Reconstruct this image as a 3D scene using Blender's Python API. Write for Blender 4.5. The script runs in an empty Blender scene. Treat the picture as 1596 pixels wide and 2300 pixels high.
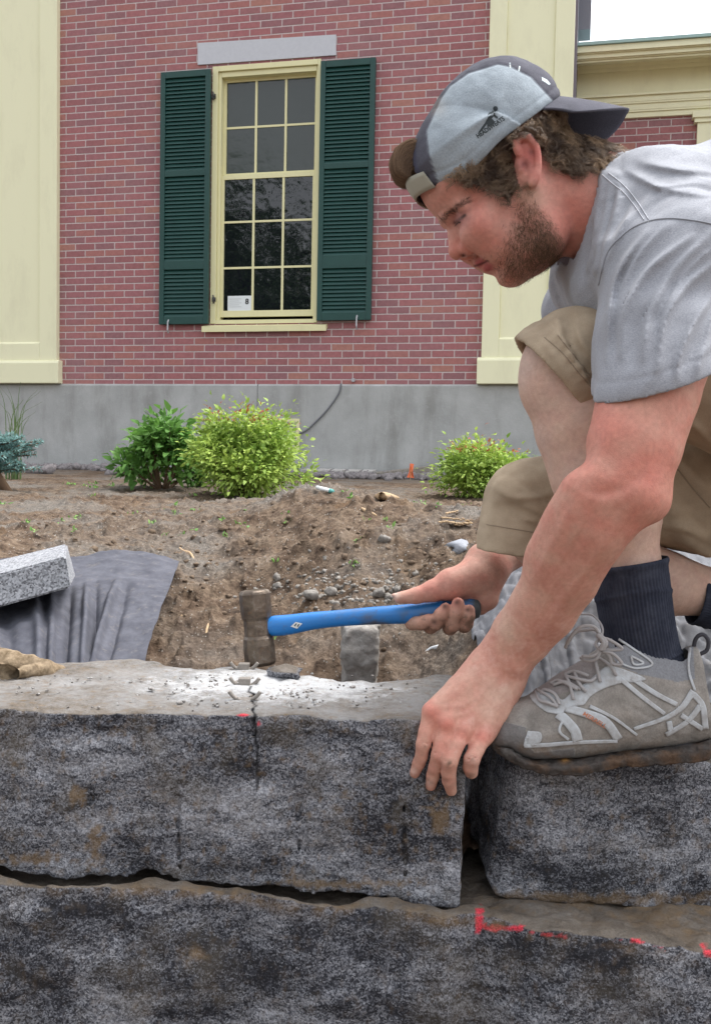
import bpy, bmesh, math, random
import numpy as np
from mathutils import Vector, Matrix

# ------------------------------------------------------------------ scene, camera, light
scene = bpy.context.scene
COL = scene.collection
FPX = 2930.0 * 1596 / 2127            # focal length in pixels of a 1596 x 2300 picture
PITCH, ROLL, YAW = math.radians(3.134), math.radians(1.073), math.radians(-12.745)
c_, s_ = math.cos(PITCH), math.sin(PITCH)
FW = np.array([0, c_, -s_]); UP0 = np.array([0, s_, c_]); R0 = np.array([1.0, 0, 0])
RT = math.cos(ROLL) * R0 + math.sin(ROLL) * UP0
UP = -math.sin(ROLL) * R0 + math.cos(ROLL) * UP0
C2W = np.stack([RT, -UP, FW], 1)      # view axes (right, down, away) -> world

cam_d = bpy.data.cameras.new('camera'); cam = bpy.data.objects.new('camera', cam_d); COL.objects.link(cam)
m = Matrix.Identity(4)
for i in range(3):
    m[i][0] = RT[i]; m[i][1] = UP[i]; m[i][2] = -FW[i]
cam.matrix_world = m
cam_d.sensor_fit = 'HORIZONTAL'; cam_d.sensor_width = 36.0
cam_d.lens = 36.0 * FPX / 1596
cam_d.clip_start = 0.05; cam_d.clip_end = 400
scene.camera = cam

SUN_EL, SUN_ROT = math.radians(66), math.radians(62)
world = bpy.data.worlds.new("World"); scene.world = world; world.use_nodes = True
wn = world.node_tree.nodes; wl = world.node_tree.links
sky = wn.new('ShaderNodeTexSky'); sky.sky_type = 'NISHITA'; sky.sun_disc = False
sky.sun_elevation = SUN_EL; sky.sun_rotation = SUN_ROT
sky.air_density = 1.2; sky.dust_density = 3.0
hs = wn.new('ShaderNodeHueSaturation'); hs.inputs['Saturation'].default_value = 0.20; hs.inputs['Value'].default_value = 1.1
bg = wn['Background']; bg.inputs['Strength'].default_value = 0.15
wl.new(sky.outputs[0], hs.inputs['Color']); wl.new(hs.outputs[0], bg.inputs['Color'])
sun_d = bpy.data.lights.new('sun', 'SUN'); sun_d.energy = 1.35; sun_d.angle = math.radians(25); sun_d.color = (1, .97, .92)
sun = bpy.data.objects.new('sun', sun_d); COL.objects.link(sun)
# sun direction: sky sun_rotation measured from +Y clockwise
sd = Vector((math.sin(SUN_ROT) * math.cos(SUN_EL), math.cos(SUN_ROT) * math.cos(SUN_EL), math.sin(SUN_EL)))
sun.rotation_euler = sd.to_track_quat('Z', 'Y').to_euler()
scene.view_settings.view_transform = 'Standard'; scene.view_settings.look = 'None'
scene.view_settings.gamma = 1; scene.view_settings.use_curve_mapping = False
scene.view_settings.exposure = 1.3
scene.cycles.use_denoising = True
scene.cycles.max_bounces = 8

# ------------------------------------------------------------------ helpers
rng = np.random.default_rng(7)
random.seed(7)
V3 = lambda *a: np.array(a, dtype=np.float64)
def cp(x, y, d):                       # picture position (1596 x 2300) at distance d, in view axes
    return np.array([(x - 798) / FPX * d, (y - 1150) / FPX * d, d])
def wp(x, y, d): return C2W @ cp(x, y, d)
def ray(x, y): return C2W @ np.array([(x - 798) / FPX, (y - 1150) / FPX, 1.0])
def on_z(x, y, z):
    r = ray(x, y); return r * (z / r[2])
def on_y(x, y, Y):
    r = ray(x, y); return r * (Y / r[1])
def pj(P):                             # view-axes points -> picture position
    P = np.asarray(P); return np.stack([P[..., 0] / P[..., 2] * FPX + 798, P[..., 1] / P[..., 2] * FPX + 1150], -1)
def w2c(P): return np.asarray(P) @ C2W

def hsh(ix, iy, iz, seed):
    n = (ix.astype(np.int64) * 374761393 + iy.astype(np.int64) * 668265263 + iz.astype(np.int64) * 2147483647 + seed * 1274126177) & 0xFFFFFFFF
    n = ((n ^ (n >> 13)) * 1274126177) & 0xFFFFFFFF
    n = (n ^ (n >> 16)) & 0xFFFF
    return (n / 32767.5 - 1.0).astype(np.float32)
def vnoise(P, sc, seed=0):             # smooth value noise in -1..1
    q = np.asarray(P, dtype=np.float32) * sc
    i = np.floor(q).astype(np.int64); f = (q - i).astype(np.float32); f = f * f * (3 - 2 * f)
    r = 0
    for a in (0, 1):
        for b in (0, 1):
            for c in (0, 1):
                w = (f[..., 0] if a else 1 - f[..., 0]) * (f[..., 1] if b else 1 - f[..., 1]) * (f[..., 2] if c else 1 - f[..., 2])
                r = r + w * hsh(i[..., 0] + a, i[..., 1] + b, i[..., 2] + c, seed)
    return r
def fbm(P, sc, octv=4, seed=0, gain=.5):
    r = 0; a = 1.0
    for k in range(octv):
        r = r + a * vnoise(P, sc * 2.03 ** k, seed + k * 17); a *= gain
    return r

class Grid:
    """signed distance field on a dense grid, meshed with surface nets"""
    def __init__(s, lo, hi, h):
        s.lo = np.array(lo, float); s.h = h
        s.n = np.ceil((np.array(hi) - s.lo) / h).astype(int) + 1
        s.F = np.full(s.n, 0.2, np.float32)
    def sub(s, lo, hi):
        a = np.clip(np.floor((np.array(lo) - s.lo) / s.h).astype(int), 0, s.n)
        b = np.clip(np.ceil((np.array(hi) - s.lo) / s.h).astype(int) + 1, 0, s.n)
        if np.any(b <= a): return None, None
        sl = tuple(slice(i, j) for i, j in zip(a, b))
        ax = [(s.lo[k] + np.arange(a[k], b[k]) * s.h).astype(np.float32) for k in range(3)]
        P = np.stack(np.meshgrid(*ax, indexing='ij'), -1)
        return sl, P
    def put(s, lo, hi, fn, k=0.0, op='u'):
        pad = k + 3 * s.h
        sl, P = s.sub(np.array(lo) - pad, np.array(hi) + pad)
        if sl is None: return
        d = fn(P).astype(np.float32); F = s.F[sl]
        if op == 'u':
            if k > 0:
                h = np.maximum(k - np.abs(F - d), 0) / k; r = np.minimum(F, d) - h * h * k * .25
            else: r = np.minimum(F, d)
        elif op == 's':
            d = -d
            if k > 0:
                h = np.maximum(k - np.abs(F - d), 0) / k; r = np.maximum(F, d) + h * h * k * .25
            else: r = np.maximum(F, d)
        elif op == 'a': r = F + d          # additive displacement
        s.F[sl] = r
    def cone(s, a, b, ra, rb, k=0.0, op='u', fl=None):   # tapered capsule; fl=(axis, factor) flattens along an axis
        a = np.array(a, float); b = np.array(b, float); R = max(ra, rb)
        if fl is not None:
            ax = np.array(fl[0], float); ax /= np.linalg.norm(ax); fac = fl[1]
            def tr(P): return P + (P @ ax)[..., None] * ((1 / fac - 1) * ax)
        def fn(P):
            if fl is not None: P = tr(P); A = tr(a); B = tr(b)
            else: A, B = a, b
            ab = B - A; L2 = max(ab @ ab, 1e-12)
            pa = P - A.astype(np.float32)
            t = np.clip(pa @ ab.astype(np.float32) / L2, 0, 1)
            d = np.linalg.norm(pa - t[..., None] * ab.astype(np.float32), axis=-1) - (ra + (rb - ra) * t)
            return d * (min(1, fac) if fl is not None and fac < 1 else 1)
        s.put(np.minimum(a, b) - R, np.maximum(a, b) + R, fn, k, op)
    def chain(s, pts, k=0.0, kj=.004, op='u', fl=None):     # pts: [(pos, r)...]; joints barely blended, whole limb blended with k
        pts = [(np.array(p, float), r) for p, r in pts]; R = max(r for _, r in pts)
        A = np.array([p for p, _ in pts])
        if fl is not None:
            ax = np.array(fl[0], float); fac = fl[1]
        def fn(P):
            d = None
            for (a, ra), (b, rb) in zip(pts[:-1], pts[1:]):
                if fl is not None:
                    cc = (a + b) / 2; Pq = P + ((P - cc) @ ax)[..., None] * ((1 / fac - 1) * ax); a = a + ((a - cc) @ ax) * (1 / fac - 1) * ax; b = b + ((b - cc) @ ax) * (1 / fac - 1) * ax
                else: Pq = P
                ab = (b - a); L2 = max(ab @ ab, 1e-12)
                pa = Pq - a.astype(np.float32)
                t = np.clip(pa @ ab.astype(np.float32) / L2, 0, 1); ts = t * t * (3 - 2 * t) * .35 + t * .65
                e = np.linalg.norm(pa - t[..., None] * ab.astype(np.float32), axis=-1) - (ra + (rb - ra) * ts)
                if d is None: d = e
                else:
                    h = np.maximum(kj - np.abs(d - e), 0) / kj; d = np.minimum(d, e) - h * h * kj * .25
            return d
        s.put(A.min(0) - R, A.max(0) + R, fn, k, op)
    def ell(s, c, r, k=0.0, op='u', R=None):
        c = np.array(c, float); r = np.array(r, float); M = np.eye(3) if R is None else np.array(R)
        ext = np.sqrt(((M * r) ** 2).sum(1))
        def fn(P):
            q = (P - c.astype(np.float32)) @ M.astype(np.float32)
            k0 = np.linalg.norm(q / r, axis=-1); k1 = np.linalg.norm(q / (r * r), axis=-1)
            return k0 * (k0 - 1) / np.maximum(k1, 1e-6)
        s.put(c - ext, c + ext, fn, k, op)
    def box(s, c, r, rd=0.003, k=0.0, op='u', R=None):
        c = np.array(c, float); r = np.array(r, float); M = np.eye(3) if R is None else np.array(R)
        ext = np.abs(M) @ r
        def fn(P):
            q = np.abs((P - c.astype(np.float32)) @ M.astype(np.float32)) - (r - rd).astype(np.float32)
            return np.linalg.norm(np.maximum(q, 0), axis=-1) + np.minimum(q.max(-1), 0) - rd
        s.put(c - ext, c + ext, fn, k, op)
    def smooth(s, it=1):
        for _ in range(it):
            for ax in range(3):
                G = s.F.copy(); sl = [slice(None)] * 3
                a = list(sl); a[ax] = slice(0, -2); b = list(sl); b[ax] = slice(2, None); m = list(sl); m[ax] = slice(1, -1)
                s.F[tuple(m)] = .5 * G[tuple(m)] + .25 * (G[tuple(a)] + G[tuple(b)])
    def mesh(s):
        F = s.F; S = F < 0; n = F.shape
        act = np.zeros(tuple(k - 1 for k in n), bool)
        C = [(a, b, c) for a in (0, 1) for b in (0, 1) for c in (0, 1)]
        cs = lambda A, a, b, c: A[a:n[0] - 1 + a, b:n[1] - 1 + b, c:n[2] - 1 + c]
        cnt = np.zeros(act.shape, np.int8)
        for a, b, c in C: cnt += cs(S, a, b, c)
        act = (cnt > 0) & (cnt < 8)
        I = np.argwhere(act)
        idx = np.full(act.shape, -1, np.int64); idx[act] = np.arange(len(I))
        acc = np.zeros((len(I), 3)); num = np.zeros(len(I))
        val = {q: F[I[:, 0] + q[0], I[:, 1] + q[1], I[:, 2] + q[2]] for q in C}
        for q in C:
            for ax in range(3):
                if q[ax]: continue
                p = list(q); p[ax] = 1; p = tuple(p)
                v0, v1 = val[q], val[p]; m_ = (v0 < 0) != (v1 < 0)
                t = np.where(m_, v0 / np.where(v0 == v1, 1, v0 - v1), 0)
                pos = np.tile(np.array(q, float), (len(I), 1)); pos[:, ax] = t
                acc[m_] += pos[m_]; num[m_] += 1
        V = s.lo + (I + acc / num[:, None]) * s.h
        Q = []
        for ax in range(3):
            o = [0, 1, 2]; o.remove(ax)
            sl0 = [slice(None)] * 3; sl1 = [slice(None)] * 3
            sl0[ax] = slice(0, -1); sl1[ax] = slice(1, None)
            A = S[tuple(sl0)]; B = S[tuple(sl1)]
            E = np.argwhere(A != B)
            ok = np.ones(len(E), bool)
            for q in o: ok &= (E[:, q] > 0) & (E[:, q] < n[q] - 1)
            E = E[ok]; ins = A[tuple(E.T)]
            def cell(du, dv):
                c = E.copy(); c[:, o[0]] -= du; c[:, o[1]] -= dv; return idx[tuple(c.T)]
            q = np.stack([cell(1, 1), cell(0, 1), cell(0, 0), cell(1, 0)], 1)
            fl = ins if ax != 1 else ~ins
            q[~fl] = q[~fl][:, ::-1]
            Q.append(q)
        Q = np.concatenate(Q); Q = Q[(Q >= 0).all(1)]
        return V, Q

def relax(V, Q, it=2, lam=.5):
    E = np.concatenate([Q[:, [0, 1]], Q[:, [1, 2]], Q[:, [2, 3]], Q[:, [3, 0]]])
    E = np.concatenate([E, E[:, ::-1]])
    for _ in range(it):
        S = np.zeros_like(V); N = np.bincount(E[:, 0], minlength=len(V)).astype(float)
        for k in range(3): S[:, k] = np.bincount(E[:, 0], weights=V[E[:, 1], k], minlength=len(V))
        V = V + lam * (S / np.maximum(N, 1)[:, None] - V)
    return V

def vol_fix(V, Q):
    a, b, c = V[Q[:, 0]], V[Q[:, 1]], V[Q[:, 2]]
    a2, b2, c2 = V[Q[:, 0]], V[Q[:, 2]], V[Q[:, 3]]
    v = (np.einsum('ij,ij->i', a, np.cross(b, c)).sum() + np.einsum('ij,ij->i', a2, np.cross(b2, c2)).sum())
    return Q[:, ::-1] if v < 0 else Q
def tow(V): return V @ C2W.T

def keep_big(V, Q, frac=.04):          # drop loose crumbs of a surface
    lab = np.arange(len(V)); E = np.concatenate([Q[:, [0, 1]], Q[:, [1, 2]], Q[:, [2, 3]], Q[:, [3, 0]]])
    while True:
        mn = np.minimum(lab[E[:, 0]], lab[E[:, 1]]); new = lab.copy(); np.minimum.at(new, E[:, 0], mn); np.minimum.at(new, E[:, 1], mn); new = new[new]
        if (new == lab).all(): break
        lab = new
    u, c = np.unique(lab, return_counts=True); big = u[c >= c.max() * frac]; k = np.isin(lab, big); mp = np.cumsum(k) - 1
    return V[k], mp[Q[k[Q].all(1)]]
def raw_mesh(name, V, Q, smooth=True):
    me = bpy.data.meshes.new(name)
    V = np.asarray(V, dtype=np.float32)
    if isinstance(Q, np.ndarray):
        k = Q.shape[1]
        me.vertices.add(len(V)); me.vertices.foreach_set('co', V.ravel())
        me.loops.add(Q.size); me.loops.foreach_set('vertex_index', Q.astype(np.int32).ravel())
        me.polygons.add(len(Q)); me.polygons.foreach_set('loop_start', np.arange(0, Q.size, k, dtype=np.int32))
        me.polygons.foreach_set('loop_total', np.full(len(Q), k, np.int32))
        me.update(calc_edges=True); me.validate()
    else:
        me.from_pydata([tuple(v) for v in V], [], [tuple(q) for q in Q]); me.update()
    if smooth: me.polygons.foreach_set('use_smooth', np.ones(len(me.polygons), bool))
    return me
def attr(me, name, C):                 # per-vertex colour
    a = me.attributes.new(name, 'FLOAT_COLOR', 'POINT')
    C = np.asarray(C, np.float32)
    if C.ndim == 1: C = np.stack([C, C, C], 1)
    if C.shape[1] == 3: C = np.concatenate([C, np.ones((len(C), 1), np.float32)], 1)
    a.data.foreach_set('color', C.ravel())
def link(name, me, mat=None, parent=None, local=False):
    o = bpy.data.objects.new(name, me); COL.objects.link(o)
    if mat is not None:
        for mm in (mat if isinstance(mat, (list, tuple)) else [mat]): me.materials.append(mm)
    if parent is not None:
        o.parent = parent
    if parent is not None and not local:
        o.matrix_parent_inverse = parent.matrix_world.inverted()
    return o
def tag(o, label=None, cat=None, group=None, kind=None):
    if label: o['label'] = label
    if cat: o['category'] = cat
    if group: o['group'] = group
    if kind: o['kind'] = kind
    return o
def empty(name, loc, label=None, cat=None, group=None, rz=0.0):
    o = bpy.data.objects.new(name, None); COL.objects.link(o)
    o.empty_display_size = .05
    o.matrix_world = Matrix.Translation(Vector(loc)) @ Matrix.Rotation(rz, 4, 'Z')
    return tag(o, label, cat, group)

class MB:
    """collects boxes, prisms and tubes in one mesh"""
    def __init__(s): s.v = []; s.f = []
    def add(s, V, F):
        b = len(s.v); s.v += [tuple(map(float, v)) for v in V]; s.f += [tuple(int(i) + b for i in f) for f in F]
    def box(s, lo, hi, T=None):
        x0, y0, z0 = lo; x1, y1, z1 = hi
        V = [(x0, y0, z0), (x1, y0, z0), (x1, y1, z0), (x0, y1, z0), (x0, y0, z1), (x1, y0, z1), (x1, y1, z1), (x0, y1, z1)]
        if T: V = [T(*v) for v in V]
        s.add(V, [(0, 3, 2, 1), (4, 5, 6, 7), (0, 1, 5, 4), (1, 2, 6, 5), (2, 3, 7, 6), (3, 0, 4, 7)])
    def prism(s, poly, d0, d1, T):      # poly in (a, b), extruded over c from d0 to d1; T(a, b, c) -> point
        n = len(poly)
        s.add([T(a, b, d0) for a, b in poly] + [T(a, b, d1) for a, b in poly],
              [tuple(range(n))[::-1], tuple(range(n, 2 * n))] + [(i, (i + 1) % n, n + (i + 1) % n, n + i) for i in range(n)])
    def tube(s, pts, r, n=8, cap=True):
        pts = [np.array(p, float) for p in pts]; N = len(pts)
        rr = r if hasattr(r, '__len__') else [r] * N
        V = []; up = None
        for i, p in enumerate(pts):
            t = pts[min(i + 1, N - 1)] - pts[max(i - 1, 0)]; t /= max(np.linalg.norm(t), 1e-9)
            if up is None:
                up = np.array([0, 0, 1.]) if abs(t[2]) < .9 else np.array([1., 0, 0])
            u = up - t * (up @ t); u /= max(np.linalg.norm(u), 1e-9); up = u; w = np.cross(t, u)
            for k in range(n):
                a = 2 * math.pi * k / n; V.append(p + rr[i] * (math.cos(a) * u + math.sin(a) * w))
        F = [(i * n + k, i * n + (k + 1) % n, (i + 1) * n + (k + 1) % n, (i + 1) * n + k) for i in range(N - 1) for k in range(n)]
        if cap: F += [tuple(range(n))[::-1], tuple(range((N - 1) * n, N * n))]
        s.add(V, F)
    def build(s, name, mat=None, parent=None, smooth=False, local=False):
        me = raw_mesh(name, s.v, s.f, smooth)
        return link(name, me, mat, parent, local)

def spline(pts, n=8):                  # Catmull-Rom through points
    pts = [np.array(p, float) for p in pts]; P = [2 * pts[0] - pts[1]] + pts + [2 * pts[-1] - pts[-2]]; out = []
    for i in range(1, len(P) - 2):
        for k in range(n):
            t = k / n; a, b, c, d = P[i - 1:i + 3]
            out.append(.5 * (2 * b + (c - a) * t + (2 * a - 5 * b + 4 * c - d) * t * t + (3 * b - a - 3 * c + d) * t ** 3))
    out.append(pts[-1]); return out

def inpoly(xy, poly):
    x, y = xy[..., 0], xy[..., 1]; r = np.zeros(x.shape, bool); n = len(poly)
    for i in range(n):
        x1, y1 = poly[i]; x2, y2 = poly[(i + 1) % n]
        c = ((y1 > y) != (y2 > y)); r ^= c & (x < (x2 - x1) * (y - y1) / ((y2 - y1) or 1e-9) + x1)
    return r
def polydist(xy, pts):                 # distance to a polyline
    best = np.full(xy.shape[:-1], 1e9)
    for a, b in zip(pts[:-1], pts[1:]):
        a = np.array(a, float); ab = np.array(b, float) - a
        t = np.clip(((xy - a) @ ab) / max(ab @ ab, 1e-12), 0, 1)
        best = np.minimum(best, np.linalg.norm(xy - a - t[..., None] * ab, axis=-1))
    return best
sst = lambda a, b, x: np.clip((x - a) / (b - a), 0, 1) ** 2 * (3 - 2 * np.clip((x - a) / (b - a), 0, 1))

def crease(g, pts, w, A, zc):            # a fold raised (A > 0) or sunk along a line seen on the near side
    pl = spline([np.array(p, float) for p in pts], 6); pl = [np.array(p) for p in pl]
    idx = np.argwhere(np.abs(g.F) < .022); P = g.lo + idx * g.h; ok = P[:, 2] < zc; idx = idx[ok]; P = P[ok]; xy = pj(P)
    best = np.full(len(P), 1e9); tt = np.zeros(len(P)); n = len(pl) - 1
    for i in range(n):
        ab = pl[i + 1] - pl[i]; t = np.clip(((xy - pl[i]) @ ab) / (ab @ ab), 0, 1); dd = xy - pl[i] - t[:, None] * ab
        side_ = np.sign(dd[:, 0] * ab[1] - dd[:, 1] * ab[0]); d = np.linalg.norm(dd, axis=1) * np.where(side_ > 0, 1.0, 1.7); m_ = d < best; best[m_] = d[m_]; tt[m_] = (i + t[m_]) / n
    env = np.sin(np.clip(tt, 0, 1) * math.pi * .86 + .22) ** .8
    g.F[tuple(idx.T)] -= (A * env * np.exp(-(best / w) ** 2)).astype(np.float32)

# ------------------------------------------------------------------ materials
class Mat:
    def __init__(s, name, base=(.5, .5, .5), rough=.7, spec=.5, metal=0.0, sub=0.0):
        s.m = bpy.data.materials.new(name); s.m.use_nodes = True
        s.t = s.m.node_tree; s.b = s.t.nodes['Principled BSDF']
        s.b.inputs['Base Color'].default_value = (*base, 1); s.b.inputs['Roughness'].default_value = rough
        s.b.inputs['Specular IOR Level'].default_value = spec; s.b.inputs['Metallic'].default_value = metal
        if sub:
            s.b.inputs['Subsurface Weight'].default_value = sub
            s.b.inputs['Subsurface Radius'].default_value = (1, .35, .18); s.b.inputs['Subsurface Scale'].default_value = .006
    def n(s, typ, **kw):
        nd = s.t.nodes.new(typ)
        for k, v in kw.items(): setattr(nd, k, v)
        return nd
    def l(s, a, b): s.t.links.new(a, b)
    def co(s, kind='Object', scale=(1, 1, 1)):
        tc = s.n('ShaderNodeTexCoord'); mp = s.n('ShaderNodeMapping'); mp.inputs['Scale'].default_value = scale
        s.l(tc.outputs[kind], mp.inputs['Vector']); return mp.outputs[0]
    def noise(s, vec, scale, detail=4, rough=.55, dist=0.0):
        nd = s.n('ShaderNodeTexNoise'); nd.inputs['Scale'].default_value = scale; nd.inputs['Detail'].default_value = detail
        nd.inputs['Roughness'].default_value = rough; nd.inputs['Distortion'].default_value = dist
        s.l(vec, nd.inputs['Vector']); return nd.outputs['Fac']
    def vor(s, vec, scale, out='Color', feature='F1', rnd=1.0):
        nd = s.n('ShaderNodeTexVoronoi', feature=feature); nd.inputs['Scale'].default_value = scale; nd.inputs['Randomness'].default_value = rnd
        s.l(vec, nd.inputs['Vector']); return nd.outputs[out]
    def wave(s, vec, scale, typ='BANDS', dirn='X', dist=0.0, dscale=1.0):
        nd = s.n('ShaderNodeTexWave', wave_type=typ, bands_direction=dirn); nd.inputs['Scale'].default_value = scale
        nd.inputs['Distortion'].default_value = dist; nd.inputs['Detail Scale'].default_value = dscale
        s.l(vec, nd.inputs['Vector']); return nd.outputs['Fac']
    def ramp(s, fac, stops, interp='LINEAR'):
        nd = s.n('ShaderNodeValToRGB'); cr = nd.color_ramp; cr.interpolation = interp
        while len(cr.elements) < len(stops): cr.elements.new(.5)
        for e, (p, c) in zip(cr.elements, stops):
            e.position = p; e.color = (*c, 1) if hasattr(c, '__len__') else (c, c, c, 1)
        s.l(fac, nd.inputs['Fac']); return nd.outputs['Color']
    def mix(s, fac, a, b, mode='MIX'):
        nd = s.n('ShaderNodeMix', data_type='RGBA', blend_type=mode)
        for sock, v in ((nd.inputs[0], fac), (nd.inputs[6], a), (nd.inputs[7], b)):
            if isinstance(v, bpy.types.NodeSocket): s.l(v, sock)
            elif hasattr(v, '__len__'): sock.default_value = (*v, 1)
            else: sock.default_value = v
        return nd.outputs[2]
    def math(s, op, a, b=0.0, clamp=False):
        nd = s.n('ShaderNodeMath', operation=op, use_clamp=clamp)
        for sock, v in ((nd.inputs[0], a), (nd.inputs[1], b)):
            if isinstance(v, bpy.types.NodeSocket): s.l(v, sock)
            else: sock.default_value = v
        return nd.outputs[0]
    def vcol(s, name):
        nd = s.n('ShaderNodeAttribute', attribute_name=name); return nd.outputs['Color']
    def sep(s, v, i):
        nd = s.n('ShaderNodeSeparateXYZ'); s.l(v, nd.inputs[0]); return nd.outputs[i]
    def nrm(s): return s.n('ShaderNodeNewGeometry').outputs['Normal']
    def bump(s, h, strength=.5, dist=.001):
        nd = s.n('ShaderNodeBump'); nd.inputs['Strength'].default_value = strength; nd.inputs['Distance'].default_value = dist
        s.l(h, nd.inputs['Height'])
        if getattr(s, '_bn', None) is not None: s.l(s._bn, nd.inputs['Normal'])
        s._bn = nd.outputs['Normal']; s.l(s._bn, s.b.inputs['Normal']); return s
    def col(s, c): s.l(c, s.b.inputs['Base Color']); return s
    def rgh(s, c): s.l(c, s.b.inputs['Roughness']); return s
# ================================================================== the brick building
WD = 9.3
bld = empty('brick_building', (0, WD, 0), 'red brick building with pale yellow trim, a tall window and a concrete foundation', 'building', rz=YAW)
bpy.context.view_layer.update()
tW = np.array([math.cos(YAW), math.sin(YAW), 0]); nW = np.array([-math.sin(YAW), math.cos(YAW), 0])
def wl(x, y, dep=0.0):                  # picture position -> (along the wall, height) at a depth of the facade
    r = ray(x, y); k = (WD * nW[1] + dep) / (r @ nW); P = r * k - np.array([0, WD, 0]); return float(P @ tW), float(P[2])
def wh(x, y, dep=0.0): return wl(x, y, dep)[1]
def wsx(x, y, dep=0.0): return wl(x, y, dep)[0]
X3 = .75035                             # photograph pixels -> 1596-wide picture

def mat_brick():
    m = Mat('brick', rough=.88, spec=.25); v = m.co('Object')
    x = m.sep(v, 0); z = m.sep(v, 2)
    RH, BW, MO = .0677, .2130, .0105
    row = m.math('FLOOR', m.math('DIVIDE', z, RH))
    jit = m.math('MULTIPLY', m.math('SINE', m.math('MULTIPLY', row, 37.7)), .012)
    sh = m.math('ADD', m.math('MULTIPLY', m.math('MODULO', m.math('ADD', row, 400.0), 2.0), BW / 2), jit)
    xs_ = m.math('ADD', m.math('ADD', x, sh), 50.0)
    colm = m.math('FLOOR', m.math('DIVIDE', xs_, BW))
    fx = m.math('MODULO', xs_, BW); fz = m.math('SUBTRACT', z, m.math('MULTIPLY', row, RH))
    wob = m.math('MULTIPLY', m.math('SUBTRACT', m.noise(v, 60, 3), .5), .008)
    ex = m.math('MINIMUM', fx, m.math('SUBTRACT', BW, fx)); ez = m.math('MINIMUM', fz, m.math('SUBTRACT', RH, fz))
    e = m.math('ADD', m.math('MINIMUM', ex, ez), wob)
    mask = m.math('MULTIPLY', m.math('SUBTRACT', e, MO / 2 - .0010), 1 / .0025, True)
    cb = m.n('ShaderNodeCombineXYZ'); m.l(colm, cb.inputs[0]); m.l(row, cb.inputs[1])
    wn_ = m.n('ShaderNodeTexWhiteNoise', noise_dimensions='3D'); m.l(cb.outputs[0], wn_.inputs['Vector'])
    c = m.ramp(wn_.outputs['Value'], [(0, (.31, .130, .135)), (.10, (.285, .138, .148)), (.25, (.355, .145, .150)), (.5, (.33, .142, .152)), (.72, (.37, .158, .145)), (.88, (.32, .145, .15)), (.95, (.39, .185, .155))], 'CONSTANT')
    c = m.mix(.30, c, m.ramp(m.noise(v, 26, 5, .65), [(.3, .28), (.72, .74)]), 'OVERLAY')
    c = m.mix(m.ramp(m.noise(v, 130, 3, .7), [(.55, 0.0), (.8, .35)]), c, (.42, .30, .29))
    mor = m.mix(m.noise(v, 9, 4), (.46, .36, .36), (.62, .53, .52))
    c = m.mix(mask, mor, c)
    c = m.mix(m.ramp(m.noise(v, .9, 4, .6), [(.5, 0.0), (.8, .22)]), c, (.44, .33, .33))
    m.col(c); m.bump(mask, .8, .006).bump(m.noise(v, 180, 4, .6), .35, .003); return m.m
M_brick = mat_brick()
def mat_paint(name, base, dirt=(.42, .38, .26), amt=.25):
    m = Mat(name, rough=.5, spec=.35); v = m.co('Object', (1, 1, .35))
    c = m.mix(m.ramp(m.noise(v, 6, 5, .65), [(.5, 0.0), (.85, amt)]), base, dirt)
    c = m.mix(m.ramp(m.noise(m.co('Object'), 90, 3, .7), [(.62, 0.0), (.75, .12)]), c, dirt)
    m.col(c); m.bump(m.noise(m.co('Object'), 40, 3), .2, .002); return m.m
M_yel = mat_paint('pale_yellow_paint', (.81, .79, .55))
M_yel2 = mat_paint('window_yellow_paint', (.74, .70, .42))
def mat_concrete():
    m = Mat('concrete', rough=.9, spec=.2); v = m.co('Object'); vs = m.co('Object', (1, 1, .22))
    c = m.ramp(m.noise(v, 3.2, 6, .6), [(.3, (.34, .345, .34)), (.7, (.45, .455, .45))])
    c = m.mix(m.ramp(m.noise(vs, 4.5, 5, .65), [(.48, 0.0), (.75, .6)]), c, (.20, .195, .18))
    c = m.mix(m.ramp(m.noise(v, 20, 5, .7), [(.55, 0.0), (.72, .35)]), c, (.48, .49, .49))
    c = m.mix(.25, c, m.ramp(m.noise(v, 130, 3, .7), [(.3, .35), (.7, .65)]), 'OVERLAY')
    m.col(c); m.bump(m.noise(v, 60, 4, .65), .5, .004); return m.m
M_conc = mat_concrete()
m = Mat('shutter_green', (.014, .060, .052), .45, .4); v = m.co('Object'); m.col(m.mix(m.noise(v, 8, 4), (.010, .046, .042), (.018, .072, .062))); M_grn = m.m
m = Mat('lintel_granite', rough=.8); v = m.co('Object'); m.col(m.mix(m.noise(v, 40, 5, .7), (.46, .47, .51), (.60, .61, .65))); m.bump(m.noise(v, 90, 3), .4, .002); M_lint = m.m
m = Mat('window_glass', (.008, .009, .014), .03, .7); v = m.co('Object')
m.col(m.mix(m.ramp(m.noise(m.co('Object', (1, 1, .6)), 5, 4, .6), [(.55, 0.0), (.78, .6)]), (.006, .007, .011), (.025, .028, .032)))
m.bump(m.noise(v, 3.0, 3), .35, .03); M_glass = m.m
m = Mat('insect_screen', (.028, .036, .033), .14, .6); v = m.co('Object'); m.bump(m.noise(v, 4, 3), .3, .02); M_screen = m.m
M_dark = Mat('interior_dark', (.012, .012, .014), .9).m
L = dict(parent=bld, local=True)

SL, SR = -3.10, 1.153
Htop = 6.2; Hf = .700
# window rectangle
wx0, wx1 = wsx(475, 430), wsx(717, 430); wz0, wz1 = wh(590, 726), wh(600, 140)
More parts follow.
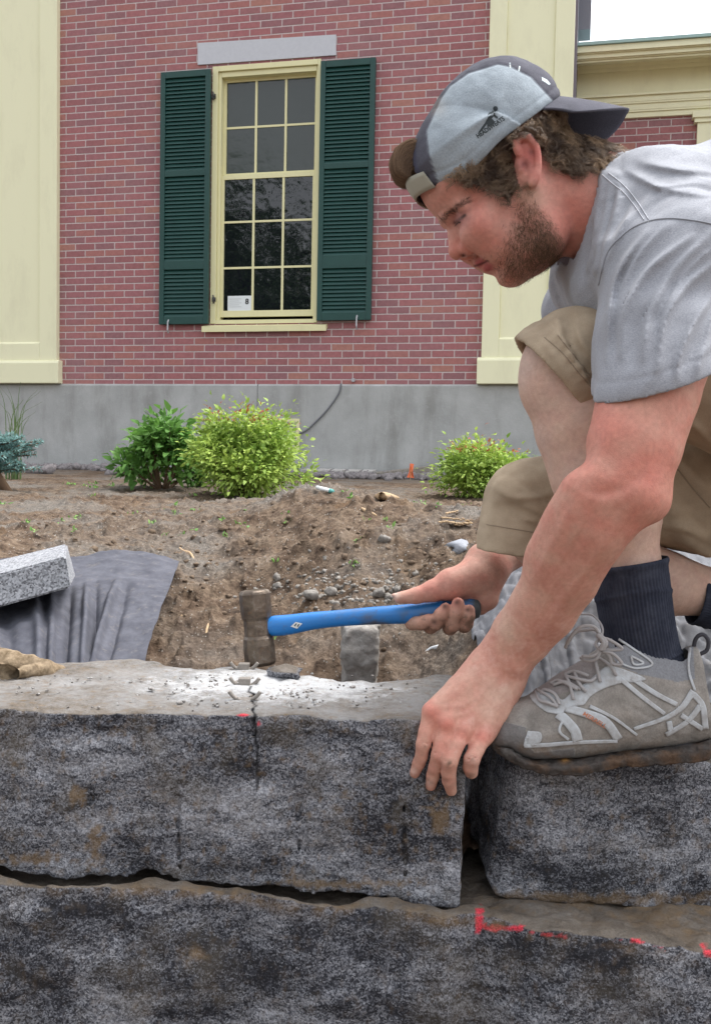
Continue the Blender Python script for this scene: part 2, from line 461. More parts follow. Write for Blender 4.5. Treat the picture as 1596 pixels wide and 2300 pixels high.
# brick walls in front (with the opening) and of the wing
mb = MB()
mb.box((SL - .3, 0, Hf), (wx0, .3, Htop)); mb.box((wx1, 0, Hf), (SR + .72, .3, Htop)); mb.box((wx0, 0, Hf), (wx1, .3, wz0)); mb.box((wx0, 0, wz1), (wx1, .3, Htop))
mb.box((SL - 3.5, 0, Hf), (SL - .31, .3, Htop))
mb.build('wall', M_brick, **L)
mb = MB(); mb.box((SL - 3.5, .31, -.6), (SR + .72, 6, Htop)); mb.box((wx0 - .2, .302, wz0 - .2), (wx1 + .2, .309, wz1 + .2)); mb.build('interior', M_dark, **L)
# foundation
mb = MB(); x1f = 9.0
mb.prism([(-.030, -1.2), (-.030, Hf - .018), (-.012, Hf), (.30, Hf), (.30, -1.2)], -6.6, wsx(580, 900) - .004, lambda a, b, c: (c, a, b))
mb.prism([(-.030, -1.2), (-.030, Hf - .018), (-.012, Hf), (.30, Hf), (.30, -1.2)], wsx(580, 900) + .004, SR + .80, lambda a, b, c: (c, a, b))
mb.box((wsx(580, 900) - .004, -.018, -1.2), (wsx(580, 900) + .004, .29, Hf - .02))
mb.build('foundation', M_conc, **L)
# pilasters: base block, shaft with a sunk panel
def pilaster(s0, s1, p0, p1, zb, zp, proud=.065):
    mb = MB()
    f = -proud
    mb.box((s0, f, zb), (p0, -.001, Htop)); mb.box((p1, f, zb), (s1, -.001, Htop)); mb.box((p0, f, zb), (p1, -.001, zp))
    mb.box((p0, f + .022, zp), (p1, -.002, Htop))
    mb.prism([(f, zp), (f + .022, zp), (f + .022, zp + .022)], p0, p1, lambda a, b, c: (c, a, b))
    o = mb.build('pilaster', M_yel, **L); bvm = o.modifiers.new('edge', 'BEVEL'); bvm.width = .004; bvm.segments = 2
    mb = MB(); b0, b1 = s0 - .035, s1 + .035
    mb.prism([(f - .030, Hf), (f - .030, zb - .03), (f - .018, zb - .006), (f - .004, zb), (-.001, zb), (-.001, Hf)], b0, b1, lambda a, b, c: (c, a, b))
    q = mb.build('pilaster_base', M_yel, **L); bvm = q.modifiers.new('edge', 'BEVEL'); bvm.width = .006; bvm.segments = 2
pilaster(wsx(1469 * X3, 0), wsx(1722 * X3, 0, -.065), wsx(1521 * X3, 0), wsx(1665 * X3, 0), wh(1437 * X3, 1072 * X3), wh(1495 * X3, 1018 * X3))
pilaster(-4.05, SL, -3.86, wsx(128 * X3, 700), wh(150 * X3, 1080 * X3), wh(60 * X3, 1031 * X3))
# side return of the tall part above the wing
sr1 = wsx(1722 * X3, 0, -.065)
mb = MB(); mb.box((sr1 - .02, .301, Hf), (sr1 + .02, .98, Htop)); mb.box((sr1 + .02, .60, wh(1300, 96, .9)), (sr1 + .135, .86, Htop)); mb.build('side_return', Mat('slate_grey_paint', (.17, .17, .20), .6).m, **L)
# wing: brick wall and stepped cornice, set back
WB = .95
mb = MB(); bt = wh(1866 * X3, 353 * X3, WB); mb.box((sr1 + .02, WB, Hf - 1.6), (9.0, WB + .3, bt)); mb.build('wall', M_brick, **L)
def prow(name, y0, y1, pr, mat, xr=1866, z8=True):
    a = wh(xr * X3, y0 * X3, WB - pr); b = wh(xr * X3, y1 * X3, WB - pr); return a, b
rows = [(129, 148, .46), (148, 153, .44), (153, 167, .42), (167, 172, .40), (172, 180, .38), (189, 200, .14), (200, 213, .10), (213, 279, .05), (279, 286, .10), (286, 305, .075), (305, 311, .07), (311, 330, .055), (330, 336, .05), (336, 353, .035)]
mb = MB(); prof = []
for y0, y1, pr in rows:
    a, b = prow('', y0, y1, pr, None); prof.append((a, b, pr))
pts = [(WB + .3, prof[0][0] + .0)]
for a, b, pr in prof: pts += [(WB - pr, a), (WB - pr - .0, b + .0015)]
pts += [(WB + .3, prof[-1][1])]
mb.prism([(q[0], q[1]) for q in pts], sr1 + .021, 9.0, lambda a, b, c: (c, a, b)); mb.build('cornice', M_yel, **L)
ce = prof[0][0]
mb = MB(); mb.box((sr1 + .021, WB - .485, ce + .002), (9.0, WB + 3.5, ce + .03)); mb.build('roof', Mat('green_copper', (.30, .44, .42), .55).m, **L)
# wing pilaster
ps = wsx(2085 * X3, 420 * X3, WB - .06); pc = wsx(2072 * X3, 350 * X3, WB - .09)
mb = MB(); mb.box((ps, WB - .06, Hf - 1.6), (ps + .75, WB - .001, bt - .10)); mb.box((pc + .02, WB - .08, bt - .10), (ps + .80, WB - .0015, bt - .06)); mb.box((pc, WB - .10, bt - .06), (ps + .83, WB - .002, bt - .003)); mb.box((ps + .06, WB - .064, bt - .30), (ps + .69, WB - .0595, bt - .28))
o = mb.build('pilaster', M_yel, **L)
# lintel
mb = MB(); mb.prism([(wsx(445, 97) , wh(445, 97)), (wsx(755, 78), wh(755, 78)), (wsx(755, 124), wh(755, 124)), (wsx(445, 146), wh(445, 146))][::-1], -.014, .05, lambda a, b, c: (a, c, b))
o = mb.build('lintel', M_lint, **L)
# ---- window
win = link('window', None, None, bld, True)
W = dict(parent=win, local=True)
mb = MB(); cas = .075
ax0, ax1, az0, az1 = wx0 + .002, wx1 - .002, wz0 + .002, wz1 - .003
gx0, gx1 = wsx(508, 440, .10), wsx(705, 440, .10); gz1 = wh(606, 178, .08); gz0 = wh(600, 699, .12)
mb.box((ax0, -.012, az0), (ax0 + .055, .14, az1)); mb.box((ax1 - .028, -.012, az0), (ax1, .14, az1)); mb.box((ax0 + .0555, -.012, az1 - .05), (ax1 - .0285, .14, az1))
mb.box((ax0 + .056, .012, az0), (ax0 + .085, .13, az1 - .051)); mb.box((ax1 - .046, .012, az0), (ax1 - .0285, .13, az1 - .051)); mb.box((ax0 + .086, .010, az1 - .10), (ax1 - .047, .13, az1 - .051))
o = mb.build('window_frame', M_yel2, **W); bvm = o.modifiers.new('edge', 'BEVEL'); bvm.width = .003; bvm.segments = 2
mb = MB(); s0, s1 = wsx(453, 745, -.05), wsx(732, 741, -.05)
mb.prism([(-.055, wh(590, 744, -.05)), (-.055, wh(590, 731, -.05)), (-.010, wh(590, 731, -.05) + .012), (.10, wz0 + .035), (.10, wz0 - .02), (-.001, wz0 - .05)], s0, s1, lambda a, b, c: (c, a, b))
mb.box((ax0 + .0555, -.008, wz0 + .0), (ax1 - .0285, .06, wz0 + .036)); mb.build('sill', M_yel2, **W)
def sash(z0, z1, y, hz, name, glass, rail_b, rail_t):
    mb = MB(); x0, x1 = gx0 - .035, gx1 + .03
    mb.box((x0, y, z0 - rail_b), (gx0, y + .035, z1 + rail_t)); mb.box((gx1, y, z0 - rail_b), (x1, y + .035, z1 + rail_t))
    mb.box((gx0, y, z0 - rail_b), (gx1, y + .035, z0)); mb.box((gx0, y, z1), (gx1, y + .035, z1 + rail_t))
    mw = .011
    for f in (573.5, 639.7):
        x = wsx(f, 440, .10); mb.box((x - mw, y + .004, z0), (x + mw, y + .030, z1))
    for z in hz: mb.box((gx0, y + .006, z - mw * .9), (gx1, y + .028, z + mw * .9))
    o = mb.build(name, M_yel2, **W); 
    mb = MB(); mb.box((gx0 - .01, y + .014, z0 - .01), (gx1 + .01, y + .018, z1 + .01)); link_ = mb.build('pane', glass, o, local=True)
    return o
zm = wh(606, 391, .09)
sash(zm + .022, gz1, .085, [wh(606, 282, .09)], 'upper_sash', M_screen, .022, .03)
sash(gz0, zm - .045, .045, [wh(606, 496, .06), wh(606, 600, .06)], 'lower_sash', M_glass, .06, .040)
# louvred shutters, each hinged at the window
def shutter(c, rails, name='shutter'):
    """c: corner picture positions tl, tr, br, bl; rails: picture heights at the middle"""
    tl, tr, br, bl = [wl(x, y, -.03) for x, y in c]
    x0, x1 = (tl[0] + bl[0]) / 2, (tr[0] + br[0]) / 2; z1, z0 = (tl[1] + tr[1]) / 2, (br[1] + bl[1]) / 2
    mb = MB(); st = .050; d0, d1 = -.062, -.022
    mb.box((x0, d0, z0), (x0 + st, d1, z1)); mb.box((x1 - st, d0, z0), (x1, d1, z1))
    mid = sum(p[0] for p in c) / 4
    R = [(z1 - .062, z1)] + [(wh(mid, b, -.03), wh(mid, a, -.03)) for a, b in rails] + [(z0, z0 + .075)]
    for a, b in R: mb.box((x0 + st, d0 + .001, a), (x1 - st, d1 - .001, b))
    o = mb.build(name, M_grn, **L); bvm = o.modifiers.new('edge', 'BEVEL'); bvm.width = .004; bvm.segments = 2
    mb = MB()
    for (a, b), (c2, d2) in zip(R[:-1], R[1:]):
        n = int(round((a - d2) / .0365)); 
        for i in range(n):
            z = d2 + (i + .5) * (a - d2) / n
            mb.prism([(d0 + .006, z - .021), (d0 + .012, z - .023), (d1 - .006, z + .019), (d1 - .012, z + .021)], x0 + st - .004, x1 - st + .004, lambda a_, b_, c_: (c_, a_, b_))
    mb.build('louvres', M_grn, o, local=True)
    mb = MB(); hx = (x0 + x1) / 2 - (x1 - x0) * (.30 if x0 < -1.3 else -.25)
    mb.tube([(hx, -.05, z0 + .05), (hx, -.075, z0 + .02), (hx, -.078, z0 - .06), (hx, -.06, z0 - .085)], .008, 6); mb.build('shutter_hook', Mat('galvanised', (.42, .42, .44), .5, metal=.4).m, o, local=True)
    return o
shutter([(360.5, 167), (472, 154), (472, 726), (362, 731)], [(383, 397), (586, 606)])
shutter([(722, 136), (846, 133), (832, 722), (712, 718)], [(366, 379), (573, 603)])
M_iron = Mat('dark_iron', (.06, .06, .06), .5).m
for y in (215, 672):
    mb = MB(); s, h = wl(479, y, -.03); mb.tube([(s, -.03, h - .04), (s + .012, -.045, h), (s - .005, -.03, h + .04)], .007, 6); mb.box((s - .015, -.03, h - .02), (s + .02, -.013, h + .02)); mb.build('shutter_hinge', M_iron, **L)
# notice standing in the lowest left pane
a, b = wl(510, 698, .04), wl(565, 663, .04)
notice = empty('paper_notice', bld.matrix_world @ Vector(((a[0] + b[0]) / 2, .052, a[1])), 'white printed paper notice standing in the lowest left window pane', 'notice', rz=YAW)
bpy.context.view_layer.update()
mb = MB(); hw_, hh_ = (b[0] - a[0]) / 2, b[1] - a[1]
mb.box((-hw_, -.0008, 0), (hw_, .0008, hh_)); mb.build('sheet', Mat('paper', (.72, .76, .78), .7).m, notice, local=True)
mb = MB()
for i in range(5): mb.box((-hw_ * .85, -.0018, hh_ * (.78 - i * .13)), (hw_ * (.15 - .2 * (i % 2)), -.0012, hh_ * (.80 - i * .13)))
mb.build('print_lines', Mat('grey_ink', (.35, .37, .38), .8).m, notice, local=True)
cu = bpy.data.curves.new('t', 'FONT'); cu.body = '8'; cu.size = hh_ * .5; cu.offset = .002; to = bpy.data.objects.new('t', cu); COL.objects.link(to)
tm = bpy.data.meshes.new_from_object(to.evaluated_get(bpy.context.evaluated_depsgraph_get())); bpy.data.objects.remove(to); bpy.data.curves.remove(cu)
tm.transform(Matrix.Translation((hw_ * .45, -.0022, hh_ * .45)) @ Matrix.Rotation(math.pi / 2, 4, 'X')); tm.name = 'number'
link('number', tm, Mat('black_ink', (.02, .02, .02), .7).m, notice, True)
# vent in the foundation and a cable hanging from the wall
vx0, vx1 = wsx(560, 960, -.04), wsx(672, 960, -.04); vz1, vz0 = wh(640, 940, -.04), wh(640, 1010, -.04)
mb = MB(); d = -.045
mb.box((vx0, d, vz1 - .03), (vx1, -.0305, vz1)); mb.box((vx0, d, vz0), (vx1, -.0305, vz0 + .03)); mb.box((vx0, d + .001, vz0 + .03), (vx0 + .03, -.0305, vz1 - .03)); mb.box((vx1 - .03, d + .001, vz0 + .03), (vx1, -.0305, vz1 - .03))
o = mb.build('vent', M_yel2, **L)
mb = MB()
for i in range(9):
    z = vz0 + .035 + i * (vz1 - vz0 - .07) / 8; mb.prism([(d + .003, z - .006), (-.0315, z + .006), (-.0315, z + .010), (d + .003, z - .002)], vx0 + .03, vx1 - .03, lambda a_, b_, c_: (c_, a_, b_))
mb.build('vent_louvres', Mat('vent_dirty', (.45, .45, .33), .6).m, o, local=True)
mb = MB(); pts = [wl(x, y, -.04) for x, y in ((766, 861), (762, 880), (748, 903), (728, 928), (705, 951), (688, 966), (672, 974))]
mb.tube([(p[0], -.042, p[1]) for p in spline([np.array(p) for p in pts], 5)], .009, 6); mb.build('cable', Mat('grey_cable', (.16, .165, .18), .6).m, **L, smooth=True)
mb = MB(); q = wl(792, 853, -.04); mb.tube([(q[0], -.001, q[1]), (q[0], -.035, q[1])], .018, 10); mb.build('wall_fitting', Mat('grey_fitting', (.4, .4, .42), .5).m, **L)
# sky: left to the world
# ================================================================== granite blocks
def mat_granite(name, top=True, dust=None, soil=.5, dark=0.0, tone=1.0):
    m = Mat(name, rough=.82, spec=.3); v = m.co('Object')
    g1 = m.n('ShaderNodeTexVoronoi'); g1.inputs['Scale'].default_value = 520
    wr = m.mix(.06, v, m.n('ShaderNodeTexNoise').outputs['Color'], 'ADD') if False else v
    dn = m.n('ShaderNodeTexNoise'); dn.inputs['Scale'].default_value = 260; m.l(v, dn.inputs['Vector'])
    vm = m.n('ShaderNodeVectorMath', operation='MULTIPLY_ADD'); m.l(dn.outputs['Color'], vm.inputs[0]); vm.inputs[1].default_value = (.004,) * 3; m.l(v, vm.inputs[2])
    m.l(vm.outputs[0], g1.inputs['Vector'])
    gs = m.n('ShaderNodeSeparateColor'); m.l(g1.outputs['Color'], gs.inputs[0])
    fine = m.noise(v, 560, 3, .8); vst = m.co('Object', (.55, .55, 1.5)); coarse = m.noise(vst, 48, 5, .7, .6); big = m.noise(vst, 11, 5, .68, .5); strk = m.noise(m.co('Object', (1, 1, .25)), 30, 3)
    val = m.math('ADD', m.math('MULTIPLY', gs.outputs[0], .50), m.math('MULTIPLY', fine, .55))
    val = m.math('ADD', val, m.math('MULTIPLY', m.math('SUBTRACT', m.math('ADD', m.math('MULTIPLY', coarse, .8), m.math('MULTIPLY', big, 1.6)), 1.2 + dark), 1.05))
    c = m.ramp(val, [(.20, (.014, .0145, .019)), (.36, (.045, .046, .056)), (.52, (.115, .118, .134)), (.70, (.205, .209, .230)), (.95, (.36, .365, .395))])
    # rusty and tan staining in patches
    st = m.ramp(m.noise(v, 11, 5, .7), [(.50, 0.0), (.70, soil)]); c = m.mix(st, c, m.mix(fine, (.075, .060, .040), (.19, .155, .11)))
    nz = m.sep(m.nrm(), 2)
    if top:
        up = m.math('MULTIPLY', m.math('SUBTRACT', m.math('ADD', nz, m.math('MULTIPLY', m.math('SUBTRACT', coarse, .5), .5)), .55), 4.0, True)
        tp = m.ramp(m.math('ADD', m.math('MULTIPLY', m.noise(v, 16, 6, .75), .7), m.math('MULTIPLY', fine, .35)), [(q_, tuple(z_ * tone for z_ in w_c)) for q_, w_c in ((.36, (.055, .045, .036)), (.48, (.115, .096, .078)), (.60, (.165, .143, .122)), (.75, (.23, .218, .205)))])
        tp = m.mix(m.ramp(m.vor(v, 150, 'Distance'), [(.10, .6), (.22, 0.0)]), tp, (.08, .07, .065))
        c = m.mix(up, c, tp)
    if dust is not None:               # stone flour round the drill holes
        q = m.n('ShaderNodeVectorMath', operation='SUBTRACT'); m.l(v, q.inputs[0]); q.inputs[1].default_value = dust[0]
        q2 = m.n('ShaderNodeVectorMath', operation='MULTIPLY'); m.l(q.outputs[0], q2.inputs[0]); q2.inputs[1].default_value = dust[1]
        ln = m.n('ShaderNodeVectorMath', operation='LENGTH'); m.l(q2.outputs[0], ln.inputs[0])
        k = m.math('SUBTRACT', 1.18, m.math('ADD', ln.outputs['Value'], m.math('MULTIPLY', m.math('SUBTRACT', m.noise(v, 26, 6, .8), .5), 3.2)))
        k = m.math('MULTIPLY', m.math('MULTIPLY', k, 1.5, True), m.math('MULTIPLY', m.math('SUBTRACT', nz, .45), 4.0, True))
        q3 = m.n('ShaderNodeVectorMath', operation='MULTIPLY'); m.l(q.outputs[0], q3.inputs[0]); q3.inputs[1].default_value = (2.6, 5.5, 1)
        l3 = m.n('ShaderNodeVectorMath', operation='LENGTH'); m.l(q3.outputs[0], l3.inputs[0])
        k2 = m.math('MULTIPLY', m.math('SUBTRACT', 1.35, m.math('ADD', l3.outputs['Value'], m.math('MULTIPLY', m.math('SUBTRACT', m.noise(v, 18, 6, .8), .5), 4.0))), 1.0, True)
        k2 = m.math('MULTIPLY', m.math('MULTIPLY', k2, m.math('MULTIPLY', m.math('SUBTRACT', nz, .45), 4.0, True)), .6)
        c = m.mix(k2, c, (.28, .285, .29)); c = m.mix(m.math('MULTIPLY', k, .95), c, m.mix(m.ramp(fine, [(.35, 0.0), (.75, 1.0)]), (.36, .365, .375), (.56, .565, .57)))
    pv = m.vcol('paint'); c = m.mix(m.math('MULTIPLY', m.math('SUBTRACT', m.sep(pv, 0), .12), 1.3, True), c, m.mix(m.ramp(fine, [(.4, 0.0), (.6, 1.0)]), (.30, .02, .03), (.85, .06, .10)))
    c = m.mix(m.sep(pv, 1), c, (.006, .006, .008))  # second channel: painted shade of the crack
    c = m.mix(m.sep(pv, 2), c, m.mix(fine, (.10, .065, .03), (.24, .16, .09)))
    m.col(c); m.bump(m.noise(v, 38, 4, .6), .55, .010).bump(m.noise(v, 95, 5, .65), .75, .005).bump(fine, .5, .0016); return m.m

def stone(name, grid, paint, mat, label, cat='granite block', group=None, rlx=1):
    V, Q = grid.mesh(); V = relax(V, Q, rlx); Q = vol_fix(V, Q)
    me = raw_mesh(name, V, Q); attr(me, 'paint', paint(V)); o = link(name, me, mat); tag(o, label, cat, group); return o
def rough(g, amp, sc, seed, band=.03, oct_=4):
    idx = np.argwhere(np.abs(g.F) < band); P = (g.lo + idx * g.h).astype(np.float32)
    g.F[tuple(idx.T)] += (fbm(P, sc, oct_, seed, .55) * amp).astype(np.float32)
def edge_y(pts, z):                    # world X -> world Y of a picture line lying at height z
    W_ = np.array([on_z(x, y, z) for x, y in pts]); return W_
ZT, ZB = -.320, -.524
# --- left block, being split
TE = edge_y([(-200, 1594), (0, 1596), (200, 1599), (400, 1603), (560, 1606), (700, 1609), (850, 1616), (945, 1621), (1100, 1628)], ZT)
yf = lambda X: np.interp(X, TE[:, 0], TE[:, 1])
XR = wp(1022, 1800, 1.22)[0]
BE = [(-200, 1915), (0, 1926), (100, 1940), (220, 1947), (300, 1953), (335, 1941), (430, 1962), (540, 1960), (660, 1964), (690, 1977), (780, 1982), (940, 1992), (1022, 1999), (1100, 2003)]
BW_ = np.array([on_y(x, y, 1.225) for x, y in BE])
zb = lambda X: np.interp(X, BW_[:, 0], BW_[:, 2])
BK = edge_y([(-250, 1500), (0, 1496), (141, 1494), (230, 1489), (300, 1486), (335, 1489), (451, 1505), (536, 1500), (640, 1509), (700, 1518), (772, 1531), (873, 1526), (1000, 1519), (1100, 1522)], ZT)
yb = lambda X: np.interp(X, BK[:, 0], BK[:, 1])
g = Grid((-.66, 1.14, -.585), (XR + .06, 1.62, -.27), .0030)
def fblock(P):
    X, Y, Z = P[..., 0], P[..., 1], P[..., 2]
    yfx = yf(X).astype(np.float32); ybx = yb(X).astype(np.float32); zbx = zb(X).astype(np.float32)
    d = np.maximum(np.maximum((yfx + .006 * np.sin((Z + .3) * 9)) - Y, Y - ybx), np.maximum(Z - (ZT + .0), zbx - Z + (Y - 1.22) * .10))
    return np.maximum(d, X - XR - .012 - (Y - 1.22) * .1)
g.put((-.66, 1.16, -.575), (XR + .05, 1.60, -.28), fblock)
rough(g, .0042, 16, 101, .04, 5)
idx = np.argwhere(np.abs(g.F) < .012); P = (g.lo + idx * g.h).astype(np.float32)
g.F[tuple(idx.T)] += np.where(P[:, 2] < ZT - .02, np.abs(fbm(P * [1, 1, .6], 55, 3, 105)) * .0035, 0)        # broken face below the edge
# faint half-drilled grooves on the face
for px in (205, 398, 668, 905, 1000):
    a, b = on_y(px, 1790, 1.2), on_y(px + 6, 1990, 1.2); a[1] = yf(a[0]) + .002; b[1] = yf(b[0]) + .004
    g.cone(a, b, .0028, .0028, .006, 's')
# the split: a jagged crack across the top and down the face
CR = [(563, 1543), (556, 1553), (572, 1560), (560, 1568), (566, 1577), (574, 1585), (566, 1596), (573, 1606)]
CF = [(573, 1606), (571, 1620), (576, 1640), (573, 1660), (579, 1690), (575, 1718), (581, 1745), (576, 1775)]
ct = [on_z(x, y, ZT) for x, y in CR]; cf = [on_y(x, y, 1.22) for x, y in CF]
for p in cf: p[1] = yf(p[0]) + .003
rr = [.0021] * len(ct); 
for a, b in zip(ct[:-1], ct[1:]): g.cone(a, b, .0019, .0019, .001, 's')
for i, (a, b) in enumerate(zip(cf[:-1], cf[1:])): g.cone(a, b, max(.0042 - .00045 * i, .0013), max(.0038 - .00045 * i, .0011), .001, 's')
W0 = on_z(549, 1537, ZT)
def paint_left(V):
    xy = pj(w2c(V)); C = np.zeros((len(V), 3)); n = fbm(V, 160, 3, 3)
    for x, y, rx, ry in ((545, 1607, 13, 5), (581, 1626, 6, 7)): C[:, 0] = np.maximum(C[:, 0], np.clip(1.4 * np.exp(-(((xy - [x, y]) / [rx, ry]) ** 2).sum(1)) + .5 * n - .25, 0, 1) * (V[:, 1] < 1.27) * ((((xy - [x, y]) / [rx, ry]) ** 2).sum(1) < 2.2))
    dk = np.minimum(polydist(xy, CF), polydist(xy, CR) * 1.4); C[:, 1] = np.clip(1.6 - dk / 2.9, 0, 1) * np.where(V[:, 1] < 1.5, 1, 0)  # shade inside the crack, put into the colour along its line
    C[:, 1] *= np.where(xy[:, 1] > 1720, .9, 1)
    for x, y, rx, ry in ((985, 1830, 26, 40), (215, 1900, 20, 60), (175, 1790, 22, 20), (60, 1930, 90, 14), (760, 1985, 200, 10), (1000, 1640, 60, 16)):
        C[:, 2] = np.maximum(C[:, 2], np.clip(np.exp(-(((xy - [x, y]) / [rx, ry]) ** 2).sum(1)) * 1.1 + .7 * n - .25, 0, .75))
    return C
stone('granite_block', g, paint_left, mat_granite('granite_split', True, (tuple(W0 + [.035, .005, 0]), (6.5, 10, 4)), .55), 'long granite block with a crack down its face and white dust on top', rlx=1)
# --- right block under the shoe
g = Grid((.08, 1.10, -.575), (.72, 1.62, -.30), .0032)
RT_ = edge_y([(1090, 1702), (1160, 1706), (1300, 1712), (1450, 1709), (1596, 1706), (1800, 1708)], -.372)
yr = lambda X: np.interp(X, RT_[:, 0], RT_[:, 1])
RBt = np.array([on_y(x, y, 1.21) for x, y in ((1090, 1975), (1112, 2007), (1180, 2016), (1300, 2022), (1380, 2022), (1440, 2034), (1520, 2046), (1596, 2053), (1750, 2058))])
zr = lambda X: np.interp(X, RBt[:, 0], RBt[:, 2])
XL = wp(1112, 1850, 1.22)[0]
def fr(P):
    X, Y, Z = P[..., 0], P[..., 1], P[..., 2]
    d = np.maximum(np.maximum(yr(X) - .004 - Y, Y - 1.60), np.maximum(Z + .372, zr(X) - Z + (Y - 1.21) * .08))
    xl = np.interp(Z, [-.56, -.372], [.170, .198]) - .04 * (Y - 1.21)
    return np.maximum(d, np.maximum(xl - X, ((xl + .012 - X) * .70 + (yr(X) - Y) * .70)))
g.put((.09, 1.12, -.57), (.72, 1.60, -.31), fr)
rough(g, .0050, 17, 131, .04, 5)
def paint_r(V):
    xy = pj(w2c(V)); C = np.zeros((len(V), 3)); n = fbm(V, 120, 3, 8)
    C[:, 2] = np.clip(.9 * np.exp(-((xy[:, 1] - 2020) / 16) ** 2) + .6 * n - .25, 0, .6); return C
stone('granite_block', g, paint_r, mat_granite('granite_right', True, None, .25, .05, .7), 'granite block under the grey shoe, right of the open gap')
# --- lower course
LZ = lambda X: -.5355 - .04 * X
def edge_slope(pts):
    out = []
    for x, y in pts: r = ray(x, y); k = -.5355 / (r[2] + .04 * r[0]); out.append(r * k)
    return np.array(out)
LE = edge_slope([(-260, 1976), (0, 1981), (150, 1992), (320, 1992), (440, 1998), (540, 2002), (620, 2022), (700, 2036), (830, 2030), (900, 2042), (1000, 2060), (1070, 2050), (1200, 2092), (1400, 2112), (1596, 2142), (1800, 2160)])
yl = lambda X: np.interp(X, LE[:, 0], LE[:, 1])
g = Grid((-.64, .94, -.80), (.64, 1.72, -.49), .0040)
def fl_(P):
    X, Y, Z = P[..., 0], P[..., 1], P[..., 2]
    f = yl(X) - Y - .015 * np.clip((LZ(X) - Z) / .1, 0, 1)
    return np.maximum(np.maximum(f, Y - 1.70), np.maximum(Z - LZ(X) + (.024 - .016 * sst(.10, .22, X)) * sst(.012, .045, Y - yl(X) - .012 * np.sin(X * 23) - .02 * sst(.10, .22, X)), -.79 - Z))
g.put((-.62, .96, -.79), (.62, 1.70, -.50), fl_)
rough(g, .0055, 12, 151, .05, 5); rough(g, .0032, 50, 157, .03, 3)
def paint_low(V):
    xy = pj(w2c(V)); C = np.zeros((len(V), 3)); n = fbm(V, 150, 3, 13); n2 = fbm(V, 40, 2, 19)
    d = polydist(xy, [(1078, 2046), (1076, 2095)]); d2 = polydist(xy, [(1078, 2080), (1130, 2088), (1170, 2086)]); d3 = polydist(xy, [(1190, 2094), (1300, 2107), (1420, 2112), (1490, 2130)]); d4 = polydist(xy, [(1575, 2125), (1600, 2150)])
    r = np.maximum.reduce([np.clip(1.35 - d / 11, 0, 1), np.clip(1.2 - d2 / 10, 0, 1), np.clip(1.0 - d3 / 8, 0, 1) * np.clip(.75 + 1.1 * n2, 0, 1), np.clip(.9 - d4 / 16, 0, 1)])
    C[:, 0] = np.clip(r * 1.5 + .9 * n - .45, 0, 1) * (r > .02)
    lip = np.exp(-((V[:, 2] - LZ(V[:, 0]) + .006) / .007) ** 2)
    C[:, 2] = np.clip(.55 * lip * np.clip(.35 + 1.4 * n2, 0, 1) + .4 * n * lip, 0, .7)
    C[:, 2] = np.maximum(C[:, 2], np.clip(.9 * np.exp(-(((xy - [440, 2145]) / [24, 14]) ** 2).sum(1)) + .3 * n - .1, 0, .7))
    return C
stone('granite_block', g, paint_low, mat_granite('granite_low', True, None, .35, .09, .95), 'wide granite block of the lower course with red paint marks along its edge')

# --- wedges and feathers in the drill holes
m = Mat('worn_steel', rough=.5, spec=.5, metal=.55); v = m.co('Object'); m.col(m.mix(m.noise(v, 300, 4, .7), (.17, .15, .13), (.36, .33, .30))); m.bump(m.noise(v, 500, 3), .4, .0006); M_steel = m.m
def wedge_set(x, y, hgt, lab, ztop=ZT):
    c = on_z(x, y, ztop)
    t = empty('wedge_and_feathers', c, lab, 'stone wedge', 'wedges driven into the drill holes')
    bpy.context.view_layer.update()
    mb = MB(); w = .0082; mb.prism([(-w, hgt), (w, hgt), (w * .9, hgt - .018), (.005, -.02), (-.005, -.02), (-w * .9, hgt - .018)], -.006, .006, lambda a, b, d: (c[0] + a, c[1] + d, c[2] + b))
    o = mb.build('wedge', M_steel, t); q = o.modifiers.new('b', 'BEVEL'); q.width = .0014; q.segments = 2
    for s in (-1, 1):
        mb = MB(); P = [(.005 * s, 0, -.02), (.0065 * s, 0, .001), (.010 * s, 0, .0025), (.016 * s, 0, .007), (.0205 * s, 0, .0125)]
        mb.tube([c + np.array(p) for p in spline([np.array(p, float) for p in P], 4)], .0027, 8); mb.build('feather', M_steel, t, True)
wedge_set(548, 1507, .012, 'steel wedge and feathers at the back, right under the hammer head')
wedge_set(549, 1543, .013, 'steel wedge and feathers in the middle of the three')
wedge_set(549, 1575, .004, 'steel wedge and feathers nearest the front edge, driven almost flush')
# grit and chips on the stone
_ico = []
def pebble(c, r, seed, flat=.7):
    rs_ = np.random.default_rng(seed)
    if not _ico:
        me = bmesh.new(); bmesh.ops.create_icosphere(me, subdivisions=2, radius=1); _ico.append(np.array([v.co[:] for v in me.verts])); _ico.append([tuple(v.index for v in f.verts) for f in me.faces]); me.free()
    V, F = _ico
    V = V * (1 + .5 * fbm(V + rs_.random(3) * 50, 1.5, 3, seed, .6)[:, None]); a = rs_.random() * 6.28; ca, sa = math.cos(a), math.sin(a)
    V = V * np.array([1, .75 + .3 * rs_.random(), flat]); V = np.stack([V[:, 0] * ca - V[:, 1] * sa, V[:, 0] * sa + V[:, 1] * ca, V[:, 2]], 1)
    return V * r + np.array(c), F
m = Mat('grit', rough=.9); v = m.co('Object'); m.col(m.ramp(m.noise(v, 240, 3, .8), [(.35, (.05, .045, .04)), (.5, (.20, .18, .165)), (.68, (.50, .50, .50))])); M_grit = m.m
rg = np.random.default_rng(5); mb = MB()
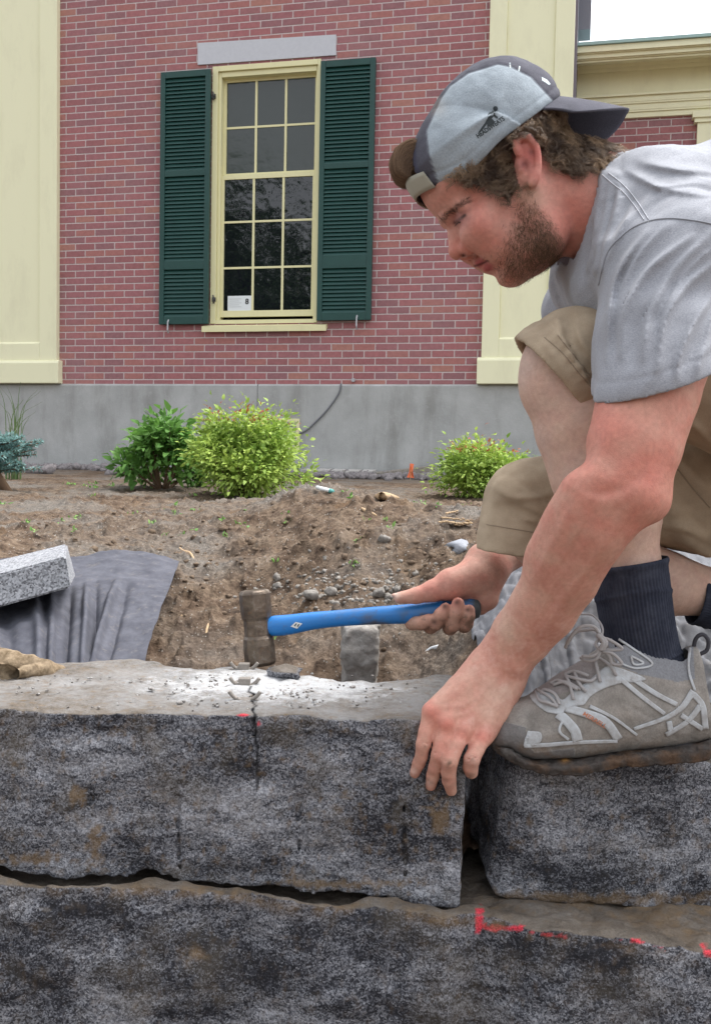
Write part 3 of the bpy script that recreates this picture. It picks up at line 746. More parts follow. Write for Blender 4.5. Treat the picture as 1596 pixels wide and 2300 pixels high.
for i in range(420):
    if i < 260: x, y = 560 + rg.normal(0, 75), 1545 + rg.normal(0, 26)
    else: x, y = rg.uniform(0, 960), rg.uniform(1515, 1592)
    if not (1512 < y < 1596): continue
    mb.add(*pebble(on_z(x, y, ZT + .001), rg.uniform(.0008, .0026) * (2.0 if rg.random() < .06 else 1), 900 + i, .6))
tag(mb.build('stone_grit', M_grit, None, True), 'fine stone chips scattered over the top of the split block', 'grit', kind='stuff')
mb = MB(); q = on_z(640, 1513, ZT + .006); V, F_ = pebble(q, .032, 77, .35); mb.add(V * [1, 1, 1], F_)
tag(mb.build('stone_flake', mat_granite('granite_flake', True, None, .2), None, True), 'flat pale stone flake at the back edge, beside the hammer head', 'stone flake')
# ================================================================== soil
def ter(X, Y):
    """height of the soil, camera height = 0"""
    P = np.stack([X, Y, np.zeros_like(X)], -1)
    px = X / Y                                            # direction, -0.36 .. 0.36 inside the picture
    base = np.interp(Y, [0, 1.40, 1.62, 2.25, 2.6, 3.4, 4.6, 6.0, 7.5, 9.3, 12, 60, 400], [-.62, -.60, -.52, -.270, -.262, -.285, -.290, -.262, -.215, -.165, -.16, -.3, -1.0])
    # the bank rises nearer on the right, behind the block and the kneeling leg
    rise = sst(.02, .20, px) * (1 - sst(2.1, 2.9, Y)); base = base + rise * (np.interp(Y, [1.40, 1.62, 1.8, 2.3, 2.9], [.10, .235, .20, .04, 0]))
    rid = sst(-.12, .02, px) * (1 - sst(2.2, 3.2, Y)) * .06 * sst(1.5, 1.9, Y); base = base + rid
    base = base + .150 * np.exp(-((X + .13) / .26) ** 2 - ((Y - 3.1) / .55) ** 2) + .085 * np.exp(-((X - .26) / .30) ** 2 - ((Y - 2.8) / .5) ** 2)
    base = base + .05 * np.exp(-((X + .75) / .5) ** 2 - ((Y - 3.0) / .4) ** 2)
    near = 1 - sst(5, 9, Y)
    P2 = np.stack([X, Y, base], -1)
    h = base + fbm(P2, 1.7, 4, 201) * .022 * (near + .3) + fbm(P2, 9, 4, 205) * .011 * (near + .15)
    lump = np.clip(fbm(P2, 30, 3, 209) - .1, 0, 1); h = h + lump * .021 * near + np.abs(fbm(P2, 62, 3, 211)) * .0050 * near * (1 - sst(3, 6, Y) * .5) + fbm(P2, 4.5, 3, 215) * .012 * near
    return h
r_u = np.linspace(-1, 1, 760); R_x = .44 * r_u + 1.6 * np.sign(r_u) * np.abs(r_u) ** 13
ys = np.concatenate([[1.30], 1.38 * np.exp(np.linspace(0, math.log(9.6 / 1.38), 640)), [10.5, 12, 16, 25, 60, 160]])
GX = R_x[None, :] * ys[:, None]; GY = np.repeat(ys[:, None], len(R_x), 1)
GZ = ter(GX, GY)
V = np.stack([GX, GY, GZ], -1).reshape(-1, 3); n_, k_ = GX.shape
I = np.arange(n_ * k_).reshape(n_, k_); Q = np.stack([I[:-1, :-1], I[:-1, 1:], I[1:, 1:], I[1:, :-1]], -1).reshape(-1, 4)
m = Mat('soil', rough=.97, spec=.1); v = m.co('Object')
n1, n2, n3, n4 = m.noise(v, 2.2, 5, .6), m.noise(v, 18, 6, .7), m.noise(v, 120, 4, .75), m.noise(v, 7, 5, .7)
c = m.ramp(n2, [(.32, (.034, .024, .018)), (.46, (.100, .070, .050)), (.60, (.165, .122, .088)), (.76, (.235, .185, .142))])
c = m.mix(m.ramp(n1, [(.42, 0.0), (.62, .75)]), c, m.mix(n3, (.085, .078, .070), (.24, .225, .205)))
c = m.mix(m.ramp(n4, [(.56, 0.0), (.72, .6)]), c, (.165, .105, .060))
c = m.mix(.65, c, m.ramp(n3, [(.3, .22), (.72, .78)]), 'OVERLAY')
sp = m.vor(v, 170, 'Distance'); sel = m.vor(v, 170, 'Color'); ss = m.n('ShaderNodeSeparateColor'); m.l(sel, ss.inputs[0])
c = m.mix(m.math('MULTIPLY', m.math('LESS_THAN', sp, .30), m.math('GREATER_THAN', ss.outputs[0], .84)), c, (.26, .24, .215))
zz = m.sep(v, 2); z_low = m.math('MULTIPLY', m.math('SUBTRACT', -.30, zz), 5.0, True); c = m.mix(m.math('MULTIPLY', z_low, .55), c, (.105, .066, .043))  # soil mixed to a darker brown lower down
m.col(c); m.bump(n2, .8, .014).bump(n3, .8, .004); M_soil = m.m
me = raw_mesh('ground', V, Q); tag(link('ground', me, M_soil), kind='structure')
mb = MB(); mb.box((-60, -60, -.84), (60, 1.298, -.80)); tag(mb.build('soil_floor', M_soil), kind='structure')
def gz(x, y): return float(ter(np.array([x]), np.array([y]))[0])
def on_ground(x, y, off=0.0, y0=1.5):      # where the line of sight meets the soil
    r = ray(x, y); r = r / r[1]; Y = np.exp(np.linspace(math.log(y0), math.log(9.25), 900))
    h = np.nonzero(r[2] * Y <= ter(r[0] * Y, Y) + off)[0]
    return r * Y[h[0]] if len(h) else r * 9.2
def ground_many(pts, y0=1.5):
    pts = np.array(pts, float); R = np.array([ray(a, b) for a, b in pts]); R = R / R[:, 1:2]
    out = R * 9.2; done = np.zeros(len(R), bool)
    for Y in np.exp(np.linspace(math.log(y0), math.log(9.2), 170)):
        P = R * Y; h = (P[:, 2] <= ter(P[:, 0], P[:, 1])) & ~done; out[h] = P[h]; done |= h
    return out
# ---- stones in the soil
def mat_rock(name, a, b):
    m = Mat(name, rough=.92, spec=.2); v = m.co('Object'); m.col(m.mix(m.ramp(m.noise(v, 60, 5, .7), [(.3, 0.0), (.7, 1.0)]), a, b)); m.bump(m.noise(v, 110, 4, .7), .6, .004); return m.m
M_clod = mat_rock('dry_clod', (.13, .118, .105), (.33, .31, .285)); M_brclod = mat_rock('brown_clod', (.08, .056, .04), (.20, .148, .105))
M_cob = mat_rock('cobble', (.13, .12, .125), (.33, .30, .30))
rg = np.random.default_rng(21)
# small clods and pebbles, too many to count
for nm, mat, n, cx, cy, sx, sy, r0, r1, lab in (
    ('grey_gravel', M_clod, 1500, 810, 1330, 115, 36, .0015, .006, 'grey crumbly gravel lying on the near slope of the mound'),
    ('soil_clods', M_brclod, 1500, 640, 1250, 430, 90, .002, .008, 'loose brown soil clods over the dug bank')):
    pts = np.stack([rg.normal(cx, sx, n), rg.normal(cy, sy, n)], 1); pts = pts[(pts[:, 1] > 1120) & (pts[:, 1] < 1500) & (pts[:, 0] > -30) & (pts[:, 0] < 1640)]
    Pg = ground_many(pts); mb = MB()
    for i, p in enumerate(Pg):
        if p[1] > 5: continue
        s = rg.uniform(r0, r1) * (1.5 if rg.random() < .08 else 1); mb.add(*pebble(p + [0, 0, s * .1], s, 3000 + i, .7))
    tag(mb.build(nm, mat, None, True), lab, 'gravel', kind='stuff')
# band of cobbles along the foundation
mb = MB(); k = 0
for i in range(1500):
    s = rg.uniform(-6.2, 4.6); d = -.06 - abs(rg.normal(0, .22)) ; 
    if s < -3.3 and rg.random() < .5: continue
    P = np.array([0, WD, 0]) + tW * s + nW * d; 
    r = rg.uniform(.018, .055); P[2] = gz(P[0], P[1]) + r * .35; mb.add(*pebble(P, r, 6000 + i, .72))
tag(mb.build('cobble_strip', M_cob, None, True), 'band of dark cobbles along the foot of the foundation', 'cobbles', kind='stuff')
# rocks and clods that stand out one by one
rock_list = [(622, 1292, 15, M_clod, 'pale grey clod lying alone right of the dug bank, above the hammer head'), (623, 1312, 12, M_clod, 'smaller pale grey clod touching the one above it'),
    (700, 1330, 22, M_clod, 'grey lump at the left end of the gravel on the mound'), (742, 1322, 18, M_clod, 'grey lump in the middle of the gravel on the mound'), (850, 1325, 22, M_clod, 'large grey lump left of the hammer hand'),
    (872, 1336, 16, M_clod, 'grey lump just above the blue hammer handle'), (892, 1318, 13, M_clod, 'small pale lump above the thumb of the hammer hand'), (862, 1205, 17, M_clod, 'grey stone half way up the mound, with a twig on it'),
    (900, 1258, 9, M_clod, 'little pale stone on the right slope of the mound'), (775, 1245, 12, M_brclod, 'brown clod on the face of the mound'), (565, 1215, 13, M_brclod, 'brown clod at the left foot of the mound'),
    (500, 1185, 12, M_brclod, 'brown clod in front of the middle bush'), (340, 1190, 13, M_brclod, 'brown clod above the grey fabric'), (255, 1215, 9, M_brclod, 'small brown clod above the grey fabric, near its top edge'),
    (640, 1170, 11, M_brclod, 'brown clod on the crest of the mound')]
for x, y, r, mt_, lab in rock_list:
    P = on_ground(x, y + r * .6); d = np.linalg.norm(P); rr_ = r * d / FPX * .72
    V, F_ = pebble([0, 0, 0], rr_, int(x * 7 + y), .8); me = raw_mesh('rock', V, F_); o = link('rock', me, mt_); o.location = P + [0, 0, rr_ * .35]; tag(o, lab, 'rock', 'rocks lying on the soil')
for x, y, r, lab in ((298, 1058, 26, 'round brown boulder by the wall, biggest of the row left of the bushes'), (250, 1063, 17, 'brown rock left of the round boulder by the wall'), (106, 1066, 22, 'brown rock right of the blue spruce'), (72, 1070, 17, 'pale rock right under the blue spruce branches'), (455, 1075, 20, 'grey rock between the two left shrubs'), (402, 1070, 22, 'dark rock under the left shrub')):
    P = on_ground(x, y + r * .5); P = P / P[1] * 8.6; P[2] = gz(P[0], P[1]); rr_ = r * 8.6 / FPX * .85
    V, F_ = pebble([0, 0, 0], rr_, int(x * 3 + y), .75); me = raw_mesh('rock', V, F_); o = link('rock', me, M_cob if r < 26 else mat_rock('brown_rock', (.18, .12, .09), (.30, .21, .17))); o.location = P + [0, 0, rr_ * .4]; tag(o, lab, 'rock', 'rocks by the wall')

# ---- woven ground fabric
def mat_fab(name, a, b):
    m = Mat(name, rough=.85, spec=.25); v = m.co('Object')
    c = m.mix(m.ramp(m.noise(v, 22, 5, .65), [(.3, 0.0), (.7, 1.0)]), a, b); c = m.mix(m.ramp(m.noise(v, 60, 5, .75), [(.55, 0.0), (.8, .5)]), c, (.25, .22, .19))
    m.col(c); m.bump(m.noise(v, 700, 2), .4, .0008).bump(m.noise(v, 50, 4), .3, .003); return m.m
M_fab = mat_fab('fabric_cloth', (.058, .060, .076), (.105, .108, .130))
def sheet(name, rows, mat, lab, nu=120, nv=120, amp=.006, fold=None, seed=300, th=.002, ride=False):
    """rows: list of polylines (world points) from top to bottom"""
    R = [np.array(spline(r, 8)) for r in rows]; R = [np.array([np.interp(np.linspace(0, 1, nu), np.linspace(0, 1, len(r)), r[:, k]) for k in range(3)]).T for r in R]
    A = np.array(R); t = np.linspace(0, len(R) - 1, nv); G = np.array(spline(list(A.reshape(len(R), -1)), 12)).reshape(-1, nu, 3)
    ti = np.linspace(0, len(G) - 1, nv); i0 = np.floor(ti).astype(int).clip(0, len(G) - 2); f = (ti - i0)[:, None, None]; G = G[i0] * (1 - f) + G[i0 + 1] * f
    du = np.gradient(G, axis=1); dv_ = np.gradient(G, axis=0); N = np.cross(du, dv_); N /= np.maximum(np.linalg.norm(N, axis=2, keepdims=True), 1e-9)
    if (N[..., 1]).mean() > 0: N = -N
    P = G.reshape(-1, 3); off = fbm(P, 10, 3, seed) * amp + fbm(P, 45, 3, seed + 3) * amp * .25
    U, W_ = np.meshgrid(np.linspace(0, 1, nu), np.linspace(0, 1, nv))
    if fold is not None: off = off + fold(U, W_).reshape(-1)
    P = P + N.reshape(-1, 3) * off[:, None]
    if ride: zt = ter(P[:, 0], P[:, 1]) + .008 + np.clip(off, 0, 1); P[:, 2] = np.maximum(P[:, 2], zt)
    I = np.arange(nu * nv).reshape(nv, nu); Q = np.stack([I[:-1, :-1], I[:-1, 1:], I[1:, 1:], I[1:, :-1]], -1).reshape(-1, 4)
    o = link(name, raw_mesh(name, P, Q), mat); mm = o.modifiers.new('thick', 'SOLIDIFY'); mm.thickness = th; tag(o, lab, 'ground fabric'); return o
w_ = lambda x, y, Y: on_y(x, y, Y)
def foldL(U, W_):
    s = 0
    for c, w, a, tilt in ((.30, .012, .016, .03), (.345, .010, .014, .02), (.40, .016, -.016, .02), (.47, .013, .014, .05), (.52, .02, -.012, .05), (.60, .02, .018, -.16), (.22, .02, -.012, 0), (.15, .018, .012, 0), (.68, .03, -.010, -.10)):
        s = s + a * np.exp(-((U - c - tilt * (W_ - .5)) / w) ** 2) * sst(.18, .55, W_)
    return s + .012 * np.exp(-((W_ - .30) / .05) ** 2) * np.exp(-((U - .72) / .18) ** 2)
sheet('ground_fabric', [[w_(-260, 1262, 2.20), w_(-40, 1262, 2.20), w_(165, 1250, 2.22), w_(255, 1238, 2.24), w_(330, 1245, 2.23), w_(402, 1262, 2.20)],
    [w_(-250, 1340, 1.98), w_(-20, 1338, 1.96), w_(160, 1325, 1.97), w_(250, 1320, 1.98), w_(320, 1322, 1.98), w_(378, 1330, 1.97)],
    [w_(-230, 1420, 1.78), w_(0, 1420, 1.76), w_(150, 1415, 1.77), w_(240, 1410, 1.78), w_(300, 1408, 1.78), w_(346, 1408, 1.77)],
    [w_(-210, 1560, 1.60), w_(0, 1560, 1.58), w_(140, 1556, 1.58), w_(220, 1552, 1.58), w_(270, 1548, 1.58), w_(312, 1545, 1.58)]], M_fab,
    'blue-grey ground fabric hanging in folds down the dug bank at the left', 200, 160, .006, foldL, 311)
def foldR(U, W_):
    s = 0
    for c, w, a in ((.20, .012, .012), (.26, .012, -.012), (.32, .014, .014), (.39, .012, -.010), (.45, .015, .010)): s = s + a * np.exp(-((U - c - .08 * W_) / w) ** 2) * sst(.45, .8, W_)
    return s
M_fab2 = mat_fab('dusty_fabric_cloth', (.125, .13, .145), (.20, .205, .225))
sheet('ground_fabric', [[w_(1085, 1352, 2.10), w_(1180, 1318, 2.14), w_(1300, 1300, 2.15), w_(1450, 1310, 2.14), w_(1600, 1330, 2.12), w_(1900, 1340, 2.10)],
    [w_(1070, 1420, 1.85), w_(1180, 1392, 1.86), w_(1300, 1380, 1.86), w_(1450, 1375, 1.85), w_(1600, 1385, 1.83), w_(1900, 1390, 1.82)],
    [w_(1058, 1500, 1.69), w_(1160, 1460, 1.68), w_(1290, 1440, 1.66), w_(1450, 1430, 1.66), w_(1600, 1440, 1.66), w_(1900, 1450, 1.66)],
    [w_(1130, 1600, 1.54), w_(1200, 1560, 1.54), w_(1300, 1560, 1.54), w_(1450, 1560, 1.54), w_(1600, 1560, 1.54), w_(1900, 1560, 1.54)],
    [w_(1130, 1700, 1.44), w_(1200, 1700, 1.44), w_(1300, 1700, 1.44), w_(1450, 1700, 1.44), w_(1600, 1700, 1.44), w_(1900, 1700, 1.44)]], M_fab2,
    'dusty grey ground fabric behind the shoe and the ankle sock', 200, 120, .006, foldR, 331, ride=True)
# paving block resting on the fabric
def quadbox(name, f, b, mat, lab, cat):
    """f: front face corners tl, tr, br, bl; b: back ones"""
    V = [*f, *b]; F_ = [(0, 1, 2, 3), (4, 7, 6, 5), (0, 4, 5, 1), (1, 5, 6, 2), (2, 6, 7, 3), (3, 7, 4, 0)]
    me = raw_mesh(name, V, F_, False); bm = bmesh.new(); bm.from_mesh(me); bmesh.ops.bevel(bm, geom=bm.edges[:], offset=.0035, segments=2, affect='EDGES')
    bmesh.ops.recalc_face_normals(bm, faces=bm.faces); bm.to_mesh(me); bm.free(); return tag(link(name, me, mat), lab, cat)
m = Mat('sawn_granite', rough=.75); v = m.co('Object'); g_ = m.vor(v, 300, 'Color'); gs = m.n('ShaderNodeSeparateColor'); m.l(g_, gs.inputs[0])
m.col(m.ramp(m.math('ADD', m.math('MULTIPLY', gs.outputs[0], .6), m.math('MULTIPLY', m.noise(v, 400, 3), .4)), [(.2, (.09, .09, .10)), (.5, (.27, .28, .30)), (.8, (.42, .43, .46))])); m.bump(m.noise(v, 300, 3), .4, .001)
Yb = 1.80
quadbox('granite_slab', [w_(-170, 1334, Yb + .02), w_(147, 1250, Yb), w_(158, 1320, Yb - .012), w_(-160, 1408, Yb)], [w_(-170, 1300, Yb + .22), w_(150, 1221, Yb + .20), w_(170, 1296, Yb + .19), w_(-160, 1376, Yb + .21)], m.m, 'sawn granite slab lying tilted on the blue-grey fabric', 'stone slab')
# burlap lying over the back edge of the split block
m = Mat('burlap', rough=1.0, spec=.05); v = m.co('Object'); m.col(m.mix(m.ramp(m.noise(v, 60, 5, .75), [(.3, 0.0), (.7, 1.0)]), (.12, .085, .05), (.46, .36, .25))); m.bump(m.wave(v, 300, dirn='DIAGONAL'), .6, .0015).bump(m.noise(v, 200, 4, .7), .8, .003)
g = Grid((-.80, 1.36, -.36), (-.34, 1.56, -.24), .003)
Zt = ZT
def bp(x, y, z): q = on_z(x, y, z); return q
g.chain([(bp(-60, 1478, Zt + .012), .020), (bp(0, 1487, Zt + .012), .019), (bp(50, 1494, Zt + .010), .014), (bp(100, 1500, Zt + .006), .010), (bp(138, 1499, Zt + .003), .004)], .01)
g.chain([(bp(-60, 1510, Zt + .01), .017), (bp(0, 1517, Zt + .008), .014), (bp(50, 1512, Zt + .006), .011), (bp(98, 1506, Zt + .004), .007)], .012)
rough(g, .006, 40, 341, .03, 3); V, Q = g.mesh(); Q = vol_fix(V, Q)
tag(link('burlap', raw_mesh('burlap', V, Q), m.m), 'frayed tan burlap lying on the back left edge of the split block', 'burlap')
# upright stub of concrete in the trench
g = Grid((-.06, 1.62, -.62), (.12, 1.86, -.24), .0035)
A_ = [w_(768, 1400, 1.70), w_(848, 1400, 1.70)]
g.box(((A_[0][0] + A_[1][0]) / 2 + .002, 1.74, -.42), (.031, .05, .125), .008, 0); rough(g, .006, 26, 351, .03, 4); rough(g, .003, 90, 352, .02, 2)
V, Q = g.mesh(); V = relax(V, Q, 1); Q = vol_fix(V, Q); M_crc = mat_rock('old_concrete', (.18, .165, .15), (.36, .345, .325))
tag(link('concrete_post', raw_mesh('concrete_post', V, Q), M_crc), 'rough grey concrete post standing in the trench below the hammer handle', 'concrete post')
P = on_ground(1035, 1230); V, F_ = pebble([0, 0, 0], .04, 555, .35); o = link('flat_stone', raw_mesh('flat_stone', V, F_), mat_rock('blue_stone', (.25, .26, .29), (.33, .35, .39))); o.location = P; tag(o, 'flat bluish stone set in the soil beside the far knee', 'flat stone')
# bits of wood, root, tube and plastic
m = Mat('raw_wood', rough=.85); v = m.co('Object', (8, 8, 1)); m.col(m.mix(m.noise(v, 30, 4, .7), (.30, .19, .10), (.58, .43, .27))); M_wood = m.m
def bits(name, lines, r, mat, lab, cat, lift=.004, flat=None):
    mb = MB()
    for l in lines:
        P = ground_many(l); P[:, 2] += lift; P = spline(list(P), 5); N = len(P)
        if flat:
            for i in range(N - 1):
                a, b = P[i], P[i + 1]; w = np.array([0, r * (1.3 - .8 * i / N), 0]); z = np.array([0, 0, r * .35]); k = .6 * r * (vnoise(a[None] * 90, 1, 7)[0]) * np.array([0, 0, 1])
                mb.add([a - w + k, a + w + k, b + w + k, b - w + k, a - w + z + k, a + w + z + k, b + w * .9 + z + k, b - w * .9 + z + k], [(0, 1, 2, 3), (4, 7, 6, 5), (0, 4, 5, 1), (1, 5, 6, 2), (2, 6, 7, 3), (3, 7, 4, 0)])
        else: mb.tube(P, [r * (1 - .5 * abs(2 * i / (N - 1) - 1) ** 3) for i in range(N)], 7)
    return tag(mb.build(name, mat, None, True), lab, cat)
bits('wood_splinters', [[(990, 1172), (1030, 1178), (1058, 1186)], [(985, 1180), (1020, 1184), (1052, 1190)], [(1000, 1165), (1028, 1160)], [(1010, 1188), (1060, 1187)]], .009, M_wood, 'splintered pale wood lying on the soil left of the far knee', 'wood splinters', .01, True)
bits('twig', [[(845, 1117), (870, 1118), (895, 1120)]], .012, M_wood, 'short pale stick on the level soil behind the mound', 'twig')
bits('twig', [[(978, 1145), (1002, 1156), (1016, 1165)]] if False else [[(812, 1145), (825, 1153), (845, 1162)]], .005, M_wood, 'thin straw-coloured twig on top of the mound', 'twig')
bits('root', [[(401, 1234), (412, 1243), (424, 1246), (430, 1252), (436, 1264)]], .0035, M_wood, 'forked pale root at the top right corner of the blue-grey fabric', 'root', .006)
bits('twig', [[(398, 1404), (404, 1394), (409, 1386)]], .003, M_wood, 'short pale root sticking out of the brown bank', 'twig')
bits('twig', [[(462, 1440), (464, 1420), (468, 1405)]], .003, M_wood, 'thin pinkish root left of the hammer head', 'twig')
bits('twig', [[(627, 1312), (630, 1330), (628, 1345)]], .0035, M_wood, 'little stick under the pale clods', 'twig')
mb = MB(); P = ground_many([(947, 1496), (955, 1480), (968, 1468), (984, 1463)]); P[:, 2] += .008; mb.tube(spline(list(P), 6), .0045, 8); tag(mb.build('plastic_tube', Mat('white_plastic', (.62, .64, .66), .4).m, None, True), 'bent white plastic tube sticking out of the soil under the hammer hand', 'tube')
mb = MB(); P = ground_many([(712, 1104), (726, 1108), (738, 1111)]); P[:, 2] += .012; mb.tube(P, .006, 8); o = mb.build('plastic_strip', Mat('white_strip', (.75, .78, .80), .4).m, None, True); tag(o, 'white plastic strip with a teal end on the crest of the mound', 'plastic strip')
mb = MB(); P = ground_many([(738, 1111), (746, 1113)]); P[:, 2] += .012; mb.tube(P, .0066, 8); mb.build('teal_end', Mat('teal_plastic', (.10, .36, .34), .4).m, o, True)
# low boards and a strip of paving against the foundation
def wp_(s, d, z): return np.array([0, WD, 0]) + tW * s + nW * d + np.array([0, 0, z])
s0, s1 = wsx(845, 1055, -.15), wsx(972, 1050, -.15)
mb = MB(); zA, zB = wh(860, 1062, -.15), wh(970, 1047, -.15)
V = [wp_(s0, -.20, zA - .09), wp_(s1, -.14, zB - .12), wp_(s1, -.06, zB - .12), wp_(s0, -.10, zA - .09), wp_(s0, -.20, zA - .005), wp_(s1, -.14, zB), wp_(s1, -.06, zB + .01), wp_(s0, -.10, zA + .01)]
mb.add(V, [(0, 3, 2, 1), (4, 5, 6, 7), (0, 1, 5, 4), (1, 2, 6, 5), (2, 3, 7, 6), (3, 0, 4, 7)])
tag(mb.build('board', mat_rock('weathered_board', (.19, .165, .14), (.34, .31, .27))), 'weathered board leaning along the foundation behind the orange flag', 'board')
s2 = wsx(682, 1062, -.12); zc = wh(760, 1056, -.12)
mb = MB(); 
for i in range(5):
    a = s2 + (s0 - s2) * i / 5; b = s2 + (s0 - s2) * (i + 1) / 5 - .02; V = [(a, -.22, zc - .10), (b, -.22, zc - .10), (b, -.04, zc - .10), (a, -.04, zc - .10), (a, -.22, zc - .004 * i), (b, -.22, zc), (b, -.04, zc + .012), (a, -.04, zc + .012)]
    mb.add([wp_(*q) for q in V], [(0, 3, 2, 1), (4, 5, 6, 7), (0, 1, 5, 4), (1, 2, 6, 5), (2, 3, 7, 6), (3, 0, 4, 7)])
tag(mb.build('edging_stones', mat_rock('pale_edging', (.36, .34, .32), (.56, .54, .52))), 'row of pale flat edging stones at the foot of the foundation', 'edging', kind='stuff')
P = on_ground(921, 1066); P = P / P[1] * 8.7; zb_ = gz(P[0], P[1])
f = empty('marker_flag', (P[0], P[1], zb_), 'small orange marker flag by the board at the wall', 'marker flag'); bpy.context.view_layer.update()
mb = MB(); mb.tube([(P[0], P[1], zb_), (P[0] + .01, P[1], zb_ + .13)], .003, 6); mb.build('stake', M_wood, f)
mb = MB(); mb.add([(P[0] - .03, P[1], zb_ + .02), (P[0] + .035, P[1] + .01, zb_ + .015), (P[0] + .02, P[1] - .01, zb_ + .075), (P[0] + .03, P[1], zb_ + .14), (P[0] - .005, P[1], zb_ + .145), (P[0] - .01, P[1] + .01, zb_ + .07)], [(0, 1, 2, 3, 4, 5)])
o = mb.build('ribbon', Mat('orange_ribbon', (.80, .16, .05), .6).m, f); q = o.modifiers.new('t', 'SOLIDIFY'); q.thickness = .002
# ================================================================== plants
def mat_leaf(name):
    m = Mat(name, rough=.55, spec=.35); m.col(m.vcol('col')); m.b.inputs['Transmission Weight'].default_value = 0
    tr = m.n('ShaderNodeBsdfTranslucent'); m.l(m.vcol('col'), tr.inputs['Color']); mx = m.n('ShaderNodeMixShader'); mx.inputs[0].default_value = .3
    out = m.t.nodes['Material Output']; m.l(m.b.outputs[0], mx.inputs[1]); m.l(tr.outputs[0], mx.inputs[2]); m.l(mx.outputs[0], out.inputs['Surface']); return m.m
M_leaf = mat_leaf('leaf')
m = Mat('stem', (.14, .085, .05), .8); M_stem = m.m
def leaves(name, P, D, L, Wd, C, parent, rs, droop=.25, mat=None):
    """pointed leaves folded along the midrib: base P, direction D, length L, width Wd, colour C"""
    n = len(P); D = D / np.linalg.norm(D, axis=1, keepdims=True); up = rs.normal(0, .5, (n, 3)) + [0, 0, 1]
    S = np.cross(D, up); S /= np.maximum(np.linalg.norm(S, axis=1, keepdims=True), 1e-9); U = np.cross(S, D)
    L = L[:, None]; Wd = Wd[:, None]
    mid = P + D * L * .45 + U * L * .04; tip = P + D * L - U * L * droop
    a = P + D * L * .38 + S * Wd * .5 + U * Wd * .22; b = P + D * L * .38 - S * Wd * .5 + U * Wd * .22
    a2 = P + D * L * .72 + S * Wd * .34 - U * L * droop * .4; b2 = P + D * L * .72 - S * Wd * .34 - U * L * droop * .4; m2 = P + D * L * .74 - U * L * (droop * .5 + .03)
    V = np.stack([P, a, a2, tip, b2, b, mid, m2], 1).reshape(-1, 3); i = np.arange(n)[:, None] * 8
    Q = np.concatenate([i + np.array(q) for q in ([0, 6, 6 + 0, 1],)]) if False else None
    F = np.concatenate([i + np.array(q)[None] for q in ([0, 1, 2, 6], [6, 2, 3, 7], [0, 6, 4, 5], [6, 7, 3, 4])]) if False else np.concatenate([i + np.array(q)[None] for q in ([0, 1, 6, 5], [1, 2, 7, 6], [6, 7, 4, 5], [2, 3, 4, 7])])
    me = raw_mesh(name, V, F, False); attr(me, 'col', np.repeat(C, 8, 0)); return link(name, me, mat or M_leaf, parent)
def bush(name, base, h, w, n, leaf, pal, lab, cat, seed, stems=26, open_=0.0, tips=None, group=None):
    rs = np.random.default_rng(seed); t = empty(name, base, lab, cat, group); bpy.context.view_layer.update(); base = np.array(base, float)
    mb = MB(); P, D, H = [], [], []
    for s in range(stems):
        a = rs.random() * 6.283; q = rs.random() ** .6; tip = base + [math.cos(a) * w * .5 * q * rs.uniform(.8, 1.1), math.sin(a) * w * .5 * q, h * (1 - .62 * q ** 4) * rs.uniform(.60, 1.0)]
        mid = base * .5 + tip * .5 + [math.cos(a) * w * .08, math.sin(a) * w * .08, h * .06]
        pts = spline([base + [math.cos(a) * .02, math.sin(a) * .02, 0], mid, tip], 6); mb.tube(pts, [.006 * (1 - .75 * i / (len(pts) - 1)) * (1 + open_) for i in range(len(pts))], 5)
        k = n // stems
        f = rs.random(k) ** .62 * (1 - .14) + .14 if open_ == 0 else rs.random(k) ** .5 * .6 + .4
        idx = f * (len(pts) - 1); i0 = np.floor(idx).astype(int).clip(0, len(pts) - 2); fr = (idx - i0)[:, None]; A = np.array(pts); c = A[i0] * (1 - fr) + A[i0 + 1] * fr
        sp = rs.normal(0, w * .075, (k, 3)) * [1, 1, .8]; p = c + sp; p[:, 2] = np.maximum(p[:, 2], base[2] + .01)
        d = sp / w * 8 + rs.normal(0, .5, (k, 3)) + (p - base) * [1.2, 1.2, .2] / w + [0, 0, .35]
        P.append(p); D.append(d); H.append(f)
    P = np.concatenate(P); D = np.concatenate(D); H = np.concatenate(H); m_ = len(P)
    mb.build('stems', M_stem, t, True)
    cl = np.clip(fbm(P, 7, 2, seed)[:, None] * .8 + .5, 0, 1); r = rs.random((m_, 1)) * .6 + cl * .4
    C = np.array(pal[0]) * (1 - r) + np.array(pal[1]) * r
    if tips is not None:
        rz = ((P[:, 2] - base[2]) / h > .80) & (rs.random(m_) < .16); C[rz] = np.array(tips)
    L = leaf * rs.uniform(.5, 1.5, m_); leaves('foliage', P, D, L, L * (.48 if open_ == 0 else .46), C, t, rs); return t
def ground_at(x, y, Y): q = on_y(x, y, Y); q[2] = gz(q[0], q[1]); return q
yg = ((.17, .30, .05), (.50, .64, .14))
b = ground_at(553, 1120, 6.2)
bush('spirea_bush', b + [0, 0, -.02], .60, .76, 13500, .034, yg, 'round yellow-green bush in the middle, in front of the vent', 'bush', 41, 46, tips=(.40, .12, .07))
b = ground_at(1092, 1104, 6.6)
bush('spirea_bush', b + [0, 0, -.02], .40, .70, 10000, .031, yg, 'low yellow-green bush at the right, behind the crouching man\'s knee', 'bush', 42, 40, tips=(.42, .13, .07))
b = ground_at(365, 1092, 6.9)
bush('hydrangea_shrub', b + [0, 0, -.02], .52, .66, 2100, .066, ((.07, .18, .035), (.20, .40, .09)), 'darker green leafy shrub with bare lower stems, left of the round bush', 'shrub', 43, 16, open_=.6)
b = ground_at(355, 1092, 6.7)
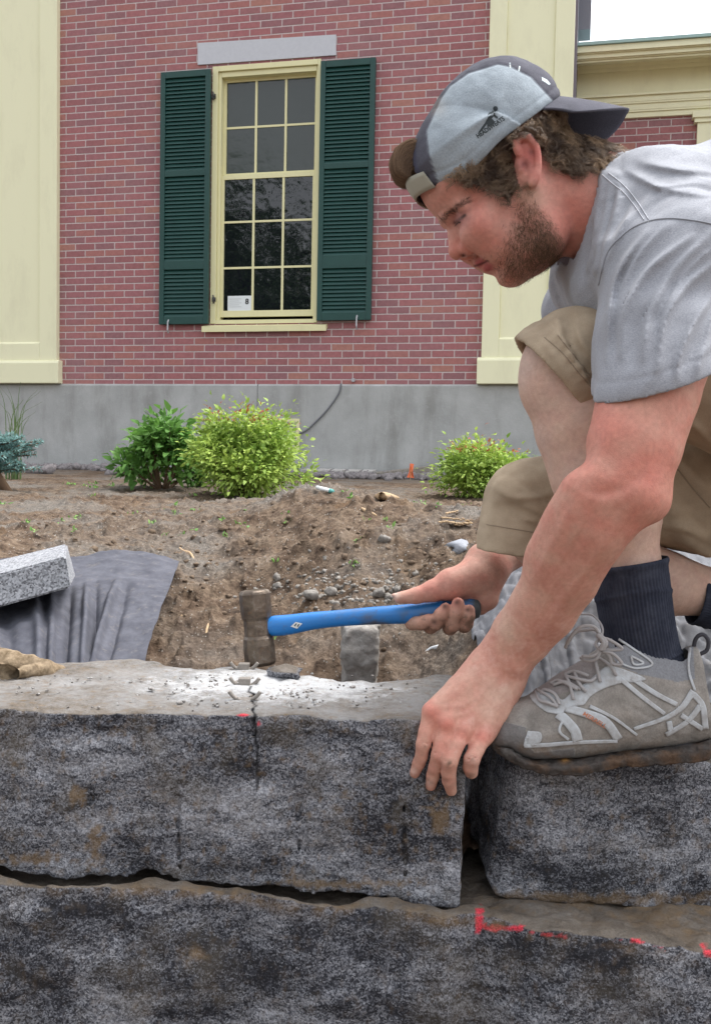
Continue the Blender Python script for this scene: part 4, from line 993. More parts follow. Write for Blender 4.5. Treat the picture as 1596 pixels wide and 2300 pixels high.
# blue spruce at the left edge
rs = np.random.default_rng(51); b = ground_at(-10, 1105, 6.3)
sp = empty('blue_spruce', b, 'dwarf blue spruce with a short dark trunk, cut by the left edge of the picture', 'spruce'); bpy.context.view_layer.update()
mb = MB(); mb.tube([b + [.09, 0, -.03], b + [.0, 0, .12], b + [-.05, 0, .30]], [.035, .028, .015], 8)
P, D = [], []
for i in range(110):
    a = rs.random() * 6.283; L = rs.uniform(.16, .33); z = rs.uniform(.12, .34); o = b + [-.04, 0, z]; tip = o + [math.cos(a) * L, math.sin(a) * L, rs.uniform(.0, .06)]
    pts = spline([o, (o + tip) / 2 + [0, 0, -.01], tip], 4); mb.tube(pts, .004, 4); k = 170; f = rs.random(k); A = np.array(pts); idx = f * (len(A) - 1); i0 = np.floor(idx).astype(int).clip(0, len(A) - 2); fr = (idx - i0)[:, None]
    c = A[i0] * (1 - fr) + A[i0 + 1] * fr; P.append(c); D.append(rs.normal(0, 1, (k, 3)) + (tip - o) / L * .8 + [0, 0, .3])
mb.build('trunk', M_stem, sp, True); P = np.concatenate(P); D = np.concatenate(D); r = rs.random((len(P), 1))
leaves('needles', P, D, rs.uniform(.022, .040, len(P)), np.full(len(P), .008), np.array([.09, .20, .19]) * (1 - r) + np.array([.30, .48, .46]) * r, sp, rs, .05)
# tall thin grass beside it
rs = np.random.default_rng(52); b = ground_at(40, 1085, 7.6)
gr = empty('ornamental_grass', b, 'tuft of tall thin grass blades in front of the left end of the foundation', 'grass tuft'); bpy.context.view_layer.update()
bl_ = []; V, F, Cl = [], [], []
for i in range(46):
    a = rs.random() * 6.283; q = rs.uniform(.05, .55); h = rs.uniform(.35, .78) * (1 - .4 * q); wv_ = rs.uniform(.0025, .0045)
    o = b + rs.normal(0, .025, 3) * [1, 1, 0] + [-.02, 0, 0]; tip = o + [math.cos(a) * q * .8, math.sin(a) * q * .4, h]; mid = o + [math.cos(a) * q * .15, math.sin(a) * q * .1, h * .75]
    pts = np.array(spline([o, mid, tip if q < .3 else tip - [0, 0, .12]], 6)); s = np.array([-math.sin(a), math.cos(a), 0]) * wv_ + np.array([wv_ * .6, 0, 0]); n = len(pts); k = len(V)
    for j, p in enumerate(pts): w = 1 - .85 * j / n; V += [p - s * w, p + s * w]; 
    F += [(k + 2 * j, k + 2 * j + 1, k + 2 * j + 3, k + 2 * j + 2) for j in range(n - 1)]; c = np.array([.12, .20, .07]) * (1 - q) + np.array([.25, .30, .16]) * q; Cl += [c] * (2 * n)
me = raw_mesh('blades', V, F); attr(me, 'col', np.array(Cl)); link('blades', me, M_leaf, gr)
# seedlings and weeds on the soil
rs = np.random.default_rng(53); P, D = [], []
WK = [(rs.uniform(150, 700), rs.uniform(1068, 1100), 8) for _ in range(16)] + [(rs.uniform(0, 1050), rs.uniform(1105, 1210), 5) for _ in range(34)] + [(622, 1440, 9), (800, 1270, 8), (808, 1218, 8), (625, 1265, 6), (975, 1140, 8), (400, 1155, 9), (385, 1150, 8), (560, 1150, 6), (1000, 1090, 12), (985, 1096, 12), (940, 1130, 8)]
for (x, y, k), p in zip(WK, ground_many([(a, b_) for a, b_, _ in WK])):
    s = p[1]
    for j in range(k): P.append(p + rs.normal(0, .003 * s, 3) * [1, 1, .2] + [0, 0, .004]); D.append(rs.normal(0, .6, 3) + [0, 0, .8])
P = np.array(P); D = np.array(D); r = rs.random((len(P), 1)); L = (.006 + .003 * P[:, 1]) * rs.uniform(.6, 1.3, len(P))
o = leaves('weeds', P, D, L, L * .5, np.array([.10, .24, .05]) * (1 - r) + np.array([.26, .44, .12]) * r, None, rs); tag(o, 'small green seedlings scattered over the soil', 'weeds', kind='stuff')

# trees standing behind the camera, which the window panes reflect
def far_tree(x, y, h, seed, lab):
    rs = np.random.default_rng(seed); t = empty('tree', (x, y, -.9), lab, 'tree', 'trees behind the photographer'); bpy.context.view_layer.update(); b = np.array([x, y, -.9])
    mb = MB(); mb.tube([b, b + [.1, 0, h * .45], b + [.2, .1, h * .9]], [.28, .2, .06], 8)
    P, D = [], []
    for i in range(26):
        a = rs.random() * 6.283; z = rs.uniform(.3, .95) * h; L = h * .32 * (1.1 - abs(z / h - .55)); o = b + [.1, 0, z * .85]; tip = o + [math.cos(a) * L, math.sin(a) * L, L * .35]; mb.tube([o, tip], [.06, .02], 5)
        k = 150; f = rs.random((k, 1)) ** .5; P.append(o + (tip - o) * f + rs.normal(0, h * .055, (k, 3))); D.append(rs.normal(0, 1, (k, 3)))
    mb.build('trunk', M_stem, t, True); P = np.concatenate(P); D = np.concatenate(D); r = rs.random((len(P), 1))
    leaves('crown', P, D, rs.uniform(.22, .42, len(P)), np.full(len(P), .22), np.array([.03, .07, .02]) * (1 - r) + np.array([.08, .16, .04]) * r, t, rs)
far_tree(-15.5, -12, 11.5, 61, 'leafy tree behind the photographer, reflected in the middle of the window panes')
far_tree(-10.5, -9, 7.5, 62, 'lower leafy tree behind the photographer, nearest of the three to the wall')
far_tree(-21, -14, 13, 63, 'tallest leafy tree behind the photographer, reflected in the left panes')
# ================================================================== the person
KH = 1.27 / FPX                        # metres per picture pixel at the head
HD = 1.27
def hp(x, y, t=0.0): return np.array([(x - 798) / FPX * HD, (y - 1150) / FPX * HD, HD + t])
def hs_(x, y, t):                      # traced on the near side: put at its own distance, returns both sides
    p = cp(x, y, HD - t); return p, np.array([p[0], p[1], HD + t])
HF = np.array([-.66, .75, 0]); HF /= np.linalg.norm(HF)
HU = np.array([HF[1] * -1, HF[0], 0]); HR = np.stack([HF, HU, np.array([0, 0, 1.])], 1)

def build_head():
    g = Grid(cp(880, 100, 1.27) + [0, 0, -.13], cp(1530, 680, 1.27) + [0, 0, .13], .0017)
    k = KH
    g.ell(hp(1097, 312), (172 * k, 138 * k, .0765), 0, R=HR)
    g.ell(hp(1028, 422), (74 * k, 92 * k, .062), .03, R=HR)
    g.ell(hp(1122, 476), (94 * k, 108 * k, .056), .03, R=HR)         # face mass
    g.ell(hp(1122, 545), (48 * k, 60 * k, .032), .014, R=HR)          # muzzle
    g.ell(hp(1192, 550), (62 * k, 62 * k, .043), .018, R=HR)
    g.cone(hp(1200, 425), hp(1400, 500), .053, .069, .03)            # neck
    g.cone(hp(1240, 400), hp(1420, 455), .045, .050, .03)
    for sgn in (0, 1):
        H = lambda x, y, t: hs_(x, y, t)[sgn]
        g.cone(H(1086, 497, .048), H(1165, 408, .060), .015, .012, .022)     # cheekbone
        g.ell(H(1120, 525, .030), (.034, .036, .028), .02)
        g.cone(H(1152, 600, .012), H(1222, 528, .044), .019, .020, .022)     # jaw
        g.cone(H(1222, 528, .041), H(1195, 430, .052), .018, .013, .03)
        g.cone(H(1006, 489, .008), H(1040, 462, .044), .0080, .0085, .012)   # brow
        g.ell(H(1020, 500, .031), (.0105, .013, .0125), .012, 's')             # socket
        g.cone(H(1058, 530, .030), H(1082, 508, .044), .012, .012, .022)      # cheek under the eye
        g.ell(H(1050, 485, .030), (.0125, .0125, .0140), .008)               # closed lid over the eye
        g.cone(H(1022, 497, .022), H(1045, 480, .041), .0018, .0014, .003)   # lid edge
    g.chain([(hp(1018, 505), .0082), (hp(1022, 528), .0092), (hp(1027, 548), .0108), (hp(1028, 562), .0127)], .006)
    g.chain([(hp(1036, 500), .0095), (hp(1044, 530), .013), (hp(1050, 548), .0115)], .010)
    g.cone(hp(1041, 596, -.03), hp(1041, 596, .03), .0085, .0085, .006, 's')
    g.cone(hp(1105, 622, -.03), hp(1105, 622, .03), .0075, .0075, .008, 's')
    for sgn in (0, 1):
        H = lambda x, y, t: hs_(x, y, t)[sgn]
        g.ell(H(1049, 557, .0125), (.0108, .0098, .0070), .004)              # nostril wing
        g.cone(H(1036, 573, .0075), H(1046, 572, .0095), .0022, .0018, .003, 's')
        g.chain([(H(1050, 538, .0205), .0020), (H(1064, 548, .0225), .0022), (H(1067, 562, .0215), .0016)], .004, op='s')   # crease behind the wing
        g.cone(hp(1074, 588), H(1100, 576, .022), .0066, .0030, .003)        # upper lip
        g.cone(hp(1092, 598), H(1106, 587, .019), .0066, .0034, .003)        # lower lip
        g.cone(hp(1066, 599), H(1101, 581, .024), .0012, .0012, .004, 's')   # mouth line
    g.ell(hp(1143, 602), (.0195, .0195, .021), .007, R=HR)           # chin
    for sgn in (0, 1):                                              # ears
        H = lambda x, y, t: hs_(x, y, t)[sgn]
        g.ell(H(1184, 362, .074), (.015, .026, .0085), .010)
        hel = [(1163, 345), (1158, 322), (1166, 308), (1184, 306), (1199, 322), (1206, 347), (1207, 375), (1201, 400), (1192, 412)]
        g.chain([(H(q[0], q[1], q[2]), .0038) for q in spline([(x, y, .080 + .004 * (x > 1190)) for x, y in hel], 3)], .003)
        g.cone(H(1198, 395, .080), H(1196, 410, .078), .0062, .0058, .006)
        g.chain([(H(1178, 330, .080), .003), (H(1190, 350, .080), .003), (H(1189, 378, .080), .003)], .004)
        g.ell(H(1175, 372, .087), (.0075, .0115, .008), .003, 's')
        g.ell(H(1194, 345, .090), (.0028, .013, .0065), .003, 's')
        g.cone(H(1167, 368, .078), H(1170, 382, .079), .004, .0035, .003)    # tragus
    V, Q = keep_big(*g.mesh()); V = relax(V, Q, 2); return V, vol_fix(V, Q)

LA = dict(sh=cp(1500, 600, 1.16), el=cp(1403, 1110, 1.075))
def build_left_arm():
    g = Grid(cp(880, 760, 1.10) + [0, 0, -.12], cp(1640, 1820, 1.10) + [0, 0, .13], .0018)
    P = lambda x, y, d, r: (cp(x, y, d), r * d / FPX)
    g.chain([P(1505, 700, 1.13, 122), P(1456, 880, 1.10, 111), P(1424, 1000, 1.085, 104), P(1405, 1098, 1.075, 88)], .02)
    
    g.ell(cp(1462, 1125, 1.085), (.016, .018, .018), .03)
    g.chain([P(1402, 1106, 1.075, 82), P(1319, 1203, 1.08, 87), P(1264, 1292, 1.09, 84), P(1221, 1365, 1.10, 76), P(1172, 1426, 1.112, 68), P(1141, 1468, 1.12, 62), P(1118, 1501, 1.125, 56), P(1090, 1535, 1.118, 52)], .010, fl=((0, 0, 1), .88))
    g.cone(cp(1310, 1110, 1.07), cp(1240, 1240, 1.085), .026, .022, .03)
    # tendons and the knob of the wrist
    g.ell(cp(1152, 1492, 1.100), (.011, .011, .008), .012)
    g.chain([P(1100, 1500, 1.112, 24), P(1050, 1545, 1.102, 22), P(985, 1590, 1.088, 17)], .012)
    mcp = dict(i=(969, 1598, 1.084), m=(1001, 1624, 1.079), r=(1042, 1640, 1.079), p=(1085, 1652, 1.086))
    for key, wr in (('i', (1090, 1498)), ('m', (1108, 1504)), ('r', (1122, 1510)), ('p', (1138, 1520))):
        x, y, d = mcp[key]
        mx, my = (wr[0] * .5 + x * .5), (wr[1] * .5 + y * .5)
        g.chain([P(wr[0], wr[1], 1.125, 40), P(mx, my, 1.106, 28), P(x, y, d, 18)], .014)
        g.ell(cp(x, y, d - .0040), (.0068, .0064, .0062), .008)
        g.chain([(cp(wr[0] - 4, wr[1] + 16, 1.102), .002), (cp(mx, my, 1.0925), .0022), (cp(x, y, d - .007), .0030)], .009)
    g.chain([P(1138, 1545, 1.122, 30), P(1118, 1605, 1.110, 28), P(1094, 1645, 1.096, 20)], .012)
    g.chain([P(1050, 1570, 1.116, 28), P(1045, 1605, 1.114, 20)], .012)
    # four fingers over the edge, thumb tucked behind them
    F = {
        'i': [P(967, 1600, 1.084, 17.5), P(955, 1645, 1.078, 16.5), P(950, 1672, 1.076, 16.5), P(946, 1700, 1.081, 14.5), P(940, 1714, 1.085, 14.5), P(931, 1737, 1.090, 12)],
        'm': [P(1001, 1626, 1.080, 18.5), P(991, 1665, 1.073, 17), P(985, 1696, 1.070, 17.5), P(976, 1726, 1.076, 15), P(972, 1742, 1.081, 15), P(967, 1765, 1.088, 12.5)],
        'r': [P(1042, 1642, 1.080, 18.5), P(1024, 1675, 1.068, 18), P(1010, 1710, 1.061, 18.5), P(1007, 1737, 1.066, 16.5), P(1008, 1753, 1.071, 16), P(1013, 1776, 1.080, 13)],
        'p': [P(1085, 1655, 1.086, 19), P(1070, 1682, 1.072, 18.5), P(1059, 1706, 1.064, 18.5), P(1056, 1724, 1.068, 17), P(1058, 1735, 1.073, 15.5)]}
    for key, ch in F.items():
        g.chain(ch[:2], .006); g.chain(ch[1:], .0012, kj=.002)
    g.chain([P(1072, 1580, 1.132, 26), P(1056, 1625, 1.132, 20), P(1048, 1652, 1.128, 17)], .01)
    # nails
    for (x, y, d) in ((928, 1733, 1.0838), (965, 1759, 1.0815), (1012, 1768, 1.0735), (1057, 1731, 1.0660)):
        g.ell(cp(x, y, d), (.0045, .0055, .0012), .0008, R=None)
    # creases over the finger joints
    for (x, y, d, w) in ((953, 1672, 1.0675, 13), (985, 1696, 1.0613, 14), (1010, 1710, 1.0520, 15), (1059, 1704, 1.055, 15), (940, 1713, 1.0780, 10), (972, 1741, 1.0738, 11), (1008, 1752, 1.0632, 12)):
        for dy in (-3, 2):
            g.cone(cp(x - w * .7, y + dy - 1, d + .003), cp(x + w * .7, y + dy + 2, d + .003), .0007, .0007, .001, 's')
    for pts, w, A in (([(1300, 1092), (1360, 1108), (1420, 1082), (1450, 1040)], 22, -.0035), ([(1450, 1180), (1370, 1270), (1270, 1400)], 17, -.0030), ([(1400, 1150), (1340, 1250), (1250, 1370), (1190, 1440)], 20, .0028),
        ([(1290, 1130), (1240, 1220), (1190, 1320)], 18, .0022), ([(1330, 1150), (1285, 1240), (1230, 1340)], 14, -.0016),
        ([(1135, 1500), (1085, 1555), (1052, 1598), (1012, 1612)], 4.5, .0016), ([(1085, 1555), (1040, 1582), (985, 1588)], 4.5, .0014), ([(1120, 1530), (1092, 1600), (1066, 1632)], 4.5, .0013),
        ([(1300, 1230), (1245, 1310), (1205, 1390), (1165, 1440)], 5, .0013), ([(1245, 1310), (1250, 1370), (1215, 1430)], 5, .0010), ([(1490, 930), (1480, 1010), (1460, 1080)], 26, -.003), ([(1380, 930), (1350, 1020), (1330, 1080)], 26, .003)):
        crease(g, pts, w, A, 1.10 if pts[0][1] < 1300 and pts[0][0] > 1250 else 1.12)
    V, Q = g.mesh(); V = relax(V, Q, 2)
    # the forearm reaches away: the hand lies on the far block, the elbow stays near
    a, b = cp(1420, 1080, 1.08), cp(1117, 1501, 1.125)
    t = np.clip(((V - a) @ (b - a)) / ((b - a) @ (b - a)), 0, 1); t = t * t * (3 - 2 * t)
    V = V * (1 + .098 * t)[:, None]
    return V, vol_fix(V, Q)

def build_right_arm():
    g = Grid(cp(850, 950, 1.40) + [0, 0, -.13], cp(1420, 1460, 1.40) + [0, 0, .16], .0018)
    P = lambda x, y, d, r: (cp(x, y, d), r * d / FPX)
    g.chain([P(1380, 1000, 1.50, 66), P(1240, 1140, 1.46, 60), P(1165, 1215, 1.42, 52), P(1093, 1268, 1.375, 44)], .02)
    g.chain([P(1093, 1268, 1.372, 44), P(1068, 1300, 1.362, 42), P(1040, 1330, 1.368, 34)], .02)
    g.chain([P(1100, 1285, 1.366, 34), P(1092, 1345, 1.356, 26), P(1078, 1362, 1.360, 20)], .015)
    g.chain([P(1060, 1297, 1.352, 38), P(1012, 1313, 1.342, 36), P(972, 1327, 1.338, 24), P(935, 1338, 1.336, 18), P(898, 1343, 1.334, 14)], .012)
    g.ell(cp(889, 1337, 1.334), (.007, .003, .0055), .001)
    for ch in (
        [P(985, 1330, 1.372, 20), P(915, 1382, 1.372, 17), P(925, 1400, 1.350, 16), P(945, 1400, 1.330, 16), P(964, 1393, 1.326, 15)],
        [P(1010, 1335, 1.375, 20), P(955, 1385, 1.374, 17), P(966, 1407, 1.350, 17), P(978, 1400, 1.328, 17), P(990, 1382, 1.3215, 17), P(1000, 1368, 1.321, 14)],
        [P(1035, 1340, 1.376, 20), P(1000, 1388, 1.374, 17), P(1010, 1410, 1.350, 17), P(1016, 1402, 1.327, 18), P(1024, 1378, 1.320, 17.5), P(1028, 1356, 1.320, 14.5)],
        [P(1060, 1345, 1.376, 20), P(1035, 1385, 1.374, 16), P(1042, 1406, 1.350, 16), P(1046, 1402, 1.328, 16), P(1051, 1384, 1.321, 15.5), P(1053, 1371, 1.321, 13.5)]):
        g.chain(ch[:2], .006); g.chain(ch[1:], .001, kj=.002)
    for x, y, d in ((1001, 1361, 1.3135), (1029, 1350, 1.3125), (1054, 1366, 1.314)):
        g.ell(cp(x, y, d), (.0045, .0055, .0015), .001)
    V, Q = g.mesh(); V = relax(V, Q, 2) * 1.115; return V, vol_fix(V, Q)

def build_legs():
    g = Grid(cp(1040, 660, 1.35) + [0, 0, -.30], cp(2050, 1700, 1.35) + [0, 0, .24], .0032)
    P = lambda x, y, d, r: (cp(x, y, d), r * d / FPX)
    D = 1.245
    g.chain([P(1850, 880, D + .02, 165), P(1560, 820, D, 115), P(1284, 808, D, 88)], .03)
    g.chain([P(1280, 815, D, 90), P(1281, 880, D, 100), P(1310, 960, D, 108), P(1352, 1060, D, 116), P(1377, 1150, D, 107), P(1404, 1260, D, 76), P(1422, 1350, D, 72), P(1440, 1440, D, 62), P(1455, 1510, D, 54)], .03)
    g.chain([P(1460, 1530, D - .01, 60), P(1350, 1600, D - .02, 52), P(1230, 1640, D - .02, 40)], .03)
    g.ell(cp(1222, 850, D), (.026, .035, .03), .03)
    D = 1.43
    g.chain([P(1800, 1030, D, 165), P(1500, 1060, D, 110), P(1200, 1145, D, 72)], .03)
    g.chain([P(1200, 1150, D, 72), P(1215, 1205, D, 72), P(1380, 1270, D, 84), P(1490, 1310, D, 74), P(1590, 1330, D, 55), P(1680, 1350, D, 50)], .03)
    g.chain([P(1900, 880, 1.34, 165), P(1680, 610, 1.31, 165), P(1490, 535, 1.29, 135)], .05)      # trunk
    V, Q = g.mesh(); V = relax(V, Q, 1); return V, vol_fix(V, Q)

def skin_colour(V, part):
    """skin colours: sunburn, lips, dirt; shade painted into eye, ear, nostril and mouth hollows"""
    xy = pj(V); n1 = fbm(V, 60, 3, 5)[:, None]; n2 = fbm(V, 260, 2, 9)[:, None]
    n3 = fbm(V, 22, 3, 15)[:, None]
    base = {'head': (.50, .262, .205), 'arm': (.54, .30, .228), 'rarm': (.50, .29, .225), 'leg': (.50, .315, .25)}[part]
    C = np.tile(np.array(base), (len(V), 1))
    red = np.array([.52, .165, .125]); pale = np.array([.56, .40, .31]); dirt = np.array([.13, .085, .06])
    def bl(C, col, w): w = np.clip(w, 0, 1)[:, None] if np.ndim(w) == 1 else np.clip(w, 0, 1); return C * (1 - w) + np.array(col) * w
    def spot(x, y, r): return np.exp(-(((xy - [x, y]) ** 2).sum(1)) / r ** 2)
    C = bl(C, red, .25 + .3 * n1[:, 0]) if part != 'leg' else bl(C, pale, .3 + .35 * n1[:, 0])
    if part == 'head':
        near = 1.0
        C = bl(C, (.45, .12, .10), .9 * spot(1190, 345, 42)); C = bl(C, (.45, .12, .10), .6 * spot(1202, 400, 22))
        C = bl(C, red, .55 * spot(1024, 560, 26)); C = bl(C, (.55, .20, .16), .6 * spot(1080, 505, 40))
        C = bl(C, red, .6 * spot(1290, 480, 70)); C = bl(C, pale, .6 * spot(1190, 440, 34))
        lip = np.maximum(spot(1076, 590, 11), spot(1095, 600, 11)) * (np.abs(V[:, 2] - HD) < .024)
        C = bl(C, (.36, .09, .09), 1.3 * lip)
        mo = polydist(xy, [(1066, 597), (1082, 592), (1102, 581)])
        C = bl(C, (.14, .035, .035), 1.2 * np.exp(-(mo / 2.6) ** 2) * (np.abs(V[:, 2] - HD) < .03))  # shade between the lips painted as a dark line
        C = bl(C, (.20, .06, .055), .9 * spot(1177, 368, 13)); C = bl(C, (.16, .05, .045), .7 * spot(1193, 340, 8))  # hollows of the ear painted darker, as shade
        C = bl(C, (.30, .13, .12), .6 * np.exp(-(((xy - [1034, 490]) / [19, 17]) ** 2).sum(1))); C = bl(C, (.045, .028, .026), 1.1 * np.exp(-(polydist(xy, [(1021, 499), (1031, 493), (1043, 483)]) / 4.2) ** 2) * (V[:, 2] < HD))  # painted shade round the eye, then the dark lash line
        C = bl(C, (.05, .02, .018), 1.0 * (spot(1040, 573, 4.5)) * (V[:, 2] < HD))  # shade of the nostril painted in
        bdist = polydist(xy, [(992, 495), (1006, 479), (1028, 463), (1052, 452)]); C = bl(C, (.14, .08, .06), .60 * np.clip(1 - bdist / (10 - 5 * sst(1000, 1052, xy[:, 0])), 0, 1) * (.7 + .5 * n1[:, 0]))
        C = bl(C, (.33, .13, .12), .5 * np.exp(-(polydist(xy, [(1018, 488), (1034, 478), (1054, 470)]) / 3.5) ** 2)); C = bl(C, (.36, .16, .15), .45 * spot(1026, 494, 15))  # lid crease and inner socket shaded in the colour
        # beard shadow on the skin
        bd = beard_w(V); C = bl(C, (.21, .125, .09), .50 * bd)
    if part == 'arm':
        C = bl(C, red, .85 * np.maximum(spot(1420, 1080, 130), spot(1390, 930, 120)) * (.7 + .3 * n3[:, 0]))
        C = bl(C, (.60, .33, .25), .6 * spot(1440, 900, 60))
        C = bl(C, pale, .55 * np.clip(n3[:, 0] + .3, 0, 1) * sst(1180, 1420, xy[:, 1])); C = bl(C, (.52, .40, .34), .35 * np.clip(.8 * n1[:, 0] + .6 * n2[:, 0] - .05, 0, 1) * sst(1150, 1500, xy[:, 1]) * (xy[:, 0] > 1020))
        for x, y, r in ((967, 1600, 22), (1000, 1628, 22), (1083, 1655, 18), (1040, 1650, 18)): C = bl(C, (.56, .17, .13), .65 * spot(x, y, r))
        for x, y, r in ((955, 1672, 8), (985, 1700, 8), (1010, 1716, 8), (1056, 1705, 7), (1050, 1748, 9)):
            C = bl(C, dirt, .9 * spot(x, y, r) * np.clip(.5 + 1.5 * n2[:, 0], 0, 1))
        for x, y, r in ((929, 1733, 9), (966, 1760, 9)): C = bl(C, (.62, .42, .36), .8 * spot(x, y, r))
        tip = sst(1660, 1760, xy[:, 1]); C = bl(C, dirt, .35 * tip * np.clip(.4 + n2[:, 0] + n1[:, 0], 0, 1))
    if part == 'rarm':
        C = bl(C, (.52, .2, .16), .5 * spot(990, 1330, 60)); C = bl(C, (.66, .50, .42), .9 * spot(889, 1336, 9))
        low = sst(1345, 1390, xy[:, 1]) * (xy[:, 0] < 1075)
        C = bl(C, (.36, .22, .15), .45 * low); C = bl(C, dirt, .75 * low * np.clip(.1 + n2[:, 0] + n1[:, 0], 0, 1))
        for x, y, r in ((975, 1397, 7), (998, 1362, 6), (1025, 1353, 6), (1050, 1370, 5)): C = bl(C, (.10, .05, .04), .9 * spot(x, y, r))
    if part == 'leg':
        C = bl(C, (.50, .38, .33), .4 * np.clip(n3[:, 0] + .5, 0, 1))
    return np.clip(C * (1 + .10 * n2), .01, .9)

def beard_w(V):                        # how bearded a point of the head is, 0..1
    xy = pj(V); n = fbm(V, 90, 2, 3)
    poly = [(1152, 440), (1140, 475), (1125, 520), (1112, 560), (1085, 573), (1062, 582), (1068, 592), (1100, 577), (1112, 586), (1104, 602), (1120, 640), (1165, 645), (1225, 608), (1262, 590), (1272, 545), (1250, 500), (1225, 460), (1190, 430), (1180, 425)]
    poly = np.array(poly, float)
    ins = inpoly(xy + 5 * n[:, None], poly)
    d = polydist(xy, list(poly) + [poly[0]])
    w = np.where(ins, np.clip(d / 34, 0, 1), 0)
    dens = .20 + .75 * np.exp(-(((xy - [1235, 545]) / [62, 75]) ** 2).sum(1)) + .22 * np.exp(-(((xy - [1160, 610]) / [60, 40]) ** 2).sum(1))
    return np.clip(w * dens, 0, 1)

# ---- materials of the figure
ms = Mat('skin', rough=.60, spec=.30, sub=.07)
v = ms.co('Object'); n = ms.noise(v, 900, 3, .6); n2 = ms.noise(v, 140, 3, .6)
ms.col(ms.mix(.22, ms.vcol('col'), ms.ramp(n, [(.3, .35), (.7, .85)]), 'SOFT_LIGHT'))
ms.bump(n2, .40, .0018).bump(n, .45, .0008)
ms.bump(ms.vor(ms.co('Object'), 700, 'Distance'), .12, .0006)
M_skin = ms.m

parts = []
Vh, Qh = build_head(); head_V, head_Q = Vh, Qh
for (V, Q), p in (((Vh, Qh), 'head'), (build_left_arm(), 'arm'), (build_right_arm(), 'rarm'), (build_legs(), 'leg')):
    parts.append((V, Q, skin_colour(V, p)))
VV, QQ, CC, off = [], [], [], 0
for V, Q, C in parts: VV.append(V); QQ.append(Q + off); CC.append(C); off += len(V)
VV = np.concatenate(VV); QQ = np.concatenate(QQ); CC = np.concatenate(CC)
root_p = wp(1450, 1500, 1.3)
person = empty('person', root_p, 'crouching man in a backwards grey cap, grey T-shirt and khaki shorts, striking with a hammer', 'person')
bpy.context.view_layer.update()
me = raw_mesh('body', tow(VV), QQ); attr(me, 'col', CC)
body = link('body', me, M_skin, person)

# fine pale hairs on the near forearm
Va, Qa = parts[1][0], parts[1][1]; xa = pj(Va); rsa = np.random.default_rng(77)
wa = ((xa[:, 1] > 1080) & (xa[:, 1] < 1520)).astype(float) * (.4 + .6 * (xa[:, 0] < 1250 + (1300 - xa[:, 1]) * .6))
ARMW = (Va, Qa, wa)
# ---- hair, beard, brows: fine tapered strands
from mathutils.bvhtree import BVHTree
def sample(V, Q, w, n, rs):
    T = np.concatenate([Q[:, [0, 1, 2]], Q[:, [0, 2, 3]]])
    a, b, c = V[T[:, 0]], V[T[:, 1]], V[T[:, 2]]
    nr = np.cross(b - a, c - a); ar = np.linalg.norm(nr, axis=1)
    p = ar * w[T].mean(1); p = p / p.sum()
    i = rs.choice(len(T), n, p=p); u = rs.random((n, 2)); f = u.sum(1) > 1; u[f] = 1 - u[f]
    P = a[i] + (b[i] - a[i]) * u[:, :1] + (c[i] - a[i]) * u[:, 1:]
    return P, nr[i] / np.maximum(ar[i, None], 1e-12)
def strands(name, PTS, rad, cols, mat, parent):   # PTS (N,S,3) in view axes
    N, S, _ = PTS.shape
    T = np.gradient(PTS, axis=1); T /= np.maximum(np.linalg.norm(T, axis=2, keepdims=True), 1e-9)
    ref = np.array([.3, .2, 1.]); A = np.cross(T, ref); A /= np.maximum(np.linalg.norm(A, axis=2, keepdims=True), 1e-9); B = np.cross(T, A)
    tp = np.linspace(1, .25, S)[None, :, None]
    r = np.asarray(rad).reshape(-1, 1, 1) * tp
    R = [PTS + r * (math.cos(q) * A + math.sin(q) * B) for q in (0, 2.094, 4.189)]
    V = np.stack(R, 2).reshape(-1, 3)
    i = np.arange(N)[:, None, None] * S * 3 + np.arange(S - 1)[None, :, None] * 3; k = np.arange(3)[None, None, :]; k2 = (k + 1) % 3
    Q = np.stack(np.broadcast_arrays(i + k, i + k2, i + 3 + k2, i + 3 + k), -1).reshape(-1, 4)
    me = raw_mesh(name, tow(V), Q); attr(me, 'col', np.repeat(cols, S * 3, axis=0))
    return link(name, me, mat, parent)
def tri_n(V, Q):
    n = np.cross(V[Q[:, 1]] - V[Q[:, 0]], V[Q[:, 2]] - V[Q[:, 0]]); n /= np.maximum(np.linalg.norm(n, axis=1, keepdims=True), 1e-12); return n
mh = Mat('hair', rough=.5, spec=.4); mh.col(mh.vcol('col')); M_hair = mh.m
rs = np.random.default_rng(11)
HV, HQ = head_V, head_Q
hxy = pj(HV)
# -- head hair below the cap
hair_poly = [(1006, 392), (1034, 352), (1081, 318), (1146, 262), (1240, 216), (1300, 240), (1356, 300), (1362, 340), (1350, 372), (1330, 384), (1283, 394), (1240, 372), (1216, 345), (1205, 318), (1188, 298), (1165, 298), (1154, 318), (1152, 350), (1156, 388), (1160, 420), (1146, 438), (1118, 424), (1085, 412), (1050, 404), (1022, 398)]
def hair_w(V):
    xy = pj(V); n = fbm(V, 70, 2, 4)
    return inpoly(xy + 7 * n[:, None], np.array(hair_poly, float)).astype(float)
hw = hair_w(HV)
